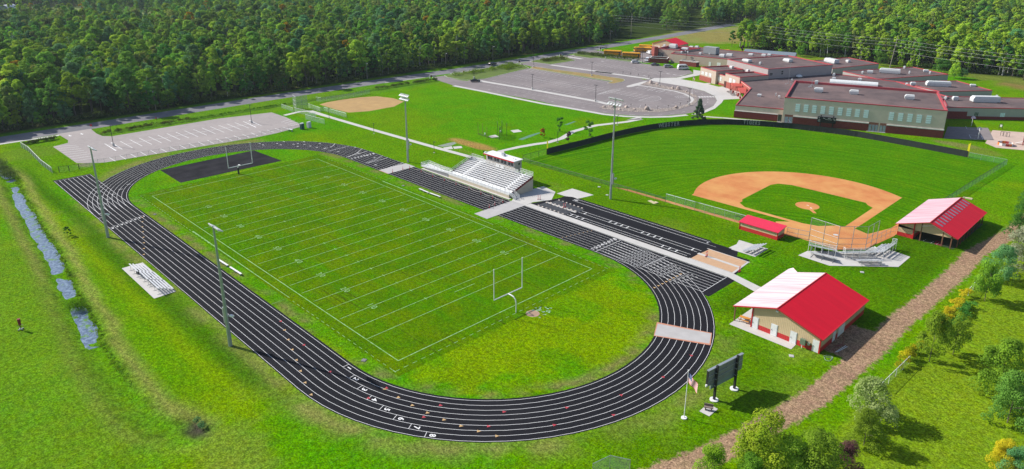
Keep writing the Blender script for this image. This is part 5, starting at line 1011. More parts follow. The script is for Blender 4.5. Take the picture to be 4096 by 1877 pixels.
# outfield fence hung with dark windscreen
wsP = [(-8.4, 78.8), (-7.9, 86), (-7.2, 94), (-6.9, 102), (-6.5, 110), (-5.6, 119), (-4, 128), (-1.5, 136), (2.4, 144), (6.4, 150), (10.9, 155), (17, 159.5), (23.5, 163), (31, 166.4), (39.3, 168.8), (45, 170.3), (51.8, 171.5), (61, 171.6), (70.5, 171.5), (78, 171.2), (85.6, 170.9)]
of = fence('outfield_fence', 'long curved outfield fence hung with a dark windscreen lettered in white', wsP, 2.0, black_vinyl, dark_metal, 3.0, mesh_name='windscreen')
lt = MB()
def along(pts, s):
    for a, b in zip(pts[:-1], pts[1:]):
        l = wall_len(a, b)
        if s <= l: return (a[0]+(b[0]-a[0])*s/l, a[1]+(b[1]-a[1])*s/l), ((b[0]-a[0])/l, (b[1]-a[1])/l)
        s -= l
    return pts[-1], (1, 0)
def s_of(pts, q):
    best, bs_, acc = 1e9, 0, 0
    for a, b in zip(pts[:-1], pts[1:]):
        l = wall_len(a, b); t = max(0, min(1, ((q[0]-a[0])*(b[0]-a[0])+(q[1]-a[1])*(b[1]-a[1]))/l/l)); d = math.hypot(q[0]-a[0]-t*(b[0]-a[0]), q[1]-a[1]-t*(b[1]-a[1]))
        if d < best: best, bs_ = d, acc+t*l
        acc += l
    return bs_
let_w = mat('letter_white', (.68, .68, .68), .7)
for word, qa, qb in (('WEBSTER', ('23', 1492, 112), ('23', 1672, 94)), ('TIGERS', None, None)):
    if qa: s0, s1 = s_of(wsP, T(*qa)), s_of(wsP, T(*qb))
    else: s0, s1 = s_of(wsP, Z(2890, 370, 435, 650)), s_of(wsP, Z(2890, 370, 730, 665))
    for i, ch in enumerate(word):
        p, d = along(wsP, s0+(s1-s0)*i/(len(word)-1)); n = (d[1], -d[0]); wdt = abs(s1-s0)/(len(word)-1)
        put_text(lt, ch, 2.05, (p[0]+n[0]*.06, p[1]+n[1]*.06, 1.05), (d[0], d[1], 0), (0, 0, 1), 0, .05, wdt/1.55)
        put_text(lt, ch, 2.05, (p[0]+n[0]*.075, p[1]+n[1]*.075, 1.05), (d[0], d[1], 0), (0, 0, 1), 1, -.035, wdt/1.55)
part('lettering', lt, [let_w, black_vinyl], of, world=True)
wr = MB()
R_ = random.Random(5)
for s in np.arange(62, 128, 1.9):
    p, d = along(wsP, float(s)+R_.uniform(-.6, .6)); n = (d[1], -d[0]); z1 = R_.uniform(.5, 1.9); lean = R_.uniform(-.8, .8)
    wr.poly([(p[0]+n[0]*.05, p[1]+n[1]*.05, .05), (p[0]+n[0]*.16+d[0]*.1, p[1]+n[1]*.16, .03), (p[0]+d[0]*lean+n[0]*.05, p[1]+d[1]*lean+n[1]*.05, z1)])
part('windscreen_fold', wr, mat('vinyl_fold', (.075, .085, .08), .6), of, world=True)
yel = mat('foul_yellow', (.80, .70, .02), .5)
def foul(label, x, y, h, wing_):
    t = thing('foul_pole', label, 'foul pole', (x, y, 0), 0, 'yellow foul poles'); part('pole', MB().cyl((0, 0, 0), .09, h, 8), yel, t); w_ = MB(); w_.box((wing_*.28, 0, h*.42), (.45, .03, h*.52)); part('screen', w_, yel, t)
foul('slim yellow left field foul pole behind the stand, at the windscreen corner', -8.5, 79.0, 4.7, .6); foul('yellow right field foul pole by the playground', 85.7, 171.1, 4.6, -1)
# fences round the car park, ditch and softball diamond
fence('chain_link_fence', 'thin grey fence between the small car park and the running track', [T('21', 985, 460), T('21', 1050, 452), T('21', 1600, 352), T('21', 2571, 205), T('22', 60, 180), T('22', 330, 128), T('22', 430, 112)], 1.2, mesh_mat('faint_link', (.45, .47, .45), .12), mat('thin_rail', (.30, .31, .31), .5, metal=.4), 3.2, rr=.022, pr=.03)
fence('chain_link_fence', 'dark netted fence running down the slope beside the small car park', [T('21', 215, 300), T('21', 290, 345), T('21', 420, 480), T('21', 528, 560)], 1.7, mesh_mat('dark_net', (.16, .20, .20), .55), metal_white, 3, rr=.06)
fence('gate', 'closed chain link gate with dark posts above the start of the straight', [T('21', 597, 552), T('21', 697, 540), T('21', 797, 522)], 1.7, link, dark_metal, 4, 'gate', pr=.09)
fence('chain_link_fence', 'short chain link run right of the dark gate', [T('21', 797, 522), T('21', 905, 500), T('21', 985, 462)], 1.3, link, metal_grey, 3, rr=.025)
fence('chain_link_fence', 'tall sheer chain link fence behind the portable toilets', [T('12', 390, 1130), T('12', 600, 1180), T('22', 500, 20), T('22', 688, 68)], 1.9, mesh_mat('sheer_link', (.50, .62, .56), .30), metal_white, 4, rr=.04)
fence('chain_link_fence', 'short chain link fence on the grass ahead of the footpath bend', [T('12', 258, 1085), T('12', 375, 1125)], 1.6, mesh_mat('sheer_link2', (.50, .62, .56), .30), metal_white, 3.5, rr=.04)
fence('chain_link_fence', 'two chain link corner panels at the bottom edge of the photo', [(G(2270+100/1.0, 1877+30)), T('43', 980, 1172), T('43', 1180, 1215)], 2.0, link_w, metal_grey, 3)
A2 = lambda x, y: G(1180+x/3.06, 340+y/3.06)
fence('softball_backstop', 'tall softball backstop behind the sandy diamond by the road', [A2(270, 205), A2(212, 208), A2(165, 275), A2(310, 325)], 4.4, link_w, metal_grey, 2.2, 'backstop', None, (1, .5, .25), .04, .06) if 0 else None
sbt = fence('softball_backstop', 'tall softball backstop of mesh beside the sandy diamond', [(-125.6, 54.6), (-121.9, 54.0), (-120.6, 58.2)], 5.2, mesh_mat('backstop_grey', (.36, .39, .40), .36), metal_grey, 2.2, 'backstop', None, (1, .66, .33), .04, .06)
fence('chain_link_fence', 'chain link fence along the path side of the sandy softball diamond', [A2(165, 280), A2(310, 328), A2(355, 322), A2(630, 400)], 1.7, link_w, metal_grey, 2.6, rr=.04)
fence('chain_link_fence', 'chain link fence along the road side of the sandy softball diamond', [A2(265, 200), A2(320, 208), A2(520, 180), A2(720, 148), A2(915, 106)], 1.8, link_w, metal_grey, 2.6, rr=.03)
fence('wire_fence', 'pale wire fence below the yellow hedge beside the dirt road', [(112.3, 22.6), (112.6, 31), (112.7, 33.5)], 1.5, link_w, metal_white, 3)
fence('wire_fence', 'pale wire fence end behind the upper end of the yellow hedge', [(112.6, 66.5), (112.5, 73.5)], 1.5, link_w, metal_white, 3)

# ================================================================== STADIUM LIGHTS
lamp_m = mat('floodlight_shell', (.66, .67, .69), .45, (.56, .57, .59), 2, metal=.2)
def light_pole(label, x, y, h, arms, nl, both=False, arm=3.6, small=1):
    t = thing('stadium_light', label, 'stadium light', (x, y, 0), 0, 'stadium light poles'); part('pole', MB().bar((0, 0, 0), (0, 0, h), .34, 10, 0, .14), metal_grey, t)
    for a in range(arms):
        z_ = h-.25-a*1.1; ar = MB(); ar.box((0, 0, z_), (arm, .16, .16)); part('crossarm', ar, lamp_m, t)
        for k in range(nl):
            sgn = 1 if not both else (1 if a == 0 else -1)
            if y > 0 and not both: sgn = -1
            o = MB(); xx = -arm/2+.25+(arm-.5)*k/(nl-1); tl = Matrix.Rotation(-sgn*.55, 3, 'X')
            o.box((xx, sgn*.42, z_-.36), (.5, .62, .16), 0, 0, tl); o.box((xx, sgn*.15, z_-.24), (.2, .3, .2)); part('floodlight', o, lamp_m, t)
    bx = MB(); bx.box((-.48 if y < 0 else .45, 0, 4.2), (.3, .55, 2.9)); part('ballast_box', bx, metal_grey, t)
    sp_ = MB(); sp_.bar((0, 0, 5.6), (.9, .5, 5.75), .05); sp_.box((.95, .5, 5.65), (.55, .35, .3), .4); sp_.box((.55, .75, 5.35), (.5, .35, .28), .6); part('loudspeaker', sp_, metal_white, t)
    return t
light_pole('stadium light pole on the grass beside the sprint start chute', -32.7, -41.6, 21.4, 1, 6)
light_pole('stadium light pole nearest the camera, below the white spectator benches', 31.6, -41.7, 21.6, 1, 6)
light_pole('stadium light pole between the footpath and the far end of the stand', -32.4, 42.5, 21.1, 2, 6, False, 4.2)
light_pole('tallest stadium light pole, standing beside the baseball outfield fence', 31.3, 60.6, 26.9, 2, 5, True, 4.2)

# ================================================================== CAR PARK AND PATH LAMPS
def lot_lamp(label, x, y, h=6.9, base=True, arms=2, group='black car park lamps'):
    t = thing('car_park_lamp', label, 'lamp post', (x, y, 0), 0, group)
    part('base', MB().cyl((0, 0, 0), .38, 1.0, 12, 0, .36), concrete, t)
    part('pole', MB().bar((0, 0, 1.0), (0, 0, h), .09, 6), dark_metal, t)
    o = MB(); o.box((.45, .1, h-.12), (.75, .34, .12), .3); part('lamp_head', o, dark_metal, t)
    if arms > 1: o = MB(); o.box((-.45, -.1, h-.12), (.75, .34, .12), .3); part('lamp_head', o, dark_metal, t)
    return t
lot_lamp('black lamp in a hatched bay at the near end of the small car park', *T('21', 1142, 288), 6.9, arms=1)
lot_lamp('black lamp at the far end of the small car park', *T('21', 2528, 55), 6.9, arms=1)
for lab, q in (('double headed lamp at the left end of the pale divider in the big car park', ('13', 203, 900)), ('double headed lamp on the dry grass median', ('13', 800, 765)), ('double headed lamp at the right end of the pale divider', ('13', 838, 1020)), ('double headed lamp by the rocks near the spruce', ('13', 1775, 1060)), ('double headed lamp at the upper tip of the rock bed', ('13', 1482, 868)), ('lamp beside the car park entrance island', ('13', 218, 678))): lot_lamp(lab, *T(*q), 7.0)
lot_lamp('lamp in the weedy strip below the row of school buses', *Z(2380, 120, 945, 655), 6.8); lot_lamp('lamp at the left end of the weedy strip below the buses', *Z(2380, 120, 213, 575), 6.8); lot_lamp('lamp on the grass by the black parked patrol car', *T('12', 2190, 790), 6.6); lot_lamp('lamp in the grass behind the small brick screen wall', *Z(2380, 120, 1820, 690), 6.2)
def path_lamp(label, x, y, h=3.7):
    t = thing('path_lamp', label, 'path lamp', (x, y, 0), 0, 'short black path lamps'); part('base', MB().cyl((0, 0, 0), .26, .18, 10), concrete, t); part('pole', MB().bar((0, 0, .15), (0, 0, h), .07, 6), dark_metal, t); o = MB(); o.box((.22, .1, h-.06), (.62, .3, .1), .4); part('lamp_head', o, dark_metal, t)
path_lamp('path lamp nearest the softball fence', *T('12', 735, 1185)); path_lamp('path lamp halfway down the footpath', *T('22', 1185, 163)); path_lamp('path lamp opposite the ramp end of the stand', *T('22', 1790, 357)); path_lamp('path lamp by the bare young tree left of the windscreen', *A1(1072, 400)); path_lamp('path lamp behind the tallest stadium light', *Z(2380, 300, 448, 1012)); path_lamp('lamp standing just left of the press box', *Z(1660, 580, 1380, 335, 2.2), 5.4)

# ================================================================== WOODEN POLES, POWER LINE
wood_m = mat('pole_wood', (.30, .26, .22), .9, (.22, .19, .16), 2)
def street_pole(label, x, y, h):
    t = thing('street_light', label, 'street light', (x, y, 0), 0, 'wooden street lights along the wood'); part('pole', MB().bar((0, 0, 0), (0, 0, h), .16, 7, 0, .11), wood_m, t); a = MB(); a.tube([(0, 0, h-.5), (.8, -.3, h-.2), (1.6, -.6, h-.25)], .05); part('arm', a, metal_grey, t); l_ = MB(); l_.box((1.8, -.68, h-.36), (.75, .3, .16), -.35); part('lamp_head', l_, lamp_m, t)
street_pole('wooden street light at the left end of the road, against dark trees', -159.3, 13.1, 8.0); street_pole('wooden street light opposite the softball diamond', -158.5, 111.7, 8.1); street_pole('wooden street light opposite the car park entrance sign', -159.5, 162, 7.6); street_pole('wooden street light beyond the black sport utility car', -158.7, 195.8, 8.1); street_pole('wooden street light far up the road near the tall power pole', -161.5, 306, 7.4)
PP = [(G(1949, 10, 17)), (-161, 328.4), (-84.9, 345.3), (7.6, 331.2), (102, 309), (200, 285)]
pw = []
for i, (x, y) in enumerate(PP):
    if i in (1, 2, 3):
        t = thing('power_pole', ('tall power pole in the meadow beside the road', 'tall power pole behind the flat school roof', 'leaning tall power pole beside the pale birch trunks')[i-1], 'power pole', (x, y, 0), 0, 'tall power poles'); h = 17; tp = (0, 0, h) if i != 3 else (1.1, 1.0, h)
        part('pole', MB().bar((0, 0, 0), tp, .22, 8, 0, .14), wood_m, t)
        for f in (.88, .78, .69): o = MB(); o.box((tp[0]*f+.18, tp[1]*f, h*f-.1), (.5, .12, .12), .8); part('insulator', o, metal_white, t)
        if i == 2: o = MB(); o.cyl((.3, -.3, 8.0), .3, 1.0, 10); part('transformer', o, metal_white, t)
wire_m = mat('wire_grey', (.46, .46, .47), .5)
for k, f in enumerate((.885, .785, .69, .52)):
    P = []
    for (a, b) in zip(PP[:-1], PP[1:]):
        for i in range(12): t = i/12; P.append((a[0]+(b[0]-a[0])*t+.2, a[1]+(b[1]-a[1])*t, 17*f-1.5*4*t*(1-t)*.55))
    P.append((*PP[-1], 17*f))
    solo('power_line', MB().tube(P, .045, 4), wire_m, ('uppermost of the power lines above the school and the wood', 'second power line from the top', 'third power line from the top', 'lowest and thickest power line')[k], 'power line', group='power lines')

# ================================================================== GOAL POSTS, BENCHES, FIELD THINGS
def goal(label, x, sg, pad):
    t = thing('goal_post', label, 'goal post', (x, .3, 0), 0, 'football goal posts'); w_ = MB(); w_.cyl((0, 0, 0), .09, 2.0, 8); w_.tube([(0, 0, 2.0), (-sg*.15, 0, 2.55), (-sg*.6, 0, 2.95), (-sg*1.2, 0, 3.05), (-sg*2.0, 0, 3.05)], .11, 8); part('gooseneck', w_, metal_white, t)
    part('crossbar', MB().bar((-sg*2, -3.56, 3.05), (-sg*2, 3.56, 3.05), .10, 8), metal_white, t)
    for s_ in (-1, 1): part('upright', MB().bar((-sg*2, s_*3.56, 3.05), (-sg*2, s_*3.56, 9.15), .085, 8), metal_white, t)
    if pad: part('pad', MB().cyl((0, 0, 0), .24, 1.95, 10), black_vinyl, t)
goal('white goal post at the near end of the football field', 56.9, 1, False); goal('white goal post with a black padded foot at the far end', -57.0, -1, True)
def bench(label, a, b, group):
    L_ = wall_len(a, b); t = thing('player_bench', label, 'bench', ((a[0]+b[0])/2, (a[1]+b[1])/2, 0), math.atan2(b[1]-a[1], b[0]-a[0]), group); part('seat', MB().box((0, 0, .42), (L_, .38, .06)), metal_white, t)
    for s_ in (-.42, 0, .42): l_ = MB(); l_.box((L_*s_, 0, 0), (.06, .34, .42)); part('leg', l_, metal_grey, t)
bench('white bench of the near pair, further from the camera', T('31', 2190, 262), T('31', 2290, 325), 'white team benches'); bench('white bench of the near pair, closest to the camera', T('31', 2312, 340), T('31', 2425, 412), 'white team benches')
bench('white team bench facing the stand, upper one', T('22', 1640, 730), T('22', 1735, 770), 'white team benches'); bench('white team bench facing the stand, lower one', T('22', 1745, 773), T('22', 1852, 812), 'white team benches')

def bleacher(label, x, y, rz, L_, rows_, group, rail=False, d=.62, rise=.24, z0=.0, foot=True):
    t = thing('bleacher', label, 'bleacher', (x, y, z0), rz, group)
    for k in range(rows_):
        part('seat', MB().box((0, k*d, .42+k*rise), (L_, .27, .05)), alu, t)
        if k and foot: part('footboard', MB().box((0, k*d-.34, .14+k*rise), (L_, .26, .04)), alu, t)
    for s_ in (-.42, 0, .42):
        f_ = MB(); xx = L_*s_
        f_.bar((xx, -.25, .06), (xx, (rows_-1)*d+.35, .06), .035, 4); f_.bar((xx, -.1, .06), (xx, (rows_-1)*d, .40+(rows_-1)*rise), .035, 4); f_.bar((xx, (rows_-1)*d, .06), (xx, (rows_-1)*d, .42+(rows_-1)*rise), .035, 4)
        for k in range(1, rows_-1): f_.bar((xx, k*d, .06), (xx, k*d, .42+k*rise), .03, 4)
        part('frame', f_, metal_grey, t)
    if rail:
        r_ = MB(); m_ = MB(); zb_ = .42+(rows_-1)*rise; yb = (rows_-1)*d+.25
        for zz in (.15, .6, 1.05): r_.bar((-L_/2, yb, zb_+zz), (L_/2, yb, zb_+zz), .03, 5)
        for s_ in (-.5, -.25, 0, .25, .5): r_.bar((L_*s_, yb, 0), (L_*s_, yb, zb_+1.05), .04, 5)
        for s_ in (-.5, .5):
            r_.tube([(L_*s_, yb, zb_+1.05), (L_*s_, yb-.9, zb_+1.05-.1), (L_*s_, yb-.9, zb_-.2)], .035, 5); m_.poly([(L_*s_, yb, zb_), (L_*s_, yb-.9, zb_-.2), (L_*s_, yb-.9, zb_+.95), (L_*s_, yb, zb_+1.05)])
        m_.poly([(-L_/2, yb+.02, zb_-.1), (L_/2, yb+.02, zb_-.1), (L_/2, yb+.02, zb_+1.05), (-L_/2, yb+.02, zb_+1.05)])
        part('guard_rail', r_, metal_white, t); part('guard_mesh', m_, link_w, t)
    return t
for lab, x0, x1, dy in (('silver visitor bleacher at the far end of its concrete pad', -10.9, -5.9, -.25), ('silver visitor bleacher in the middle of three', -5.7, -.8, 0), ('silver visitor bleacher nearest the closest stadium light', -.5, 4.7, .05)): bleacher(lab, (x0+x1)/2, -41.05+dy, math.pi, x1-x0, 5, 'visitor bleachers beside the track', z0=.03, foot=False)
for lab, q in (('black bin behind the far visitor bleacher', (585, 398)), ('black bin behind the middle visitor bleacher', (850, 550))):
    x, y = G(440+q[0]/5.21, 1020+q[1]/5.21); t = thing('bin', lab, 'bin', (x, y, .03), 0, 'black bins'); b_ = MB(); b_.cyl((0, 0, 0), .27, .9, 10, 0, .31); part('barrel', b_, dark_metal, t); part('rim', MB().cyl((0, 0, .9), .33, .05, 10), black_vinyl, t)
def back_feet(label, a, b, rows_, group, rail, d=.62):
    L_ = wall_len(a, b); rz = math.atan2(a[1]-b[1], a[0]-b[0]); D = (rows_-1)*d+.2; yx, yy_ = -math.sin(rz), math.cos(rz); c = ((a[0]+b[0])/2, (a[1]+b[1])/2)
    return bleacher(label, c[0]-yx*D, c[1]-yy_*D, rz, L_, rows_, group, rail, d, .26, .03)
ZG = (3180, 880); gb_ = 'bleachers behind the baseball backstop'
back_feet('railed bleacher behind third base side of the backstop', Z(*ZG, 262, 628), Z(*ZG, 800, 742), 5, gb_, True); back_feet('railed bleacher squarely behind home plate', Z(*ZG, 985, 790), Z(*ZG, 1600, 778), 5, gb_, True); back_feet('railed bleacher nearest the red pavilion', Z(*ZG, 1760, 775), Z(*ZG, 2010, 600), 5, gb_, True)
back_feet('low bleacher without rails at the left of the baseball concrete pad', Z(*ZG, 270, 745), Z(*ZG, 790, 878), 4, gb_, False); back_feet('low bleacher without rails on the front edge of the baseball concrete pad', Z(*ZG, 1300, 925), Z(*ZG, 1770, 930), 4, gb_, False)
pa, pb = Z(2900, 820, 580, 1035), Z(2900, 820, 835, 905)
back_feet('small five row bleacher beside the sand pits', pa, pb, 5, 'bleachers at the jumps', False)
# the posts and chain guarding the track
red_pl = mat('red_plastic', (.66, .02, .03), .45); wh_band = mat('white_band', (.75, .74, .72), .6)
def stanchion(label, x, y, h=1.05, group='red posts along the track'):
    t = thing('red_post', label, 'marker post', (x, y, .02), 0, group); part('base', MB().cyl((0, 0, 0), .2, .07, 8), dark_metal, t); part('post', MB().bar((0, 0, .05), (0, 0, h), .085, 8, 0, .06), red_pl, t)
    for z_ in (.62, .82): part('band', MB().cyl((0, 0, z_), .095, .09, 8), wh_band, t)
    return t
SP = [(1373, 555), (1475, 530), (1543, 522), (1660, 552), (1775, 602), (1893, 640), (2010, 682), (2140, 732), (2260, 777), (2377, 822), (2480, 862), (2400, 885), (2343, 912)]
names_ = ['on the mat edge, innermost of the upper row', 'on the mat edge, middle of the upper row', 'on the mat edge, outermost of the upper row', 'opposite the ramp', 'opposite the foot of the ramp', 'first along the front of the stand', 'second along the front of the stand', 'opposite the middle of the stand', 'just past the middle of the stand', 'third from the lower end', 'at the lower corner by the wide mat', 'on the wide mat edge, second from the infield', 'on the wide mat edge, nearest the infield']
for q, n_ in zip(SP, names_): stanchion('red post '+n_, *T('22', *q))
for n_, tl, q in (('left of the pair beside the covered pits', '23', (262, 828)), ('right of the pair beside the covered pits', '23', (282, 826)), ('left of the pair at the lower end of the covered pits', '23', (518, 912)), ('right of the pair at the lower end of the covered pits', '23', (535, 908)), ('left of the pair at the open sand pits', '33', (1947, 222)), ('right of the pair at the open sand pits', '33', (1960, 216)), ('left of the pair at the grass end of the sand pits', '33', (2278, 376)), ('right of the pair at the grass end of the sand pits', '33', (2291, 370))): stanchion('red post '+n_, *T(tl, *q), 1.25, 'red posts at the jump pits')
cm_ = mat('rope_pale', (.60, .55, .50), .7); P = []
pts_ = [T('22', *q) for q in SP[2:]]
for a, b in zip(pts_[:-1], pts_[1:]):
    for i in range(8): t = i/8; P.append((a[0]+(b[0]-a[0])*t, a[1]+(b[1]-a[1])*t, .95-.55*4*t*(1-t)*.9))
P.append((*pts_[-1], .95)); solo('rope', MB().tube(P, .035, 4), cm_, 'pale rope sagging between the red posts along the track', 'rope')
# tarpaulins over the covered pits
tarp = mat('tarp', (.042, .042, .045), .5, (.065, .065, .068), 1.2, .5, bump=.5, bscale=3)
for lab, P in (('dark wrinkled tarpaulin over the covered pit by the pavement', [(21.3, 43.35), (30.9, 43.35), (30.6, 46.2), (21.3, 46.4)]), ('dark wrinkled tarpaulin over the upper covered pit', [(22.2, 47.1), (31.8, 47.1), (31.6, 49.8), (22.4, 50.0)])):
    t = thing('tarpaulin', lab, 'tarpaulin', (*P[0], 0), 0, 'tarpaulins over the jump pits'); gx = 14; b_ = MB(); V = []; R_ = random.Random(len(lab))
    for i in range(gx+1):
        for j in range(7):
            u, v_ = i/gx, j/6; a = [P[0][k]+(P[1][k]-P[0][k])*u for k in (0, 1)]; d_ = [P[3][k]+(P[2][k]-P[3][k])*u for k in (0, 1)]; V.append((a[0]+(d_[0]-a[0])*v_, a[1]+(d_[1]-a[1])*v_, .05+R_.uniform(0, .14)*(0 < i < gx and 0 < j < 6)))
    b_.add(V, [(i*7+j, (i+1)*7+j, (i+1)*7+j+1, i*7+j+1) for i in range(gx) for j in range(6)]); part('sheet', b_, tarp, t, world=True)
    for i in range(7):
        for e in (0, 1):
            q0, q1 = (P[0], P[1]) if e == 0 else (P[3], P[2]); u = (i+.3)/7; s_ = MB(); s_.box((q0[0]+(q1[0]-q0[0])*u, q0[1]+(q1[1]-q0[1])*u, .1), (.5, .26, .12), R_.uniform(-.4, .4)); part('sandbag', s_, mat('sandbag', (.62, .55, .50), .9), t, world=True)
kb = MB(); kb.prism([(21.2, 46.4), (31.4, 46.3), (31.4, 47.0), (21.2, 47.1)], .01, .055); struct('covered_pit_kerb', kb, concrete)

# ================================================================== GRANDSTAND
gs = thing('grandstand', 'big white aluminium grandstand with a press box on top', 'grandstand', (0, 46, 0))
gx0, gx1, gy, zw0 = -12.5, 12.3, 41.95, 1.25; NR, dR, rR = 10, .76, .275; wht = mat('stand_white', (.76, .76, .76), .5, (.70, .70, .70), .8)
beige = mat('stand_beige', (.52, .45, .35), .85, (.46, .40, .31), .6)
w_ = MB(); w_.prism([(gx0, gy), (gx1, gy), (gx1, gy+1.3), (gx0, gy+1.3)], 0, .78, top=False); yb = gy+1.5+NR*dR; zb_ = zw0+NR*rR
w_.poly([(gx1, gy+1.0, 0), (gx1, yb, 0), (gx1, yb, zb_-.5), (gx1, gy+1.0, .8)]); w_.poly([(gx0, yb, 0), (gx0, gy+1.0, 0), (gx0, gy+1.0, .8), (gx0, yb, zb_-.5)]); w_.poly([(gx1, yb, 0), (gx0, yb, 0), (gx0, yb, zb_-.5), (gx1, yb, zb_-.5)]); part('skirt_wall', w_, beige, gs, world=True)
t_ = MB(); t_.add([(gx1+.06, gy+1.0, .78), (gx1+.06, yb, zb_-.5), (gx1+.06, yb, zb_+.15), (gx1+.06, gy+1.0, 1.4)], [(0, 1, 2, 3)]); t_.add([(gx0-.06, gy+1.0, .78), (gx0-.06, yb, zb_-.5), (gx0-.06, yb, zb_+.15), (gx0-.06, gy+1.0, 1.4)], [(3, 2, 1, 0)]); part('end_trim', t_, mat('maroon_trim', (.19, .03, .035), .6), gs, world=True)
dk = MB(); dk.prism([(gx0, gy), (gx1, gy), (gx1, gy+1.5), (gx0, gy+1.5)], .78, zw0, bottom=True)
for k in range(NR): y = gy+1.5+k*dR; dk.prism([(gx0, y), (gx1, y), (gx1, y+dR), (gx0, y+dR)], zw0+(k-.2)*rR, zw0+(k+1)*rR-.12)
part('deck', dk, wht, gs, world=True)
aisles = [(-8.6, -7.4), (8.6, 9.5)]
for k in range(NR):
    y = gy+1.5+k*dR+.5; z_ = zw0+(k+1)*rR-.12+.36; x = gx0+.15
    for a0, a1 in aisles+[(gx1-.15, gx1)]:
        s_ = MB(); s_.box(((x+a0)/2, y, z_), (a0-x, .3, .06)); part('seat', s_, alu, gs, world=True); x = a1
brk = MB()
for k in range(NR):
    y = gy+1.5+k*dR+.42; z_ = zw0+(k+1)*rR-.12
    for i in range(17): xx = gx0+.5+i*1.47; brk.box((xx, y, z_), (.06, .1, .36))
b = part('seat_bracket', brk, mat('bracket_grey', (.28, .27, .26), .6), gs, world=True); b['kind'] = 'stuff'
st_ = MB()
for a0, a1 in aisles:
    for k in range(NR): y = gy+1.5+k*dR; st_.box(((a0+a1)/2, y-.02, zw0+k*rR-.08), (a1-a0-.06, .34, .16+.02))
part('aisle_step', st_, wht, gs, world=True)
def railing(parent, pts, h=1.05, m_=metal_white, mesh_=None, n_bars=2, step=1.5, post_below=0):
    r_ = MB(); me_ = MB()
    for a, b in zip(pts[:-1], pts[1:]):
        for k in range(n_bars+1): f = (k+1)/(n_bars+1); r_.bar((a[0], a[1], a[2]+h*f), (b[0], b[1], b[2]+h*f), .028, 5)
        n = max(1, round(math.hypot(b[0]-a[0], b[1]-a[1])/step))
        for i in range(n+1): t = i/n; p = [a[k]+(b[k]-a[k])*t for k in range(3)]; r_.bar((p[0], p[1], p[2]-post_below), (p[0], p[1], p[2]+h), .03, 5)
        me_.poly([a, b, (b[0], b[1], b[2]+h), (a[0], a[1], a[2]+h)])
    part('railing', r_, m_, parent, world=True)
    if mesh_: part('railing_mesh', me_, mesh_, parent, world=True)
railing(gs, [(gx0, gy+.02, zw0), (gx1-1.6, gy+.02, zw0)], .95, metal_grey, link_w, 1, 1.5, .5)
railing(gs, [(gx0+.05, gy+1.4, zw0+.1), (gx0+.05, yb, zb_)], 1.1, metal_white, link_w, 1, 1.8); railing(gs, [(gx1-.05, gy+1.4, zw0+.1), (gx1-.05, yb, zb_)], .9, metal_white, mesh_mat('soft_mesh', (.7, .7, .7), .1), 0, 2.6)
railing(gs, [(gx0, yb, zb_), (-7.2, yb, zb_)], 1.2, metal_white, link_w, 1, 1.4); railing(gs, [(7.4, yb, zb_), (gx1, yb, zb_)], 1.2, metal_white, link_w, 1, 1.2); railing(gs, [(-7.0, yb-.6, zb_-.2), (7.2, yb-.6, zb_-.2)], 1.0, metal_white, link_w, 2, 1.2)
for a0 in (4.2, -3.4): railing(gs, [(a0, gy+3, zw0+.8), (a0, gy+4.5, zw0+1.3)], .8, metal_grey, None, 0, .8)
# stair at the right end, ramp at the left
s_ = MB()
for k in range(7): s_.box((12.55+.32*k, 42.7, zw0-.18*(k+1)+.02), (.34, 1.5, .05))
s_.bar((12.4, 41.98, zw0), (14.7, 41.98, .05), .06, 4); s_.bar((12.4, 43.42, zw0), (14.7, 43.42, .05), .06, 4); part('stair', s_, alu, gs, world=True)
railing(gs, [(gx1-1.4, 41.98, zw0), (12.4, 41.98, zw0), (14.7, 41.98, .1)], 1.0, metal_white, link_w, 1, 1.1); railing(gs, [(gx1, 43.45, zw0), (12.4, 43.45, zw0), (14.7, 43.45, .1)], 1.0, metal_white, link_w, 1, 1.1)
rm = MB(); rm.add([(-23.8, 41.95, .62), (gx0, 41.95, zw0), (gx0, 43.2, zw0), (-23.8, 43.2, .62), (-23.8, 41.95, .45), (gx0, 41.95, zw0-.18), (gx0, 43.2, zw0-.18), (-23.8, 43.2, .45)], [(0, 1, 2, 3), (0, 4, 5, 1), (2, 6, 7, 3), (3, 7, 4, 0)]); rm.prism([(-25.2, 41.95), (-23.8, 41.95), (-23.8, 44.8), (-25.2, 44.8)], .45, .62, bottom=True); rm.add([(-23.8, 43.5, .62), (-13.2, 43.5, .05), (-13.2, 44.8, .05), (-23.8, 44.8, .62)], [(0, 1, 2, 3)])
part('ramp', rm, wht, gs, world=True); w_ = MB(); w_.poly([(-22.5, 41.9, .03), (gx0, 41.9, .03), (gx0, 41.9, zw0-.2), (-22.5, 41.9, .46)]); part('ramp_skirt', w_, mat('skirt_grey', (.25, .25, .26), .8), gs, world=True)
railing(gs, [(gx0, 41.97, zw0), (-23.8, 41.97, .62), (-25.2, 41.97, .62), (-25.2, 44.8, .62), (-23.8, 44.8, .62), (-13.2, 44.8, .05)], 1.05, metal_white, link_w, 1, 1.6, .5); railing(gs, [(gx0, 43.3, zw0), (-23.8, 43.3, .62)], 1.05, metal_white, None, 2, 1.6)
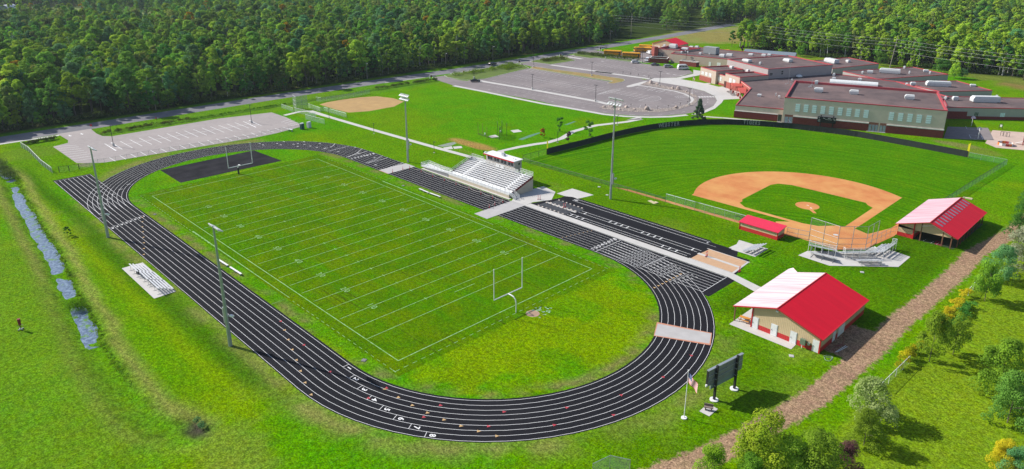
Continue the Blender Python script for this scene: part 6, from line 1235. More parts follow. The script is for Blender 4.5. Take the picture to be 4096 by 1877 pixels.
# press box
pbx = thing('press_box', 'tan press box with a flat white roof on top of the grandstand', 'press box', (-.8, 52.5, 0)); qx0, qx1, qy0, qy1, qz0, qz1 = -6.5, 5.1, 51.15, 53.9, 3.6, 6.45
w_ = MB(); w_.prism([(qx0, qy0), (qx1, qy0), (qx1, qy1), (qx0, qy1)], qz0, qz1, bottom=True); part('wall', w_, mat('press_tan', (.47, .41, .36), .8, (.42, .365, .32), .8), pbx, world=True)
r_ = MB(); r_.box((-.7, (qy0+qy1)/2-.25, qz1+.02), (qx1-qx0+.7, qy1-qy0+1.0, .2)); part('roof', r_, wht, pbx, world=True); f_ = MB(); f_.box((-.7, qy0-.78, qz1-.12), (qx1-qx0+.76, .06, .32)); part('fascia', f_, red_steel, pbx, world=True)
for k in range(4):
    u0 = .5+k*2.82; window(pbx, (qx0, qy0), (qx1, qy0), u0, u0+2.35, 4.85, 6.15, metal_white, glass_dark, (2, 1), .12)
w_ = MB(); w_.box((4.9, 52.5, 5.5), (.5, .5, .5)); part('side_window', MB().prism([(qx1, 52.6), (qx1+.05, 52.6), (qx1+.05, 53.2), (qx1, 53.2)], 5.2, 5.8), glass_dark, pbx, world=True)
for x in (qx0+.2, -.7, qx1-.2): part('leg', MB().box((x, 53.3, 0), (.25, .25, qz0)), metal_grey, pbx, world=True)
u_ = MB(); u_.box((-.9, 52.7, qz1+.22), (1.0, .7, .65)); part('air_conditioner', u_, metal_grey, pbx, world=True); u_ = MB(); u_.box((-.1, 52.2, qz1+.22), (.8, .5, .12)); part('roof_vent', u_, metal_grey, pbx, world=True)
u_ = MB(); u_.cyl((4.2, 52.3, qz1+.22), .2, .3, 8); u_.cyl((-6.6, 51.0, qz1+.22), .3, .3, 8); u_.cyl((3.6, 52.2, qz1+.22), .15, .4, 8); part('speaker_horn', u_, metal_white, pbx, world=True)
bn = MB(); bn.prism([(-1.6, yb-.68), (1.6, yb-.68), (1.6, yb-.64), (-1.6, yb-.64)], zb_-.1, zb_+.75); t = thing('banner', 'white banner hung on the rail below the press box windows', 'banner', (0, yb-.66, 0)); part('cloth', bn, wht, t, world=True); em = MB(); em.cyl((0, 0, 0), .01, .01, 3); e2 = MB(); e2.poly([(.28*math.cos(a*.628), yb-.69, zb_+.32+.28*math.sin(a*.628)) for a in range(10)]); part('emblem', e2, mat('emblem_grey', (.35, .33, .33), .7), t, world=True)
solo('seat_cushion', MB().box((0, 0, 0), (.5, .4, .2)), dark_metal, 'black bag left on the lower seats of the grandstand', 'bag', Z(1660, 580, 1395, 690, 2.0) + (2.05,))
for k, q in enumerate(((70, 735), (88, 742))): pass
b_ = thing('bin', 'black bin beside the grandstand stair', 'bin', (*T('22', 2545, 800), 0), 0, 'black bins'); part('barrel', MB().cyl((0, 0, .03), .3, .85, 10), dark_metal, b_); part('rim', MB().cyl((0, 0, .88), .33, .05, 10), black_vinyl, b_)

# ================================================================== SCOREBOARDS, FLAGS
sb = thing('scoreboard', 'big scoreboard on two black posts seen from behind', 'scoreboard', (96.2, 5, 0)); pa, pb = (95.9, 2.7), (96.6, 7.3); dirv = Vector((pb[0]-pa[0], pb[1]-pa[1])).normalized(); nv = Vector((-dirv.y, dirv.x))
for p in (pa, pb):
    part('post', MB().box((*p, .1), (.3, .3, 5.75), math.atan2(dirv.y, dirv.x)), dark_metal, sb, world=True); part('footing', MB().cyl((*p, 0), .64, .14, 18), wht, sb, world=True)
def board(u0, u1, z0, z1, o0, o1, m_, nm):
    A = Vector(pa)+dirv*u0; B = Vector(pa)+dirv*u1; b_ = MB(); b_.prism([tuple(A+nv*o0), tuple(B+nv*o0), tuple(B+nv*o1), tuple(A+nv*o1)], z0, z1, bottom=True); return part(nm, b_, m_, sb, world=True)
board(-1.6, 6.3, 2.75, 5.35, .25, .5, mat('board_back', (.27, .29, .285), .5, (.20, .215, .215), .9, metal=.2), 'panel'); board(-.75, 5.4, 1.95, 2.73, .28, .45, mat('board_pane', (.24, .30, .29), .4, (.18, .24, .23), .8), 'lower_panel')
for z_ in (3.55, 4.4): board(-1.58, 6.28, z_, z_+.1, .18, .26, metal_grey, 'girt')
board(-1.64, 6.34, 5.35, 5.48, .15, .55, metal_grey, 'top_trim'); board(-1.66, -1.6, 2.7, 5.35, .2, .52, dark_metal, 'end_trim')
hs = MB(); hs.cyl((*(Vector(pa)+dirv*-1.75+nv*.3), 2.85), .16, .3, 8); part('horn', hs, wht, sb, world=True)
for p in (pa, pb):
    for z_ in (2.5, 3.6, 4.6): part('bracket', MB().box((*(Vector(p)+nv*.1), z_), (.5, .5, .08), math.atan2(dirv.y, dirv.x)), metal_grey, sb, world=True)
def flagpole(label, x, y, h, rz, fl_, fw_):
    t = thing('flagpole', label, 'flagpole', (x, y, 0), 0, 'white flagpoles'); part('pole', MB().bar((0, 0, 0), (0, 0, h), .07, 8, 0, .045), metal_white, t); part('footing', MB().cyl((0, 0, 0), .42, .12, 14), wht, t); part('finial', MB().cyl((0, 0, h), .1, .14, 8), metal_white, t)
    f = thing('flag', ('striped flag with a blue starred corner on the pole beside the track', 'small drooping flag on the pole outside the school')[h > 7.8], 'flag', (x, y, 0)); b_ = MB(); nu, nv_ = 20, 13
    def P(u, v):
        s_ = u*fl_; return (math.cos(rz)*s_*.78+.05+.10*math.sin(u*9+v*2)*math.sin(rz), math.sin(rz)*s_*.78+.12*math.sin(u*9+v*2)*math.cos(rz), h-.25-v*fw_-u*u*.25-u*.55)
    for i in range(nu):
        for j in range(nv_):
            mi = 2 if (i < 8 and j < 7) else (0 if j % 2 == 0 else 1); b_.poly([P(i/nu, (j+1)/nv_), P((i+1)/nu, (j+1)/nv_), P((i+1)/nu, j/nv_), P(i/nu, j/nv_)], mi)
    for i in range(5):
        for j in range(4):
            u, v = (i+.5)*.4/5, (j+.5)*.54/4; p = P(u, v); q = P(u+.035, v+.05); o_ = .012
            for sg in (-1, 1): k = len(b_.v); b_.poly([(p[0]+o_*sg*math.sin(rz), p[1]-o_*sg*math.cos(rz), p[2]), (q[0]+o_*sg*math.sin(rz), q[1]-o_*sg*math.cos(rz), p[2]), (q[0]+o_*sg*math.sin(rz), q[1]-o_*sg*math.cos(rz), q[2])], 1)
    part('cloth', b_, [mat('flag_red', (.55, .03, .05), .8), mat('flag_white', (.75, .75, .75), .8), mat('flag_blue', (.04, .07, .25), .8)], f)
flagpole('white flagpole on the grass between the track and the dirt road', 95.15, -4.1, 7.75, math.radians(-14), 2.4, 1.45)
flagpole('white flagpole at the tip of the rock bed outside the school', *T('13', 1808, 940), 8.0, math.radians(-20), 1.3, 1.1)
bs_ = thing('scoreboard', 'black baseball scoreboard with white lettering against the gymnasium wall', 'scoreboard', (38.5, 177, 0)); sa, sbb = (36.6, 176.4), (40.5, 177.8)
(u0, z1), (u1, _), (_, z0) = [on_wall(sa, sbb, M(2890, 370, *q)) for q in ((1915, 478), (2288, 512), (1915, 580))]
L_ = wall_len(sa, sbb)
for u in (.0, L_): pp = [sa[i]+(sbb[i]-sa[i])*u/L_ for i in (0, 1)]; part('post', MB().box((*pp, 0), (.25, .25, z1+.55)), dark_metal, bs_, world=True)
b_ = MB(); wall_box(b_, sa, sbb, u0, u1, z0-.25, z1, .15, .4); part('panel', b_, mat('board_black', (.012, .014, .014), .6), bs_, world=True)
tx = MB(); ux, uy = (sbb[0]-sa[0])/L_, (sbb[1]-sa[1])/L_; hB = z1-z0+.25; wB = u1-u0
def stext(s, fu, fz, size): put_text(tx, s, size, (sa[0]+ux*(u0+wB*fu)+uy*.42, sa[1]+uy*(u0+wB*fu)-ux*.42, z0-.25+hB*fz), (ux, uy, 0), (0, 0, 1), 0, .012)
for s, fu in (('BALL', .36), ('STRIKE', .63), ('OUT', .88)): stext(s, fu, .80, hB*.15)
stext('1 2 3  4 5 6  7 8 9 10', .60, .60, hB*.12); stext('RUNS', .93, .56, hB*.10); stext('GUEST', .10, .42, hB*.13); stext('HOME', .10, .22, hB*.13); stext('#', .09, .8, hB*.24)
part('lettering', tx, mat('sign_white', (.7, .7, .7), .7), bs_, world=True)
# memorial bench on its slab
p = T('43', 1972, 590); t = thing('stone_bench', 'brown stone bench on a square slab behind the scoreboard', 'bench', (*p, .05), .5); part('seat', MB().box((0, 0, .45), (1.3, .5, .12)), mat('stone_brown', (.22, .17, .15), .8), t)
for s_ in (-.42, .42): part('leg', MB().box((s_, 0, 0), (.16, .42, .45)), MATS['stone_brown'], t)
part('back', MB().box((0, .24, .55), (1.3, .1, .38)), MATS['stone_brown'], t)
# red training post at the left
p = T('31', 212, 955); t = thing('training_post', 'red padded post on a small wheeled grey base standing in the left meadow', 'training post', (*p, 0), .3); part('pad', MB().bar((0, 0, .95), (0, 0, 2.1), .2, 10, 0, .27), mat('pad_red', (.22, .02, .025), .7), t); part('stem', MB().bar((0, 0, .2), (0, 0, .95), .07, 6), dark_metal, t)
rg = MB(); rg.tube([(.42*math.cos(a*math.pi/6), .42*math.sin(a*math.pi/6), .85) for a in range(13)], .035, 5); part('ring_handle', rg, dark_metal, t); bs2 = MB(); bs2.box((0, 0, .16), (.9, .12, .1)); bs2.box((0, 0, .16), (.12, .9, .1)); part('base', bs2, metal_grey, t)
for x, y in ((.42, 0), (-.42, 0), (0, .42), (0, -.42)): part('wheel', MB().bar((x-.04, y, .1), (x+.04, y, .1), .1, 10), dark_metal, t)
part('cap', MB().cyl((0, 0, 2.1), .3, .05, 6), MATS['pad_red'], t)
# discus cage
t = thing('discus_cage', 'horseshoe of bent tan poles with fallen dark netting round a throwing slab', 'cage', (*A1(280, 320), 0)); cg = mat('cage_tan', (.42, .27, .12), .6)
for q, dx in (((100, 303), 1), ((152, 310), 1), ((208, 358), 1), ((450, 322), -1), ((392, 293), -1), ((358, 363), -1), ((345, 205), -1)):
    x, y = A1(*q); 
    if q == (345, 205): x, y = A1(335, 300)
    part('pole', MB().tube([(x, y, 0), (x, y, 3.6), (x+dx*.25, y-.25*dx, 4.15), (x+dx*.8, y-.7*dx, 4.45)], .07, 6), cg if dx > 0 else dark_metal, t, world=True)
nt_ = MB(); C_ = [A1(*q) for q in ((100, 303), (150, 318), (215, 345), (290, 352), (358, 362), (392, 330), (395, 293))]
for a, b in zip(C_[:-1], C_[1:]): nt_.poly([(*a, .02), (*b, .02), (*b, .7), (*a, .7)])
for a, b in ((C_[4], C_[5]), (C_[5], C_[6])): nt_.poly([(*a, .7), (*b, .7), (*b, 4.0), (*a, 4.0)])
part('net', nt_, mesh_mat('dark_netting', (.05, .05, .05), .42), t, world=True)
for nm, q in (('white bucket inside the left side of the discus cage', (182, 303)), ('white bucket on the right side of the discus cage', (372, 272))): x, y = A1(*q); b_ = MB(); b_.cyl((0, 0, 0), .22, .55, 8, 0, .26); b_.cyl((0, 0, .55), .28, .04, 8); solo('bucket', b_, metal_white, nm, 'bucket', (x, y, 0), group='white buckets')
# toilets, hydrants, signs
def toilet(label, x, y, c):
    t = thing('portable_toilet', label, 'portable toilet', (x, y, 0), .15, 'portable toilets'); m_ = mat('toilet_'+str(c[0]), c, .5); part('cabin', MB().box((0, 0, .1), (1.15, 1.15, 1.95)), m_, t); part('base', MB().box((0, 0, 0), (1.25, 1.25, .1)), dark_metal, t)
    r_ = MB()
    for i in range(6): a0, a1 = math.pi*i/6, math.pi*(i+1)/6; r_.poly([(.58*math.cos(a0), -.58, 2.05+.3*math.sin(a0)), (.58*math.cos(a1), -.58, 2.05+.3*math.sin(a1)), (.58*math.cos(a1), .58, 2.05+.3*math.sin(a1)), (.58*math.cos(a0), .58, 2.05+.3*math.sin(a0))][::-1])
    r_.poly([(.58*math.cos(math.pi*i/6), -.58, 2.05+.3*math.sin(math.pi*i/6)) for i in range(7)][::-1]); r_.poly([(.58*math.cos(math.pi*i/6), .58, 2.05+.3*math.sin(math.pi*i/6)) for i in range(7)]); part('roof', r_, mat('toilet_roof', (.70, .72, .74), .5), t); part('door', MB().box((.59, 0, .15), (.05, .8, 1.8)), mat('toilet_door_'+str(c[0]), tuple(min(1, k*1.4) for k in c), .5), t)
toilet('dark green portable toilet with a pale roof by the small car park', -91.5, 39.6, (.02, .075, .07)); toilet('pale blue grey portable toilet behind the green one', -91.6, 42.4, (.42, .46, .52))
def hydrant(label, x, y): t = thing('fire_hydrant', label, 'fire hydrant', (x, y, 0), 0, 'red fire hydrants'); part('barrel', MB().cyl((0, 0, 0), .17, .75, 8), mat('hydrant_red', (.40, .03, .03), .5), t); part('cap', MB().cyl((0, 0, .75), .2, .22, 8, 0, .06), MATS['hydrant_red'], t); part('nozzle', MB().bar((-.3, 0, .5), (.3, 0, .5), .09, 8), MATS['hydrant_red'], t)
hydrant('red fire hydrant on the verge opposite the small car park', -143.2, -3+10.5); hydrant('red fire hydrant on the verge near the car park entrance', *T('12', 2082, 728))
def lot_sign(label, x, y):
    t = thing('entrance_sign', label, 'sign', (x, y, 0), math.radians(70), 'white post entrance signs')
    for s_ in (-.7, .7): part('post', MB().box((s_, 0, 0), (.2, .2, 2.2)), metal_white, t)
    part('panel', MB().box((0, 0, 1.25), (1.2, .06, .8)), mat('sign_brown', (.16, .06, .05), .6), t)
lot_sign('white post sign at the first car park entrance by the road', *T('12', 1762, 800)); lot_sign('white post sign at the left end of the entry island', *Z(1940, 200, 690, 300)); lot_sign('white post sign above the entry island', *Z(1940, 200, 1520, 160)); lot_sign('white post sign beside the first school bus', *Z(2380, 120, 105, 425))
def stop_sign(label, x, y, rz): t = thing('stop_sign', label, 'stop sign', (x, y, 0), rz); part('post', MB().bar((0, 0, 0), (0, 0, 2.3), .04, 5), metal_grey, t); o = MB(); o.bar((0, 0, 2.2), (.04, 0, 2.2), .42, 8); part('plate', o, mat('stop_red', (.5, .03, .04), .5), t)
stop_sign('red stop sign at the exit of the small car park', *T('21', 925, 140), math.radians(-20))
def marker(label, x, y, h=1.5): t = thing('bay_sign', label, 'sign post', (x, y, 0), 0, 'small dark bay signs'); part('post', MB().bar((0, 0, 0), (0, 0, h), .05, 5), dark_metal, t); o = MB(); o.box((.03, 0, h-.45), (.05, .35, .5)); part('plate', o, dark_metal, t)
for i, q in enumerate(((498, 628), (720, 655), (1007, 665), (1258, 700), (1467, 685), (1710, 630), (1852, 598))): marker(('small dark sign at the left tip of the rock bed', 'small dark sign second along the rock bed', 'small dark sign by the big pinkish boulder', 'small dark sign at the middle of the rock bed', 'small dark sign right of the middle of the rock bed', 'small dark sign near the lone round boulder', 'small dark sign beside the double headed lamp')[i], *Z(2380, 300, *q))
for i, q in enumerate(((560, 895), (712, 918), (866, 940), (1078, 968), (1105, 1022))): marker(('small dark sign leftmost on the upper divider', 'small dark sign second on the upper divider', 'small dark sign third on the upper divider', 'small dark sign last on the upper divider', 'small dark sign at the top of the rock bed')[i], *Z(2380, 120, *q))
for i, q in enumerate(((962, 225), (1768, 190), (1808, 125))): marker(('dark road sign at the left tip of the entry island', 'dark road sign on the splitter island', 'dark road sign at the end of the weedy bus strip')[i], *Z(1940, 200, *q), 2.1)
# playground
def hoop(label, x, y, rz):
    t = thing('basketball_hoop', label, 'basketball hoop', (x, y, 0), rz, 'basketball hoops'); part('pole', MB().tube([(0, 0, 0), (0, 0, 2.8), (.4, 0, 3.3), (1.0, 0, 3.4)], .08, 7), metal_white, t); b_ = MB(); b_.poly([(1.02, -.75, 2.95)]+[(1.02, .75*math.cos(a*math.pi/8)*-1, 3.2+.75*math.sin(a*math.pi/8)) for a in range(9)]+[(1.02, .75, 2.95)]); b2 = MB(); b2.poly([(p[0]+.05, p[1], p[2]) for p in b_.v][::-1]); b_.add(b2.v, b2.f); part('backboard', b_, mat('backboard', (.5, .48, .62), .5), t); rr_ = MB(); rr_.tube([(1.3+.23*math.cos(a*.7854), .23*math.sin(a*.7854), 3.05) for a in range(9)], .02, 4); part('rim', rr_, mat('rim_orange', (.6, .15, .03), .5), t)
hoop('basketball hoop facing the camera against the classroom wing', *KC(1200, 545), math.radians(-70)); hoop('basketball hoop seen from behind at the near end of the court', *KC(1370, 880), math.radians(110))
gp = thing('ball_pit', 'low eight sided ball pit of orange, white, grey and red panels', 'ball pit', (*KC(2080, 1040), 0)); cols_ = [(.75, .20, .03), (.68, .66, .64), (.30, .28, .30), (.36, .045, .04)]
for i in range(14):
    a0, a1 = 2*math.pi*i/14, 2*math.pi*(i+1)/14; o = MB(); o.prism([(2.15*math.cos(a0), 2.15*math.sin(a0)), (2.25*math.cos(a0), 2.25*math.sin(a0)), (2.25*math.cos(a1), 2.25*math.sin(a1)), (2.15*math.cos(a1), 2.15*math.sin(a1))], 0, .85); part('panel', o, mat('pit_%d' % (i % 4), cols_[i % 4], .6), gp)
t = thing('climbing_frame', 'dark climbing bars standing in the sand of the playground', 'climbing frame', (*KC(1950, 800), 0)); 
for dx in (0, .9, 1.9): part('bar', MB().tube([(dx, 0, 0), (dx, 0, 1.6), (dx+.7, .1, 1.6), (dx+.7, .1, 0)], .06, 6), dark_metal, t)
t = thing('climbing_frame', 'dark arched bike rack frame at the back of the playground', 'rack', (*KC(1955, 625), 0)); part('arch', MB().tube([(-.5, 0, 0), (-.5, 0, 1.5), (-.3, 0, 1.9), (.3, 0, 1.9), (.5, 0, 1.5), (.5, 0, 0)], .08, 6), dark_metal, t); part('panel', MB().box((0, 0, .8), (.6, .05, .8)), metal_white, t)
t = thing('play_tower', 'red and dark play tower at the right edge of the photo', 'play tower', (*KC(2520, 1050), 0)); 
for dx, dy in ((0, 0), (1.6, 0), (1.6, 1.6), (0, 1.6)): part('post', MB().bar((dx, dy, 0), (dx, dy, 3.2), .09, 6), mat('play_red', (.34, .035, .03), .5), t)
part('deck', MB().box((.8, .8, 1.2), (1.6, 1.6, .1)), dark_metal, t); part('slide', MB().add([(-.1, .3, 1.2), (-.1, 1.1, 1.2), (-2.2, 1.1, .2), (-2.2, .3, .2)], [(0, 1, 2, 3)]), metal_white, t)
# dish, hatches, odd bits
p = Z(2890, 370, 1365, 625); t = thing('satellite_dish', 'round white disc on a stub stand in front of the gymnasium doors', 'dish', (*p, 0)); d_ = MB()
dn = Vector((.68, -.62, .35)).normalized(); qn = dn.to_track_quat('Z', 'Y')
for r0, r1, h0, h1 in ((0, .4, .0, .05), (.4, .95, .05, .25)):
    for i in range(16):
        P = [Vector((r*math.cos(a), r*math.sin(a), h)) for r, h, a in ((r0, h0, 2*math.pi*i/16), (r1, h1, 2*math.pi*i/16), (r1, h1, 2*math.pi*(i+1)/16), (r0, h0, 2*math.pi*(i+1)/16))]; d_.poly([tuple(qn @ v+Vector((0, 0, 1.3))) for v in P])
part('dish', d_, wht, t); part('stand', MB().cyl((0, 0, 0), .1, 1.25, 8), metal_grey, t)
for lab, q, s_ in (('pale drain cover on the grass right of the concession building', T('34', 945, 376), .7), ('grey round cover inside the near end of the track', T('42', 1085, 88), .75), ('pale slab on the grass below the concession building', T('44', 235, 45), .75), ('white ground box left of the tallest stadium light', Z(2020, 640, 1890, 545), .7), ('white ground box at the foot of the tallest stadium light', Z(2020, 640, 2050, 708), .7), ('small dark cover on the near left corner of the football field', T('21', 1555, 975), .6), ('grey drain cover by the far sideline', T('22', 1478, 687), .7)):
    b_ = MB(); b_.box((0, 0, .0), (s_, s_, .08)); b_.box((0, 0, .08), (s_*.7, s_*.7, .03)); solo('ground_cover', b_, mat('cover_pale', (.50, .50, .48), .8) if 'dark' not in lab and 'grey' not in lab else mat('cover_grey', (.22, .22, .22), .8), lab, 'ground cover', (*q, 0), .5, 'covers set in the grass')
b_ = MB(); b_.box((0, 0, 0), (2.2, 1.0, .14)); b_.box((.3, .1, .14), (1.4, .8, .08), .2); solo('pallet', b_, mat('pallet_wood', (.55, .48, .30), .9), 'pale wooden pallet on the grass behind the pavilion roof', 'pallet', (*Z(3560, 780, 1560, 72), 0)); b_ = MB(); b_.box((0, 0, 0), (2.6, 1.0, .1), -.3); b_.box((.9, .2, .1), (1.1, .9, .1), -.2); solo('pallet', b_, MATS['pallet_wood'], 'pale boards on the grass beyond the long jump runway', 'boards', (*T('23', 1410, 852), 0))
t = thing('picnic_bench', 'white framed folding table by the fence of the small car park', 'table', (*T('22', 348, 140), 0), .3); part('table_top', MB().box((0, 0, .72), (1.8, .7, .05)), metal_white, t); 
for s_ in (-.7, .7): part('leg', MB().box((s_, 0, 0), (.08, .6, .72)), metal_grey, t)
# planters and outdoor table by the entrance
for i, q in enumerate(((715, 715), (765, 755), (870, 805), (860, 835), (905, 875))): x, y = Z(2780, 220, *q); b_ = MB(); b_.cyl((0, 0, 0), .4, .75, 10, 0, .5); b_.cyl((0, 0, .75), .52, .06, 10); solo('planter', b_, mat('planter_red', (.32, .075, .055), .8), ('red planter leftmost under the trellis canopy', 'red planter between the two canopies', 'upper red planter in front of the gabled canopy', 'lower red planter in front of the gabled canopy', 'red planter at the corner of the building')[i], 'planter', (x, y, .04), group='red planters at the entrance')
for i, q in enumerate(((690, 760), (760, 812))): picnic(('black picnic table further from the gymnasium on the pale forecourt', 'black picnic table closer to the gymnasium on the pale forecourt')[i], *Z(2780, 220, *q), .9, dark_metal, dark_metal, 2.2)
# ================================================================== VEHICLES
tyre_m = mat('tyre', (.015, .015, .016), .9); rim_m = mat('rim_alloy', (.45, .46, .48), .35, metal=.5); lamp_r = mat('tail_lamp', (.35, .02, .02), .3); lamp_w = mat('head_lamp', (.7, .7, .68), .2)
KINDS = {
 'sedan': dict(L=4.7, w=1.8, body=[(-2.35, .35), (2.3, .35), (2.35, .7), (2.2, .86), (1.1, .98), (.35, 1.42), (-.85, 1.44), (-1.55, 1.05), (-2.25, .98), (-2.35, .75)], belt=.98, side=[(1.0, 1.0), (.3, 1.36), (-.8, 1.38), (-1.45, 1.02)], ws=((1.1, .98), (.35, 1.42)), rs=((-1.55, 1.05), (-.85, 1.44)), wx=1.42, r=.33),
 'suv': dict(L=4.8, w=1.95, body=[(-2.4, .42), (2.35, .42), (2.4, .95), (1.35, 1.1), (.6, 1.72), (-1.9, 1.76), (-2.35, 1.15), (-2.4, .8)], belt=1.1, side=[(1.2, 1.12), (.55, 1.64), (-1.82, 1.68), (-2.2, 1.14)], ws=((1.35, 1.1), (.6, 1.72)), rs=((-2.33, 1.15), (-1.9, 1.76)), wx=1.45, r=.38),
 'van': dict(L=5.6, w=2.0, body=[(-2.8, .4), (2.75, .4), (2.8, .95), (2.1, 1.2), (1.45, 2.0), (-2.6, 2.08), (-2.8, 1.3)], belt=1.2, side=[(1.95, 1.22), (1.4, 1.85), (.6, 1.88), (.6, 1.22)], ws=((2.1, 1.2), (1.45, 2.0)), rs=((-2.78, 1.3), (-2.6, 2.0)), wx=1.75, r=.36),
 'minibus': dict(L=6.2, w=2.1, body=[(-3.1, .4), (3.0, .4), (3.1, 1.05), (2.5, 1.3), (1.8, 2.3), (1.4, 2.7), (-2.7, 2.72), (-3.1, 1.5)], belt=1.3, side=[(2.2, 1.35), (1.75, 2.1), (-2.75, 2.15), (-2.9, 1.35)], ws=((2.5, 1.3), (1.8, 2.3)), rs=((-3.05, 1.5), (-2.72, 2.6)), wx=1.9, r=.38)}
def car(label, cat, x, y, rz, kind, paint):
    K = KINDS[kind]; t = thing({'sedan': 'parked_car', 'suv': 'sport_utility_car', 'van': 'cargo_van', 'minibus': 'minibus'}[kind], label, cat, (x, y, .015), rz, 'vehicles at the school'); B = K['body']; ztop = max(p[1] for p in B); hw = lambda z: K['w']/2*(1 if z <= K['belt'] else 1-.16*(z-K['belt'])/(ztop-K['belt']))
    b = MB(); n = len(B); V = [(px, -hw(pz), pz) for px, pz in B]+[(px, hw(pz), pz) for px, pz in B]; b.add(V, [tuple(range(n)), tuple(range(2*n-1, n-1, -1))]+[(i, n+i, n+(i+1) % n, (i+1) % n) for i in range(n)])
    me = b.mesh('body', [paint]); bm = bmesh.new(); bm.from_mesh(me); bmesh.ops.recalc_face_normals(bm, faces=bm.faces); bmesh.ops.bevel(bm, geom=list(bm.edges), offset=.07, segments=2, affect='EDGES', clamp_overlap=True); bm.to_mesh(me); bm.free(); part('body', me, None, t)
    for s_ in (-1, 1):
        S_ = K['side']; nw = 3 if kind == 'minibus' else (1 if kind == 'van' else 2)
        (x0, z0), (x1, z1), (x2, z2), (x3, z3) = S_
        for i in range(nw):
            f0, f1 = i/nw+.02, (i+1)/nw-.02; Q = [(x0+(x3-x0)*f0, z0), (x1+(x2-x1)*f0, z1), (x1+(x2-x1)*f1, z2), (x0+(x3-x0)*f1, z3)]; g = MB(); g.poly([(qx, s_*(hw(qz)+.018), qz) for qx, qz in (Q if s_ < 0 else Q[::-1])]); part('window', g, glass_dark, t)
    for nm, (a, c), sg in (('windscreen', K['ws'], 1), ('rear_window', K['rs'], -1)):
        d = Vector((c[0]-a[0], 0, c[1]-a[1])); nn = Vector((d.z, 0, -d.x)).normalized()*sg; nn = nn if nn.z > 0 else -nn; g = MB(); A = Vector((a[0], 0, a[1]))+d*.06+nn*.02; Cc = Vector((a[0], 0, a[1]))+d*.9+nn*.02; w0, w1 = hw(a[1])-.1, hw(c[1])-.08
        g.poly([(A.x, -w0, A.z), (A.x, w0, A.z), (Cc.x, w1, Cc.z), (Cc.x, -w1, Cc.z)]); part(nm, g, glass_dark, t)
    for sx_ in (-1, 1):
        for s_ in (-1, 1):
            w_ = part('wheel', MB().bar((sx_*K['wx'], s_*(K['w']/2-.2), K['r']), (sx_*K['wx'], s_*(K['w']/2+.03), K['r']), K['r'], 14), tyre_m, t); part('rim', MB().bar((sx_*K['wx'], s_*(K['w']/2+.02), K['r']), (sx_*K['wx'], s_*(K['w']/2+.05), K['r']), K['r']*.62, 10), rim_m, w_)
    for s_ in (-1, 1): part('headlight', MB().box((K['L']/2-.02, s_*K['w']*.36, .68), (.08, .36, .18)), lamp_w, t); part('tail_light', MB().box((-K['L']/2+.01, s_*K['w']*.40, .8), (.08, .2, .28)), lamp_r, t)
    return t
pw_, pb_, pg_, ps_ = mat('paint_white', (.74, .74, .75), .25, spec=.6), mat('paint_black', (.016, .016, .020), .2, spec=.6), mat('paint_grey', (.10, .11, .125), .25, spec=.6), mat('paint_silver', (.36, .37, .38), .3, spec=.6, metal=.3)
def mid(a, b): return ((a[0]+b[0])/2, (a[1]+b[1])/2)
def seatcar(label, cat, kind, paint, qa, qb, flip=False, dz=0):
    a, b = Z(2380, 120, *qa), Z(2380, 120, *qb); c = mid(a, b); rz = math.atan2(b[1]-a[1], b[0]-a[0]); car(label, cat, c[0]-.7*math.sin(rz)*1, c[1]+.7*math.cos(rz), rz+(math.pi if flip else 0), kind, paint)
c0 = Z(2380, 120, 812, 668); car('white sport utility car at the left of the parked row', 'car', c0[0], c0[1], 1.0, 'suv', pw_); c0 = Z(2380, 120, 1205, 718); car('dark grey sedan in the parked row below the brick enclosure', 'car', c0[0], c0[1], .9, 'sedan', pg_); c0 = Z(2380, 120, 1470, 757); car('silver estate car in the parked row', 'car', c0[0], c0[1], .95, 'suv', ps_); c0 = Z(2380, 120, 1768, 795); car('white high roofed minibus at the right end of the parked row', 'minibus', c0[0], c0[1], 1.0, 'minibus', pw_)
c0 = Z(2380, 120, 1095, 485); car('white cargo van behind the brick entrance pier', 'van', c0[0], c0[1], 2.6, 'van', pw_); c0 = Z(2380, 120, 1048, 632); car('white van nosing out beside the brick enclosure', 'van', c0[0], c0[1], -1.15, 'van', pw_)
c0 = mid(T('12', 2330, 655), T('12', 2420, 652)); car('black sport utility car driving on the road past the wood', 'car', c0[0], c0[1], 1.55, 'suv', pb_); c0 = mid(T('12', 2150, 825), T('12', 2255, 822)); car('black patrol car stopped by the car park entrance', 'car', c0[0], c0[1], .95, 'sedan', pb_)
bus_y = mat('bus_yellow', (.72, .335, .012), .4, (.66, .30, .01), 1)
BUS = {}
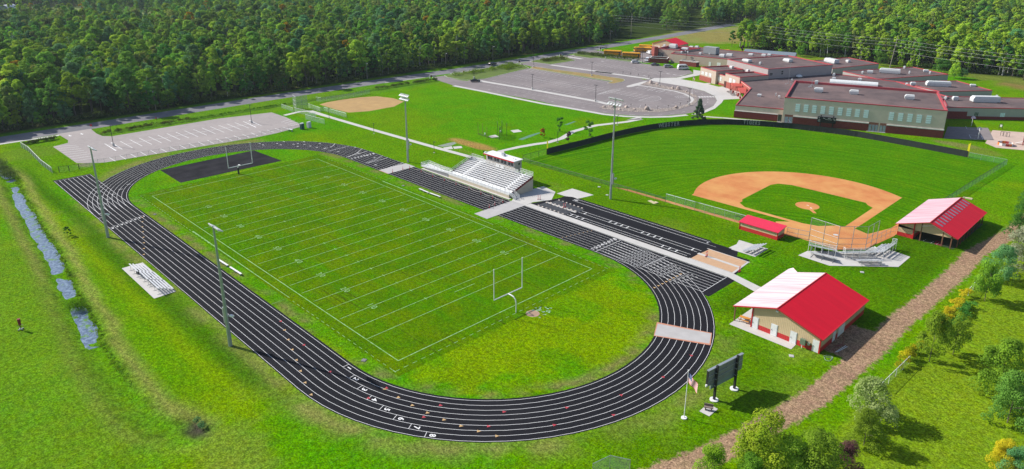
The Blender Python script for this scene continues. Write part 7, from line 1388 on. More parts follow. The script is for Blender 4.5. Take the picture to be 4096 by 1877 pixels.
def bus(label, x, y, rz):
    if BUS: return dup(BUS['o'], (x, y, .015), rz, label)
    t = thing('school_bus', label, 'school bus', (x, y, .015), rz, 'yellow school buses'); BUS['o'] = t; L_, w, h = 10.4, 2.45, 3.15; b = MB(); S = [(-w/2, .55), (w/2, .55), (w/2, 2.6), (w/2-.12, 2.92), (w/2-.5, 3.1), (0, 3.16), (-w/2+.5, 3.1), (-w/2+.12, 2.92), (-w/2, 2.6)]; n = len(S)
    xs_ = [(-L_/2, .96), (-L_/2+.25, 1), (L_/2-.5, 1), (L_/2, .95)]
    for xx, k in xs_: b.v += [(xx, sy_*k, .55+(sz-.55)*k) for sy_, sz in S]
    for j in range(3):
        for i in range(n): b.f.append((j*n+i, (j+1)*n+i, (j+1)*n+(i+1) % n, j*n+(i+1) % n)); b.m.append(0)
    b.f.append(tuple(range(n))); b.f.append(tuple(range(4*n-1, 3*n-1, -1))); b.m += [0, 0]
    me = b.mesh('body', [bus_y]); bm = bmesh.new(); bm.from_mesh(me); bmesh.ops.recalc_face_normals(bm, faces=bm.faces); bm.to_mesh(me); bm.free(); part('body', me, None, t)
    wm = MB().box((0, 0, 0), (.66, .03, .62)).mesh('window', glass_dark)
    for s_ in (-1, 1):
        for i in range(11): part('window', wm, None, t, loc=(-L_/2+.75+i*.82, s_*(w/2+.005), 1.85))
        part('stripe', MB().box((-.2, s_*(w/2+.006), 1.45), (L_-.8, .03, .07)), black_vinyl, t); part('stripe', MB().box((-.2, s_*(w/2+.006), .95), (L_-.8, .03, .06)), black_vinyl, t)
        for xx in (-L_*.24, L_*.36):
            w_ = part('wheel', MB().bar((xx, s_*(w/2-.3), .48), (xx, s_*(w/2+.02), .48), .48, 14), tyre_m, t); part('rim', MB().bar((xx, s_*(w/2), .48), (xx, s_*(w/2+.05), .48), .25, 10), rim_m, w_)
        part('mirror', MB().box((L_/2+.1, s_*(w/2+.1), 1.9), (.12, .12, .5)), dark_metal, t); part('headlight', MB().box((L_/2-.03, s_*.85, .85), (.1, .3, .25)), lamp_w, t)
    part('windscreen', MB().box((L_/2-.02, 0, 1.55), (.06, 2.05, 1.15)), glass_dark, t); part('rear_window', MB().box((-L_/2-.0, 0, 1.75), (.06, 1.6, .75)), glass_dark, t); part('door', MB().box((L_/2-.75, -w/2-.005, .65), (.75, .04, 1.9)), glass_dark, t); part('bumper', MB().box((L_/2+.08, 0, .45), (.18, 2.4, .3)), dark_metal, t); part('bumper', MB().box((-L_/2-.08, 0, .45), (.18, 2.4, .3)), dark_metal, t)
    part('underbody', MB().box((0, 0, .35), (L_-1, 2.1, .22)), dark_metal, t); return t
bz = math.atan2(4.4, 9.2)
bus('yellow school bus leftmost of the two parked end to end', -122.3, 258.6, bz); bus('yellow school bus second of the two parked end to end', -109.6, 259.8, bz)
bus('yellow school bus parked askew, its front toward the camera left', -118.6, 283.0, bz+math.pi+.5); bus('yellow school bus in the back row, mostly behind the askew bus', -121.6, 292.5, bz); bus('yellow school bus in the back row, nose beside the brick pier', -113.4, 285.2, bz-.15)
bus('yellow school bus roof showing behind the flat school roof, left one', -88, 303.5, .9); bus('yellow school bus roof showing behind the flat school roof, right one', -79, 306.5, .9)

# boulders among the cobbles of the island
rock_m = mat('cobble', (.50, .41, .36), .9, (.34, .28, .25), 1.6, .5, obj_rand=.25)
def rock_mesh(seed, n=2):
    bm = bmesh.new(); bmesh.ops.create_icosphere(bm, subdivisions=n, radius=1); r = random.Random(seed); ph = [(Vector((r.gauss(0, 1), r.gauss(0, 1), r.gauss(0, 1))).normalized(), r.uniform(.55, .95)) for _ in range(7)]
    for v in bm.verts:
        for d, k in ph:
            s_ = v.co.dot(d)
            if s_ > k: v.co -= d*(s_-k)
    me = bpy.data.meshes.new('boulder'); bm.to_mesh(me); bm.free(); me.materials.append(rock_m); return me
RK = [rock_mesh(i) for i in range(4)]
bnames = ['boulder at the left tip of the lower rock bed', 'tawny boulder near the left of the lower rock bed', 'grey boulder by the second dark sign', 'flat boulder low in the lower rock bed', 'reddish flat boulder in the lower rock bed', 'big pinkish boulder standing in the lower rock bed', 'lone round boulder at the right of the lower rock bed', 'pale boulder at the top tip of the rock bed', 'second boulder from the top tip of the rock bed', 'boulder halfway down the upper rock bed', 'big pale boulder on the upper rock bed', 'small boulder by the flagpole']
for i, (q, s_) in enumerate((((180, 655), .8), ((370, 650), .9), ((625, 660), .8), ((490, 700), .6), ((790, 710), .7), ((1040, 705), 1.3), ((1625, 670), .9), ((1120, 175), 1.2), ((1245, 200), .9), ((1560, 280), .8), ((1670, 300), 1.3), ((1835, 345), .6))):
    o = bpy.data.objects.new('boulder', RK[i % 4]); COL.objects.link(o); o.location = (*Z(2380, 300, *q), s_*.3); o.scale = (s_*1.15, s_*.9, s_*.8); o.rotation_euler = (.3*i, .2*i, i*1.7); tag(o, bnames[i], 'boulder', 'boulders in the rock bed')
def in_poly(x, y, P):
    c = False
    for (x0, y0), (x1, y1) in zip(P, P[1:]+P[:1]):
        if (y0 > y) != (y1 > y) and x < (x1-x0)*(y-y0)/(y1-y0)+x0: c = not c
    return c
cobP = [[Z(2380, 300, *q) for q in P] for P in ([(80, 660), (140, 640), (330, 610), (420, 625), (700, 662), (1000, 668), (1250, 690), (1480, 668), (1700, 635), (1870, 590), (1960, 545), (2010, 470), (2060, 470), (2050, 540), (1960, 610), (1700, 690), (1350, 748), (900, 748), (500, 725), (200, 690)], [(930, 190), (1050, 145), (1120, 125), (1300, 200), (1700, 285), (2020, 400), (2060, 460), (2000, 455), (1850, 375), (1640, 310), (1380, 275)])]
cob = MB(); R_ = random.Random(9); pebble = rock_mesh(77, 1); pv_ = [tuple(v.co) for v in pebble.vertices]; pf_ = [tuple(p.vertices) for p in pebble.polygons]
for P in cobP:
    xs_, ys_ = [p[0] for p in P], [p[1] for p in P]; n = 0
    while n < 900:
        x, y = R_.uniform(min(xs_), max(xs_)), R_.uniform(min(ys_), max(ys_))
        if in_poly(x, y, P): s_ = R_.uniform(.14, .38); a = R_.uniform(0, 6.3); ca, sa_ = math.cos(a)*s_, math.sin(a)*s_; cob.add([(x+ca*v[0]-sa_*v[1], y+sa_*v[0]+ca*v[1], .05+s_*.6*v[2]) for v in pv_], pf_); n += 1
struct('cobbles', cob, mat('cobble_mass', (.52, .44, .39), .9, (.30, .25, .225), .9, .5), 'stuff')
for i, P in enumerate(cobP): struct('cobble_bed', MB().flat(P, .05), mat('cobble_ground', (.33, .28, .25), .95, (.22, .19, .17), 3, .5))

# ================================================================== FOLIAGE
bark = mat('bark', (.16, .13, .10), .9, (.10, .08, .065), 3); bark_pale = mat('birch_bark', (.55, .52, .47), .8, (.30, .28, .25), 2.5)
def crown(seed, n, leaf, lobes, H=(.28, 1.0), R=.30, shape='round', up=.5):
    """leaf clumps spread over many small lobes; unit height tree"""
    r = np.random.default_rng(seed); V = []; Fc = []
    L_ = []
    for i in range(lobes):
        t = r.uniform(0, 1)**.85; z = H[0]+(H[1]-H[0])*t*.93
        if shape == 'cone': rad = R*(1-t)*1.05+.02
        elif shape == 'column': rad = R*math.sqrt(max(.05, 1-(2*t-1)**4))
        elif shape == 'dome': rad = R*math.sqrt(max(.03, 1-t**2.4))
        else: rad = R*math.sqrt(max(.06, 1-(1.75*(t-.45))**2)) if abs(t-.45) < .57 else R*.25
        a = r.uniform(0, 2*math.pi); rr = rad*math.sqrt(r.uniform(.15, 1)); lr = R*r.uniform(.20, .40)*(.55 if shape == 'cone' else 1); L_.append((rr*math.cos(a), rr*math.sin(a), z, lr, r.uniform(.7, 1.3)))
    tot = sum(l[3]**2*l[4] for l in L_)
    for lx, ly, lz, lr, wgt in L_:
        k = int(n*lr*lr*wgt/tot)+1
        for _ in range(k):
            d = r.normal(size=3); d /= np.linalg.norm(d)
            if d[2] < -.35 and r.random() < .6: d[2] *= -1
            p = np.array([lx, ly, lz])+d*lr*np.array([1, 1, .8])*r.uniform(.72, 1.06)
            nn = d*.9+r.normal(size=3)*.38+np.array([0, 0, up]); nn /= np.linalg.norm(nn); t1 = np.cross(nn, r.normal(size=3)); t1 /= np.linalg.norm(t1); t2 = np.cross(nn, t1); s = leaf*r.uniform(.6, 1.25); b = len(V)
            V += [p-t1*s*.5, p+t2*s*.38, p+t1*s*.5, p-t2*s*.38]; Fc.append((b, b+1, b+2, b+3))
    return V, Fc, L_
def stem(L_, H0, r0, seed, limbs=7, top=.8):
    m = MB(); rr = random.Random(seed); pts = [(0, 0, 0)]; k = 4
    for i in range(1, k+1): pts.append((rr.uniform(-.012, .012)*i, rr.uniform(-.012, .012)*i, top*i/k))
    for i in range(k): m.bar(pts[i], pts[i+1], r0*(1-.2*i), 6, 0, r0*(1-.2*(i+1)), caps=False)
    for l in rr.sample(L_, min(limbs, len(L_))):
        z = max(H0*.7, min(top, l[2]-.12)); m.bar((0, 0, z), (l[0]*.8, l[1]*.8, l[2]), r0*.35, 4, 0, r0*.1, caps=False)
    return m
LEAF = dict(
 deep=leaf_mat('leaf_deep', (0.081, 0.212, 0.034), (0.170, 0.359, 0.056)), mid=leaf_mat('leaf_mid', (0.151, 0.312, 0.039), (0.293, 0.496, 0.064)), lime=leaf_mat('leaf_lime', (0.245, 0.406, 0.035), (0.406, 0.565, 0.053), hue=.012), olive=leaf_mat('leaf_olive', (0.181, 0.258, 0.055), (0.302, 0.362, 0.085)), teal=leaf_mat('leaf_teal', (0.102, 0.251, 0.096), (0.198, 0.380, 0.136)),
 gold=leaf_mat('leaf_gold', (0.363, 0.242, 0.013), (0.506, 0.330, 0.022), .12, .008), rust=leaf_mat('leaf_rust', (0.396, 0.132, 0.022), (0.506, 0.198, 0.033), .12, .008), silver=leaf_mat('leaf_silver', (0.221, 0.276, 0.138), (0.469, 0.497, 0.331), .1), near=leaf_mat('leaf_near', (0.124, 0.248, 0.023), (0.263, 0.455, 0.039), .12), bright=leaf_mat('leaf_bright', (0.183, 0.316, 0.020), (0.354, 0.470, 0.034), .12), blossom=leaf_mat('leaf_blossom', (0.170, 0.260, 0.040), (0.500, 0.560, 0.240), .05, .01), plum=leaf_mat('leaf_plum', (0.096, 0.038, 0.058), (0.192, 0.096, 0.096), .1), spruce=leaf_mat('leaf_spruce', (0.063, 0.132, 0.069), (0.158, 0.237, 0.143), .1), yellow=leaf_mat('leaf_yellow', (0.580, 0.500, 0.020), (0.780, 0.680, 0.040), .08, .004))
def tree_meshes(seed, n, leaf, lobes, leafm, barkm=None, **kw):
    V, Fc, L_ = crown(seed, n, leaf, lobes, **kw); me = bpy.data.meshes.new('crown'); me.from_pydata([tuple(map(float, v)) for v in V], [], Fc); me.materials.append(leafm); H0 = kw.get('H', (.28, 1))[0]
    return me, stem(L_, H0, kw.get('tr', .012) if 'tr' in kw else .0115, seed, top=.82).mesh('trunk', barkm or bark)
def recolour(me, m): c = me.copy(); c.materials.clear(); c.materials.append(m); return c
# forest kinds: five shapes, several leaf colours
SH = [tree_meshes(100, 2600, .037, 34, LEAF['mid'], H=(.12, 1), R=.20, shape='dome'), tree_meshes(101, 2600, .037, 32, LEAF['mid'], H=(.18, 1), R=.16, shape='round'), tree_meshes(102, 2600, .038, 38, LEAF['mid'], H=(.12, 1), R=.22, shape='round'), tree_meshes(103, 2200, .035, 30, LEAF['mid'], bark_pale, H=(.22, 1), R=.14, shape='column'), tree_meshes(104, 2200, .036, 44, LEAF['deep'], H=(.12, 1), R=.17, shape='cone')]
FK = []
for si, cols in ((0, ('mid', 'deep', 'lime', 'teal')), (1, ('mid', 'lime', 'olive', 'deep')), (2, ('mid', 'deep', 'teal', 'olive')), (3, ('lime', 'mid', 'olive', 'gold')), (4, ('deep', 'spruce'))):
    for c in cols: FK.append((recolour(SH[si][0], LEAF[c]), SH[si][1], c, si))
FK.append((recolour(SH[1][0], LEAF['gold']), SH[1][1], 'gold', 1)); FK.append((recolour(SH[2][0], LEAF['rust']), SH[2][1], 'rust', 2))
WT = np.array([{'mid': 1.5, 'deep': .6, 'lime': 1.1, 'teal': .8, 'olive': .7, 'gold': .05, 'rust': .006, 'spruce': .25}[k[2]]*(1, 1, 1, .8, .35)[k[3]] for k in FK]); WT /= WT.sum()
# where the trees stand
def wood_ok(x, y):
    left = x < -161.5+2.2*np.sin(y*.11)
    up = (x >= -161) & (y > 341)
    far_gap = ((x > -166) & (x < -92) & (y > 300) & (y < 470)) | ((x > -158.5) & (x < -140) & (y > 200))
    m5 = (np.hypot((x-92)/30, (y-322)/22) < 1)
    rd = np.abs(x-(-151-.045*(y-350)**1.0*.7)) < 8
    return (left | up) & ~far_gap & ~m5 & ~((y > 340) & (y < 520) & rd)
pts = []
r = np.random.default_rng(5)
for (x0, x1, y0, y1, st) in ((-420, -158, -110, 345, 5.0), (-900, -420, -200, 700, 7.5), (-420, -158, 345, 800, 6.2), (-158, 260, 341, 560, 5.2), (-158, 420, 560, 1000, 8.0), (-420, -158, 800, 1050, 9)):
    gx, gy = np.meshgrid(np.arange(x0, x1, st), np.arange(y0, y1, st)); px = gx.ravel()+r.uniform(-.45, .45, gx.size)*st; py = gy.ravel()+r.uniform(-.45, .45, gx.size)*st; pts.append(np.c_[px, py])
pts.append(np.c_[-161.2-np.abs(r.normal(0, 2.2, 150)), r.uniform(-100, 330, 150)]); n_low = 150
pts = np.concatenate(pts); low = np.zeros(len(pts), bool); low[-n_low:] = True; low = low[wood_ok(pts[:, 0], pts[:, 1])]
pts = pts[wood_ok(pts[:, 0], pts[:, 1])]
d3 = np.c_[pts, np.full(len(pts), 9.0)]-CAM_C; w_ = d3@CF; ix = PX0+CAM_F*(d3@CR)/w_; iy = PY0-CAM_F*(d3@CU)/w_
keep = (w_ > 0) & (ix > -500) & (ix < 4600) & (iy > -220) & (iy < 1300); 
CLEAR = [[(-60, 26), (230, 26), (420, 34), (640, 50), (740, 70), (600, 68), (400, 56), (180, 52), (-60, 54)], [(2463, 92), (2660, 85), (2668, 148), (2560, 162), (2470, 160)], [(2610, 10), (2655, 10), (2650, 36), (2610, 36)], [(2735, 34), (2815, 40), (2812, 74), (2745, 74)], [(2400, 150), (2668, 140), (2668, 160), (2400, 185)]]
for zz in (0.3, 6.0, 13.0):
    dd3 = np.c_[pts, np.full(len(pts), zz)]-CAM_C; ww = dd3@CF; jx = PX0+CAM_F*(dd3@CR)/ww; jy = PY0-CAM_F*(dd3@CU)/ww
    keep &= ~np.array([any(in_poly(a, b, P) for P in CLEAR) for a, b in zip(jx, jy)])
pts = pts[keep]; low = low[keep]; ix, iy, w_ = ix[keep], iy[keep], w_[keep]
dens = r.random(len(pts)) < .93; pts, ix, iy, w_, low = pts[dens], ix[dens], iy[dens], w_[dens], low[dens]
N_ = len(pts); kind = r.choice(len(FK), N_, p=WT); Ht = np.clip(r.normal(14.5, 3.0, N_), 7.5, 20.5)*np.where(np.array([FK[k][3] for k in kind]) == 3, 1.04, 1); rot = r.uniform(0, 6.28, N_); wid = r.uniform(.9, 1.35, N_)
patch = np.sin(pts[:, 0]*.021+1)*np.cos(pts[:, 1]*.017)+r.normal(0, .35, N_)
lim = [i for i, k in enumerate(FK) if k[2] in ('lime',)]; dp = [i for i, k in enumerate(FK) if k[2] in ('deep', 'teal')]
for i in range(N_):
    if FK[kind[i]][2] == 'rust' and pts[i, 0] > -200: kind[i] = lim[0]
    if FK[kind[i]][2] in ('gold', 'rust', 'spruce'): continue
    if pts[i, 0] > -90 and r.random() < .35: kind[i] = lim[r.integers(len(lim))]
    if patch[i] > .75 and r.random() < .6: kind[i] = lim[r.integers(len(lim))]
    elif patch[i] < -.75 and r.random() < .6: kind[i] = dp[r.integers(len(dp))]
Ht[low] = r.uniform(4, 8.5, low.sum()); wid[low] = r.uniform(1.1, 1.6, low.sum())
edge = (pts[:, 0] > -172) & (pts[:, 1] < 345); Ht[edge] *= .92
inview = (ix > 0) & (ix < 4096) & (iy > 0) & (iy < 1200)
order = np.argsort(np.where(inview, w_, 1e9)); single = order[:296]; rest = np.setdiff1d(np.arange(N_), single)
TN = {0: 'broad crowned tree', 1: 'tall narrow tree', 2: 'bushy round tree', 3: 'slim pale trunked birch', 4: 'pointed conifer'}; CN = {'mid': 'green', 'deep': 'dark green', 'lime': 'yellowish green', 'teal': 'bluish green', 'olive': 'olive green', 'gold': 'golden yellow', 'rust': 'rusty orange', 'spruce': 'very dark'}
for i in single:
    cm, tm, c, si = FK[kind[i]]; x, y = pts[i]
    wh = 'in the wood across the road, left part' if y < 60 else ('in the wood across the road, facing the softball diamond' if y < 190 else ('in the wood across the road, up towards the meadow' if y < 338 and x < -150 else 'in the wood behind the school'))
    o = thing('forest_tree' if si not in (3, 4) else ('birch_tree' if si == 3 else 'conifer_tree'), CN[c]+' '+TN[si]+' '+wh, 'tree', (x, y, -.05), rot[i], 'trees of the woods'); o.scale = (Ht[i]*wid[i], Ht[i]*wid[i], Ht[i]); part('trunk', tm, None, o); part('crown', cm, None, o)
# the rest of the woods: one object that scatters the same kinds
kc = bpy.data.collections.new('forest_kinds'); protos = []
for k, (cm, tm, c, si) in enumerate(FK):
    me = cm.copy(); bm = bmesh.new(); bm.from_mesh(me); nf = len(bm.faces); bm.from_mesh(tm); bm.faces.ensure_lookup_table()
    for f in bm.faces[nf:]: f.material_index = 1
    bm.to_mesh(me); bm.free(); me.materials.append(tm.materials[0]); o = bpy.data.objects.new('kind_%02d' % k, me); kc.objects.link(o); protos.append(o)
pm = bpy.data.meshes.new('wood'); pm.from_pydata([(float(pts[i, 0]), float(pts[i, 1]), 0.) for i in rest], [], [])
for nm, arr, ty in (('kind_id', kind[rest].astype(np.int32), 'INT'), ('turn', rot[rest].astype(np.float32), 'FLOAT')): a = pm.attributes.new(nm, ty, 'POINT'); a.data.foreach_set('value', arr)
a = pm.attributes.new('size', 'FLOAT_VECTOR', 'POINT'); sv = np.stack([Ht*wid, Ht*wid, Ht], -1)[rest].astype(np.float32); a.data.foreach_set('vector', sv.ravel())
wo = bpy.data.objects.new('wood', pm); COL.objects.link(wo); wo['kind'] = 'stuff'
ng = bpy.data.node_groups.new('scatter_wood', 'GeometryNodeTree'); ng.interface.new_socket('Geometry', in_out='INPUT', socket_type='NodeSocketGeometry'); ng.interface.new_socket('Geometry', in_out='OUTPUT', socket_type='NodeSocketGeometry')
gi, go = ng.nodes.new('NodeGroupInput'), ng.nodes.new('NodeGroupOutput'); iop = ng.nodes.new('GeometryNodeInstanceOnPoints'); ci = ng.nodes.new('GeometryNodeCollectionInfo'); ci.inputs['Collection'].default_value = kc; ci.inputs['Separate Children'].default_value = True; ci.inputs['Reset Children'].default_value = True
def nattr(nm, ty): n = ng.nodes.new('GeometryNodeInputNamedAttribute'); n.data_type = ty; n.inputs['Name'].default_value = nm; return n.outputs['Attribute']
cx = ng.nodes.new('ShaderNodeCombineXYZ'); ng.links.new(nattr('turn', 'FLOAT'), cx.inputs['Z']); ng.links.new(gi.outputs[0], iop.inputs['Points']); ng.links.new(ci.outputs[0], iop.inputs['Instance']); iop.inputs['Pick Instance'].default_value = True; ng.links.new(nattr('kind_id', 'INT'), iop.inputs['Instance Index']); ng.links.new(cx.outputs[0], iop.inputs['Rotation']); ng.links.new(nattr('size', 'FLOAT_VECTOR'), iop.inputs['Scale']); ng.links.new(iop.outputs[0], go.inputs[0])
md = wo.modifiers.new('scatter', 'NODES'); md.node_group = ng
print('forest', N_, 'singles', len(single))

# single trees and shrubs on the grounds
bir = tree_meshes(150, 2200, .04, 26, LEAF['mid'], bark_pale, H=(.44, 1), R=.19, shape='round')
bir = (bir[0], stem([(0.05, 0, .7, 1, 1), (-.06, .04, .8, 1, 1)], .45, .017, 9, 2).mesh('trunk', mat('white_bark', (.72, .70, .66), .8, (.55, .53, .5), 1)))
def tree(name, label, x, y, h, meshes, w=1.0, cat='tree', group=None, rz=0, z=0):
    o = thing(name, label, cat, (x, y, z-.03), rz, group); o.scale = (h*w, h*w, h); part('trunk', meshes[1], None, o); part('crown', meshes[0], None, o); return o
NB = [tree_meshes(200, 5200, .038, 34, LEAF['near'], H=(.20, 1), R=.36, shape='round'), tree_meshes(201, 5200, .038, 38, LEAF['near'], H=(.20, 1), R=.40, shape='dome')]
yard = 'trees in the yard beyond the dirt road'
tree('maple_tree', 'round green tree at the upper end of the yellow hedge', 115.4, 66.3, 8.8, NB[0], .72, group=yard); tree('maple_tree', 'leafy green tree with glossy leaves over the lower end of the yellow hedge', 114.8, 36.5, 9.0, NB[1], .66, group=yard, rz=1); tree('maple_tree', 'smaller green tree just behind the glossy leafed one', 116.8, 41.6, 7.4, NB[0], .66, group=yard, rz=2)
big = tree_meshes(205, 9000, .030, 46, LEAF['near'], H=(.10, 1), R=.42, shape='dome'); bigS = tree_meshes(206, 9000, .030, 44, LEAF['silver'], H=(.10, 1), R=.42, shape='dome')
tree('maple_tree', 'big dark tree at the right edge of the photo beyond the pavilion', 113.6, 108.5, 11.5, (recolour(big[0], LEAF['deep']), big[1]), .95, group=yard); tree('maple_tree', 'large dark tree right of the pavilion shade', 118.5, 98, 10.5, (recolour(big[0], LEAF['near']), big[1]), 1.0, group=yard, rz=2)
tree('silver_tree', 'large silvery leafed tree beside the dirt road at the right edge', 117.3, 86.6, 9.6, bigS, 1.02, group=yard, rz=1); tree('silver_tree', 'dusty green tree between the silvery tree and the hedge', 115.0, 78.6, 7.4, (recolour(big[0], LEAF['teal']), big[1]), .95, group=yard, rz=3); tree('maple_tree', 'tree cut by the right edge below the silvery tree', 123.5, 84, 8.5, (recolour(big[0], LEAF['near']), big[1]), 1, group=yard)
tree('maple_tree', 'dark green tree cut by the lower right edge of the photo', 125.0, 33.5, 9.5, (recolour(big[0], LEAF['near']), big[1]), .92, group=yard, rz=4); tree('maple_tree', 'dark spreading tree low at the right edge above the golden shrub', 127.5, 27.5, 8, (recolour(big[0], LEAF['deep']), big[1]), .9, group=yard)
bl = tree_meshes(210, 6500, .040, 40, LEAF['blossom'], H=(.12, 1), R=.50, shape='dome'); tree('blossom_tree', 'pale flowering tree at the lower end of the wire fence', *G(3505, 1528, 6.0), 6.2, bl, 1.0, group=yard); tree('maple_tree', 'shaded green tree below the pale flowering tree', *G(3480, 1650, 5.2), 5.4, (recolour(big[0], LEAF['near']), big[1]), 1.05, group=yard)
fr = tree_meshes(212, 8500, .034, 46, LEAF['bright'], H=(.06, 1), R=.46, shape='dome'); front = 'leafy trees at the bottom edge of the photo'
def top_at(px, py, h): return G(px, py, h*.97)
for lab, q, h, w, m_, rz in (('bright green leafy tree at the bottom edge, leftmost and smallest', (2865, 1790), 5.2, .85, 'bright', 0), ('tall bright green tree at the bottom edge beside the dirt road', (3085, 1668), 8.4, .95, 'bright', 1.6), ('bright green tree at the bottom edge just right of the tallest one', (3290, 1738), 7.4, .95, 'near', 3), ('yellowish green tree at the bottom edge between two taller trees', (3170, 1762), 6.2, .95, 'lime', 4), ('green tree cut by the bottom edge below the yellowish one', (3010, 1830), 5.0, .9, 'near', 5)):
    tree('willow_tree', lab, *top_at(*q, h), h, (recolour(fr[0], LEAF[m_]), fr[1]), w, group=front, rz=rz)
tree('plum_shrub', 'purple leafed shrub at the bottom edge beside the green trees', *top_at(3405, 1775, 4.6), 4.6, (recolour(fr[0], LEAF['plum']), fr[1]), .8, 'shrub'); tree('golden_shrub', 'golden yellow shrub in the lower right corner', *top_at(4035, 1768, 4.4), 4.4, (recolour(fr[0], LEAF['yellow']), fr[1]), .8, 'shrub'); tree('willow_tree', 'grey green shrub cut by the lower right corner', *top_at(4085, 1800, 4.2), 4.2, (recolour(fr[0], LEAF['teal']), fr[1]), .9, 'shrub')
# hedge of yellow flowers along the wire fence
def hedge(name, label, cat, P, w, h, n, leaf, m, seed):
    r = np.random.default_rng(seed); V, Fc = [], []; segs = [(a, b, wall_len(a, b)) for a, b in zip(P[:-1], P[1:])]; tot = sum(s[2] for s in segs); lob = []
    for _ in range(int(tot/.55)+3):
        t = r.uniform(0, tot)
        for a, b, l in segs:
            if t <= l: break
            t -= l
        lob.append((a[0]+(b[0]-a[0])*t/l+r.normal(0, w*.22), a[1]+(b[1]-a[1])*t/l+r.normal(0, w*.22), h*r.uniform(.25, .72), r.uniform(.45, .8)*w*.6))
    for _ in range(n):
        lx, ly, lz, lr = lob[r.integers(len(lob))]; d = r.normal(size=3); d /= np.linalg.norm(d); d[2] = abs(d[2])*.9; p = np.array([lx, ly, lz])+d*lr*r.uniform(.6, 1.1); nn = d+r.normal(size=3)*.5; nn /= np.linalg.norm(nn); t1 = np.cross(nn, r.normal(size=3)); t1 /= np.linalg.norm(t1); t2 = np.cross(nn, t1); s = leaf*r.uniform(.6, 1.3); b = len(V); V += [p-t1*s*.5, p+t2*s*.4, p+t1*s*.5, p-t2*s*.4]; Fc.append((b, b+1, b+2, b+3))
    me = bpy.data.meshes.new('foliage'); me.from_pydata([tuple(map(float, v)) for v in V], [], Fc); me.materials.append(m)
    if cat is None: return me
    return solo(name, me, None, label, cat)
hedge('flower_hedge', 'hedge of yellow flowers along the wire fence, upper stretch', 'hedge', [(112.7, 47), (112.6, 55), (112.3, 67)], 1.7, 2.0, 5200, .22, LEAF['yellow'], 3); hedge('flower_hedge', 'yellow flowering hedge below the glossy leafed tree', 'hedge', [(112.2, 30.5), (112.2, 36), (112.4, 40)], 1.8, 1.9, 2600, .22, leaf_mat('leaf_hedge', (.20, .26, .012), (.62, .55, .02), .05, .004), 4); hedge('dark_hedge', 'dark green hedge behind the yellow flowers', 'hedge', [(114.3, 48), (114.2, 62)], 1.8, 1.5, 2200, .22, LEAF['deep'], 5)  # rear hedge uses the deep green leaves
for i, q in enumerate(((520, 572), (590, 578), (770, 575), (930, 605), (1300, 612), (1350, 628), (1500, 672), (2065, 668), (2350, 757), (2455, 762))):
    x, y = T('14', *q); tree('birch_tree', ('pale trunked birch leftmost behind the flat school roof', 'pale trunked birch second behind the flat school roof', 'pale trunked birch above the second rooftop air unit', 'leaning pale birch above the classroom roof', 'pale forked birch right beside the leaning power pole', 'thin pale birch just right of the forked birch', 'tall white birch trunk left of the broad dark tree', 'pale birch deep behind the meadow', 'tall white birch trunk at the meadow edge', 'leaning white birch trunk nearest the right edge')[i], x, y, (15.5, 14.8, 15, 14, 15.5, 14, 16, 14, 15.5, 14.5)[i], (recolour(bir[0], LEAF[('mid', 'lime', 'deep')[i % 3]]), bir[1]), 1.0, group='pale birches at the edge of the right wood', rz=i)
x, y = T('13', 1720, 66); tree('autumn_tree', 'single orange autumn tree far away at the top of the photo', x, y, 9, (recolour(NB[0][0], leaf_mat('leaf_orange', (.50, .17, .015), (.62, .24, .03), .05)), NB[0][1]), .8)
x, y = T('12', 1290, 575); 
# young trees by the path, spruce, lone shrub by the ditch
yg = 'young trees by the curving path'; sm = tree_meshes(220, 1500, .075, 16, LEAF['deep'], H=(.18, 1), R=.26, shape='dome'); col_ = tree_meshes(221, 1700, .07, 22, LEAF['deep'], H=(.12, 1), R=.20, shape='column')
tree('young_tree', 'dark upright young tree in the field beyond the path', -25, 103.5, 5.6, col_, .95, group=yg); tree('young_tree', 'dense rounded dark young tree right beside the windscreen', -13.4, 105.7, 5.9, col_, 1.35, group=yg, rz=2); tree('young_tree', 'small young tree with orange leaves by the path', -23.3, 92.7, 3.5, (recolour(sm[0], LEAF['rust']), sm[1]), 1.0, group=yg); tree('young_tree', 'thin dark purplish young tree near the windscreen corner', -13.2, 94.8, 3.9, (recolour(sm[0], LEAF['plum']), sm[1]), .9, group=yg, rz=1)
spv = tree_meshes(230, 5200, .05, 120, LEAF['spruce'], H=(.05, 1), R=.27, shape='cone', up=.1); tree('spruce_tree', 'dark blue spruce between the bus loop and the windscreen', .1, 153.9, 8.4, spv, 1.05)
tree('red_tree', 'thin reddish young tree by the school wall', *Z(2780, 220, 520, 190), 3.4, (recolour(sm[0], leaf_mat('leaf_red', (.30, .09, .09), (.42, .16, .14), .1)), sm[1]), .9); tree('red_tree', 'small rusty shrub showing over the flat school roof', *Z(2780, 220, 930, 40), 7.0, (recolour(sm[0], LEAF['plum']), sm[1]), .6)
p = T('31', 680, 10); tree('shrub', 'lone dark shrub on the bank of the ditch', *p, 2.4, (recolour(sm[0], LEAF['near']), sm[1]), 1.15, 'shrub')
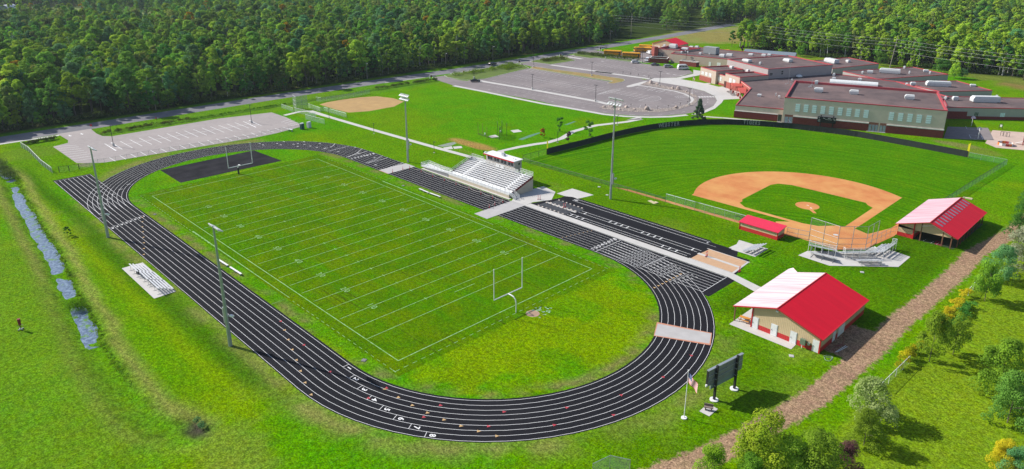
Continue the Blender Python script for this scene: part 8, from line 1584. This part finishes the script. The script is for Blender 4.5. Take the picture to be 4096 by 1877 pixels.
for i, (q, h, w) in enumerate((((300, 575), 6.5, 1.1), ((1110, 670), 7.5, 1.15), ((1720, 745), 7.5, 1.4), ((1850, 800), 8, .9), ((1930, 800), 5, 1.3), ((100, 545), 3, 1.4), ((1400, 690), 4, 1.1), ((1310, 680), 4, 1.0))): x, y = T('14', *q); tree('round_shrub_tree', ('round dark tree behind the flat school roof', 'rounded dark green tree beside the leaning power pole', 'broad dark tree left of the meadow behind the classroom wings', 'bright yellowish tree behind the classroom wings', 'bluish shrub at the edge of the meadow', 'low yellowish shrub at the wood edge', 'yellow green shrub beside a pale birch trunk', 'pale green shrub at the foot of the birches')[i], x, y+3, h, [(NB[0][0], NB[0][1]), (recolour(NB[1][0], LEAF['deep']), NB[1][1]), (recolour(NB[1][0], LEAF['deep']), NB[1][1]), (recolour(NB[0][0], LEAF['lime']), NB[0][1]), (recolour(NB[1][0], LEAF['teal']), NB[1][1]), (recolour(NB[1][0], LEAF['lime']), NB[1][1]), (recolour(NB[0][0], LEAF['lime']), NB[0][1]), (recolour(NB[0][0], LEAF['bright']), NB[0][1])][i], w)
# weeds in the roadside ditch, rank growth in the ditch, wood-edge brush (not countable)
weed = leaf_mat('leaf_weed', (.065, .10, .02), (.13, .17, .03), .05); weed2 = leaf_mat('leaf_weed_bright', (.09, .21, .008), (.15, .27, .012), .05); brushm = leaf_mat('leaf_brush', (.06, .11, .025), (.12, .17, .035), .05)
def stuff_strip(name, P, w, h, n, leaf, m, seed): me = hedge(name, '', None, P, w, h, n, leaf, m, seed); return struct(name, me, None, 'stuff')
stuff_strip('roadside_weeds', [(-133.6, -13.5), (-133.2, 16)], 2.2, .9, 3200, .3, weed, 21); stuff_strip('roadside_weeds', [(-133.2, 16), (-133.5, 55)], 1.4, .6, 2200, .3, weed2, 22); stuff_strip('roadside_weeds', [(-133.5, 100), (-132.5, 134)], 2.6, 1.0, 3600, .32, weed, 23); stuff_strip('roadside_weeds', [T('21', 230, 280), T('21', 400, 245), T('21', 600, 215)], 1.9, .9, 2600, .28, weed, 24); stuff_strip('roadside_weeds', [Z(1940, 200, 1150, 230), Z(1940, 200, 1620, 190)], 4.5, 1.1, 2600, .35, weed, 25); stuff_strip('roadside_weeds', [Z(1940, 200, 1850, 85), Z(1940, 200, 2200, 110), Z(2380, 120, 300, 555), Z(2380, 120, 800, 600)], 4.0, 1.1, 5200, .35, weed, 26); stuff_strip('roadside_weeds', [T('12', 2000, 765), T('12', 2300, 720), T('12', 2571, 660), Z(1940, 200, 400, 400), Z(1940, 200, 760, 330)], 4.5, .9, 5200, .35, weed2, 27)
stuff_strip('ditch_weeds', [(-124, -48), (-97.5, -48)], 4.0, 1.0, 4200, .3, brushm, 31); stuff_strip('ditch_weeds', [(p[0], p[1]+1.2) for p in DITCH[1:11]], 1.0, .35, 4200, .2, weed2, 32); stuff_strip('ditch_weeds', [(2, -56.6), (-4, -56.2)], 2.6, .3, 1400, .2, weed2, 33); stuff_strip('ditch_weeds', [(48, -54.2), (49.5, -53.6)], 1.2, .6, 260, .22, LEAF['teal'], 34)
eb_ = []
P = [(-160.2, y) for y in range(-90, 300, 30)]; stuff_strip('wood_edge_brush', P, 5.0, 2.0, 9000, .55, brushm, 41); stuff_strip('wood_edge_brush', [(-60, 340), (0, 342), (60, 348), (110, 345)], 5.0, 2.2, 5000, .55, brushm, 42); stuff_strip('meadow_brush', [(70, 333), (112, 326)], 8, 1.5, 2500, .6, leaf_mat('leaf_meadow', (.10, .085, .02), (.15, .14, .03), .1), 43)
# ================================================================== AIR
hb = MB(); hb.prism([(-1400, -400), (400, -400), (400, 1500), (-1400, 1500)], -1.8, 66, bottom=True)
hm = bpy.data.materials.new('haze_air'); hm.use_nodes = True; hn = hm.node_tree; hn.nodes.clear(); ho = hn.nodes.new('ShaderNodeOutputMaterial'); hv = hn.nodes.new('ShaderNodeVolumePrincipled'); hv.inputs['Color'].default_value = (.72, .84, 1, 1); hv.inputs['Density'].default_value = .00007; hv.inputs['Anisotropy'].default_value = .25; hn.links.new(hv.outputs[0], ho.inputs['Volume'])
struct('haze', hb, hm, 'stuff')
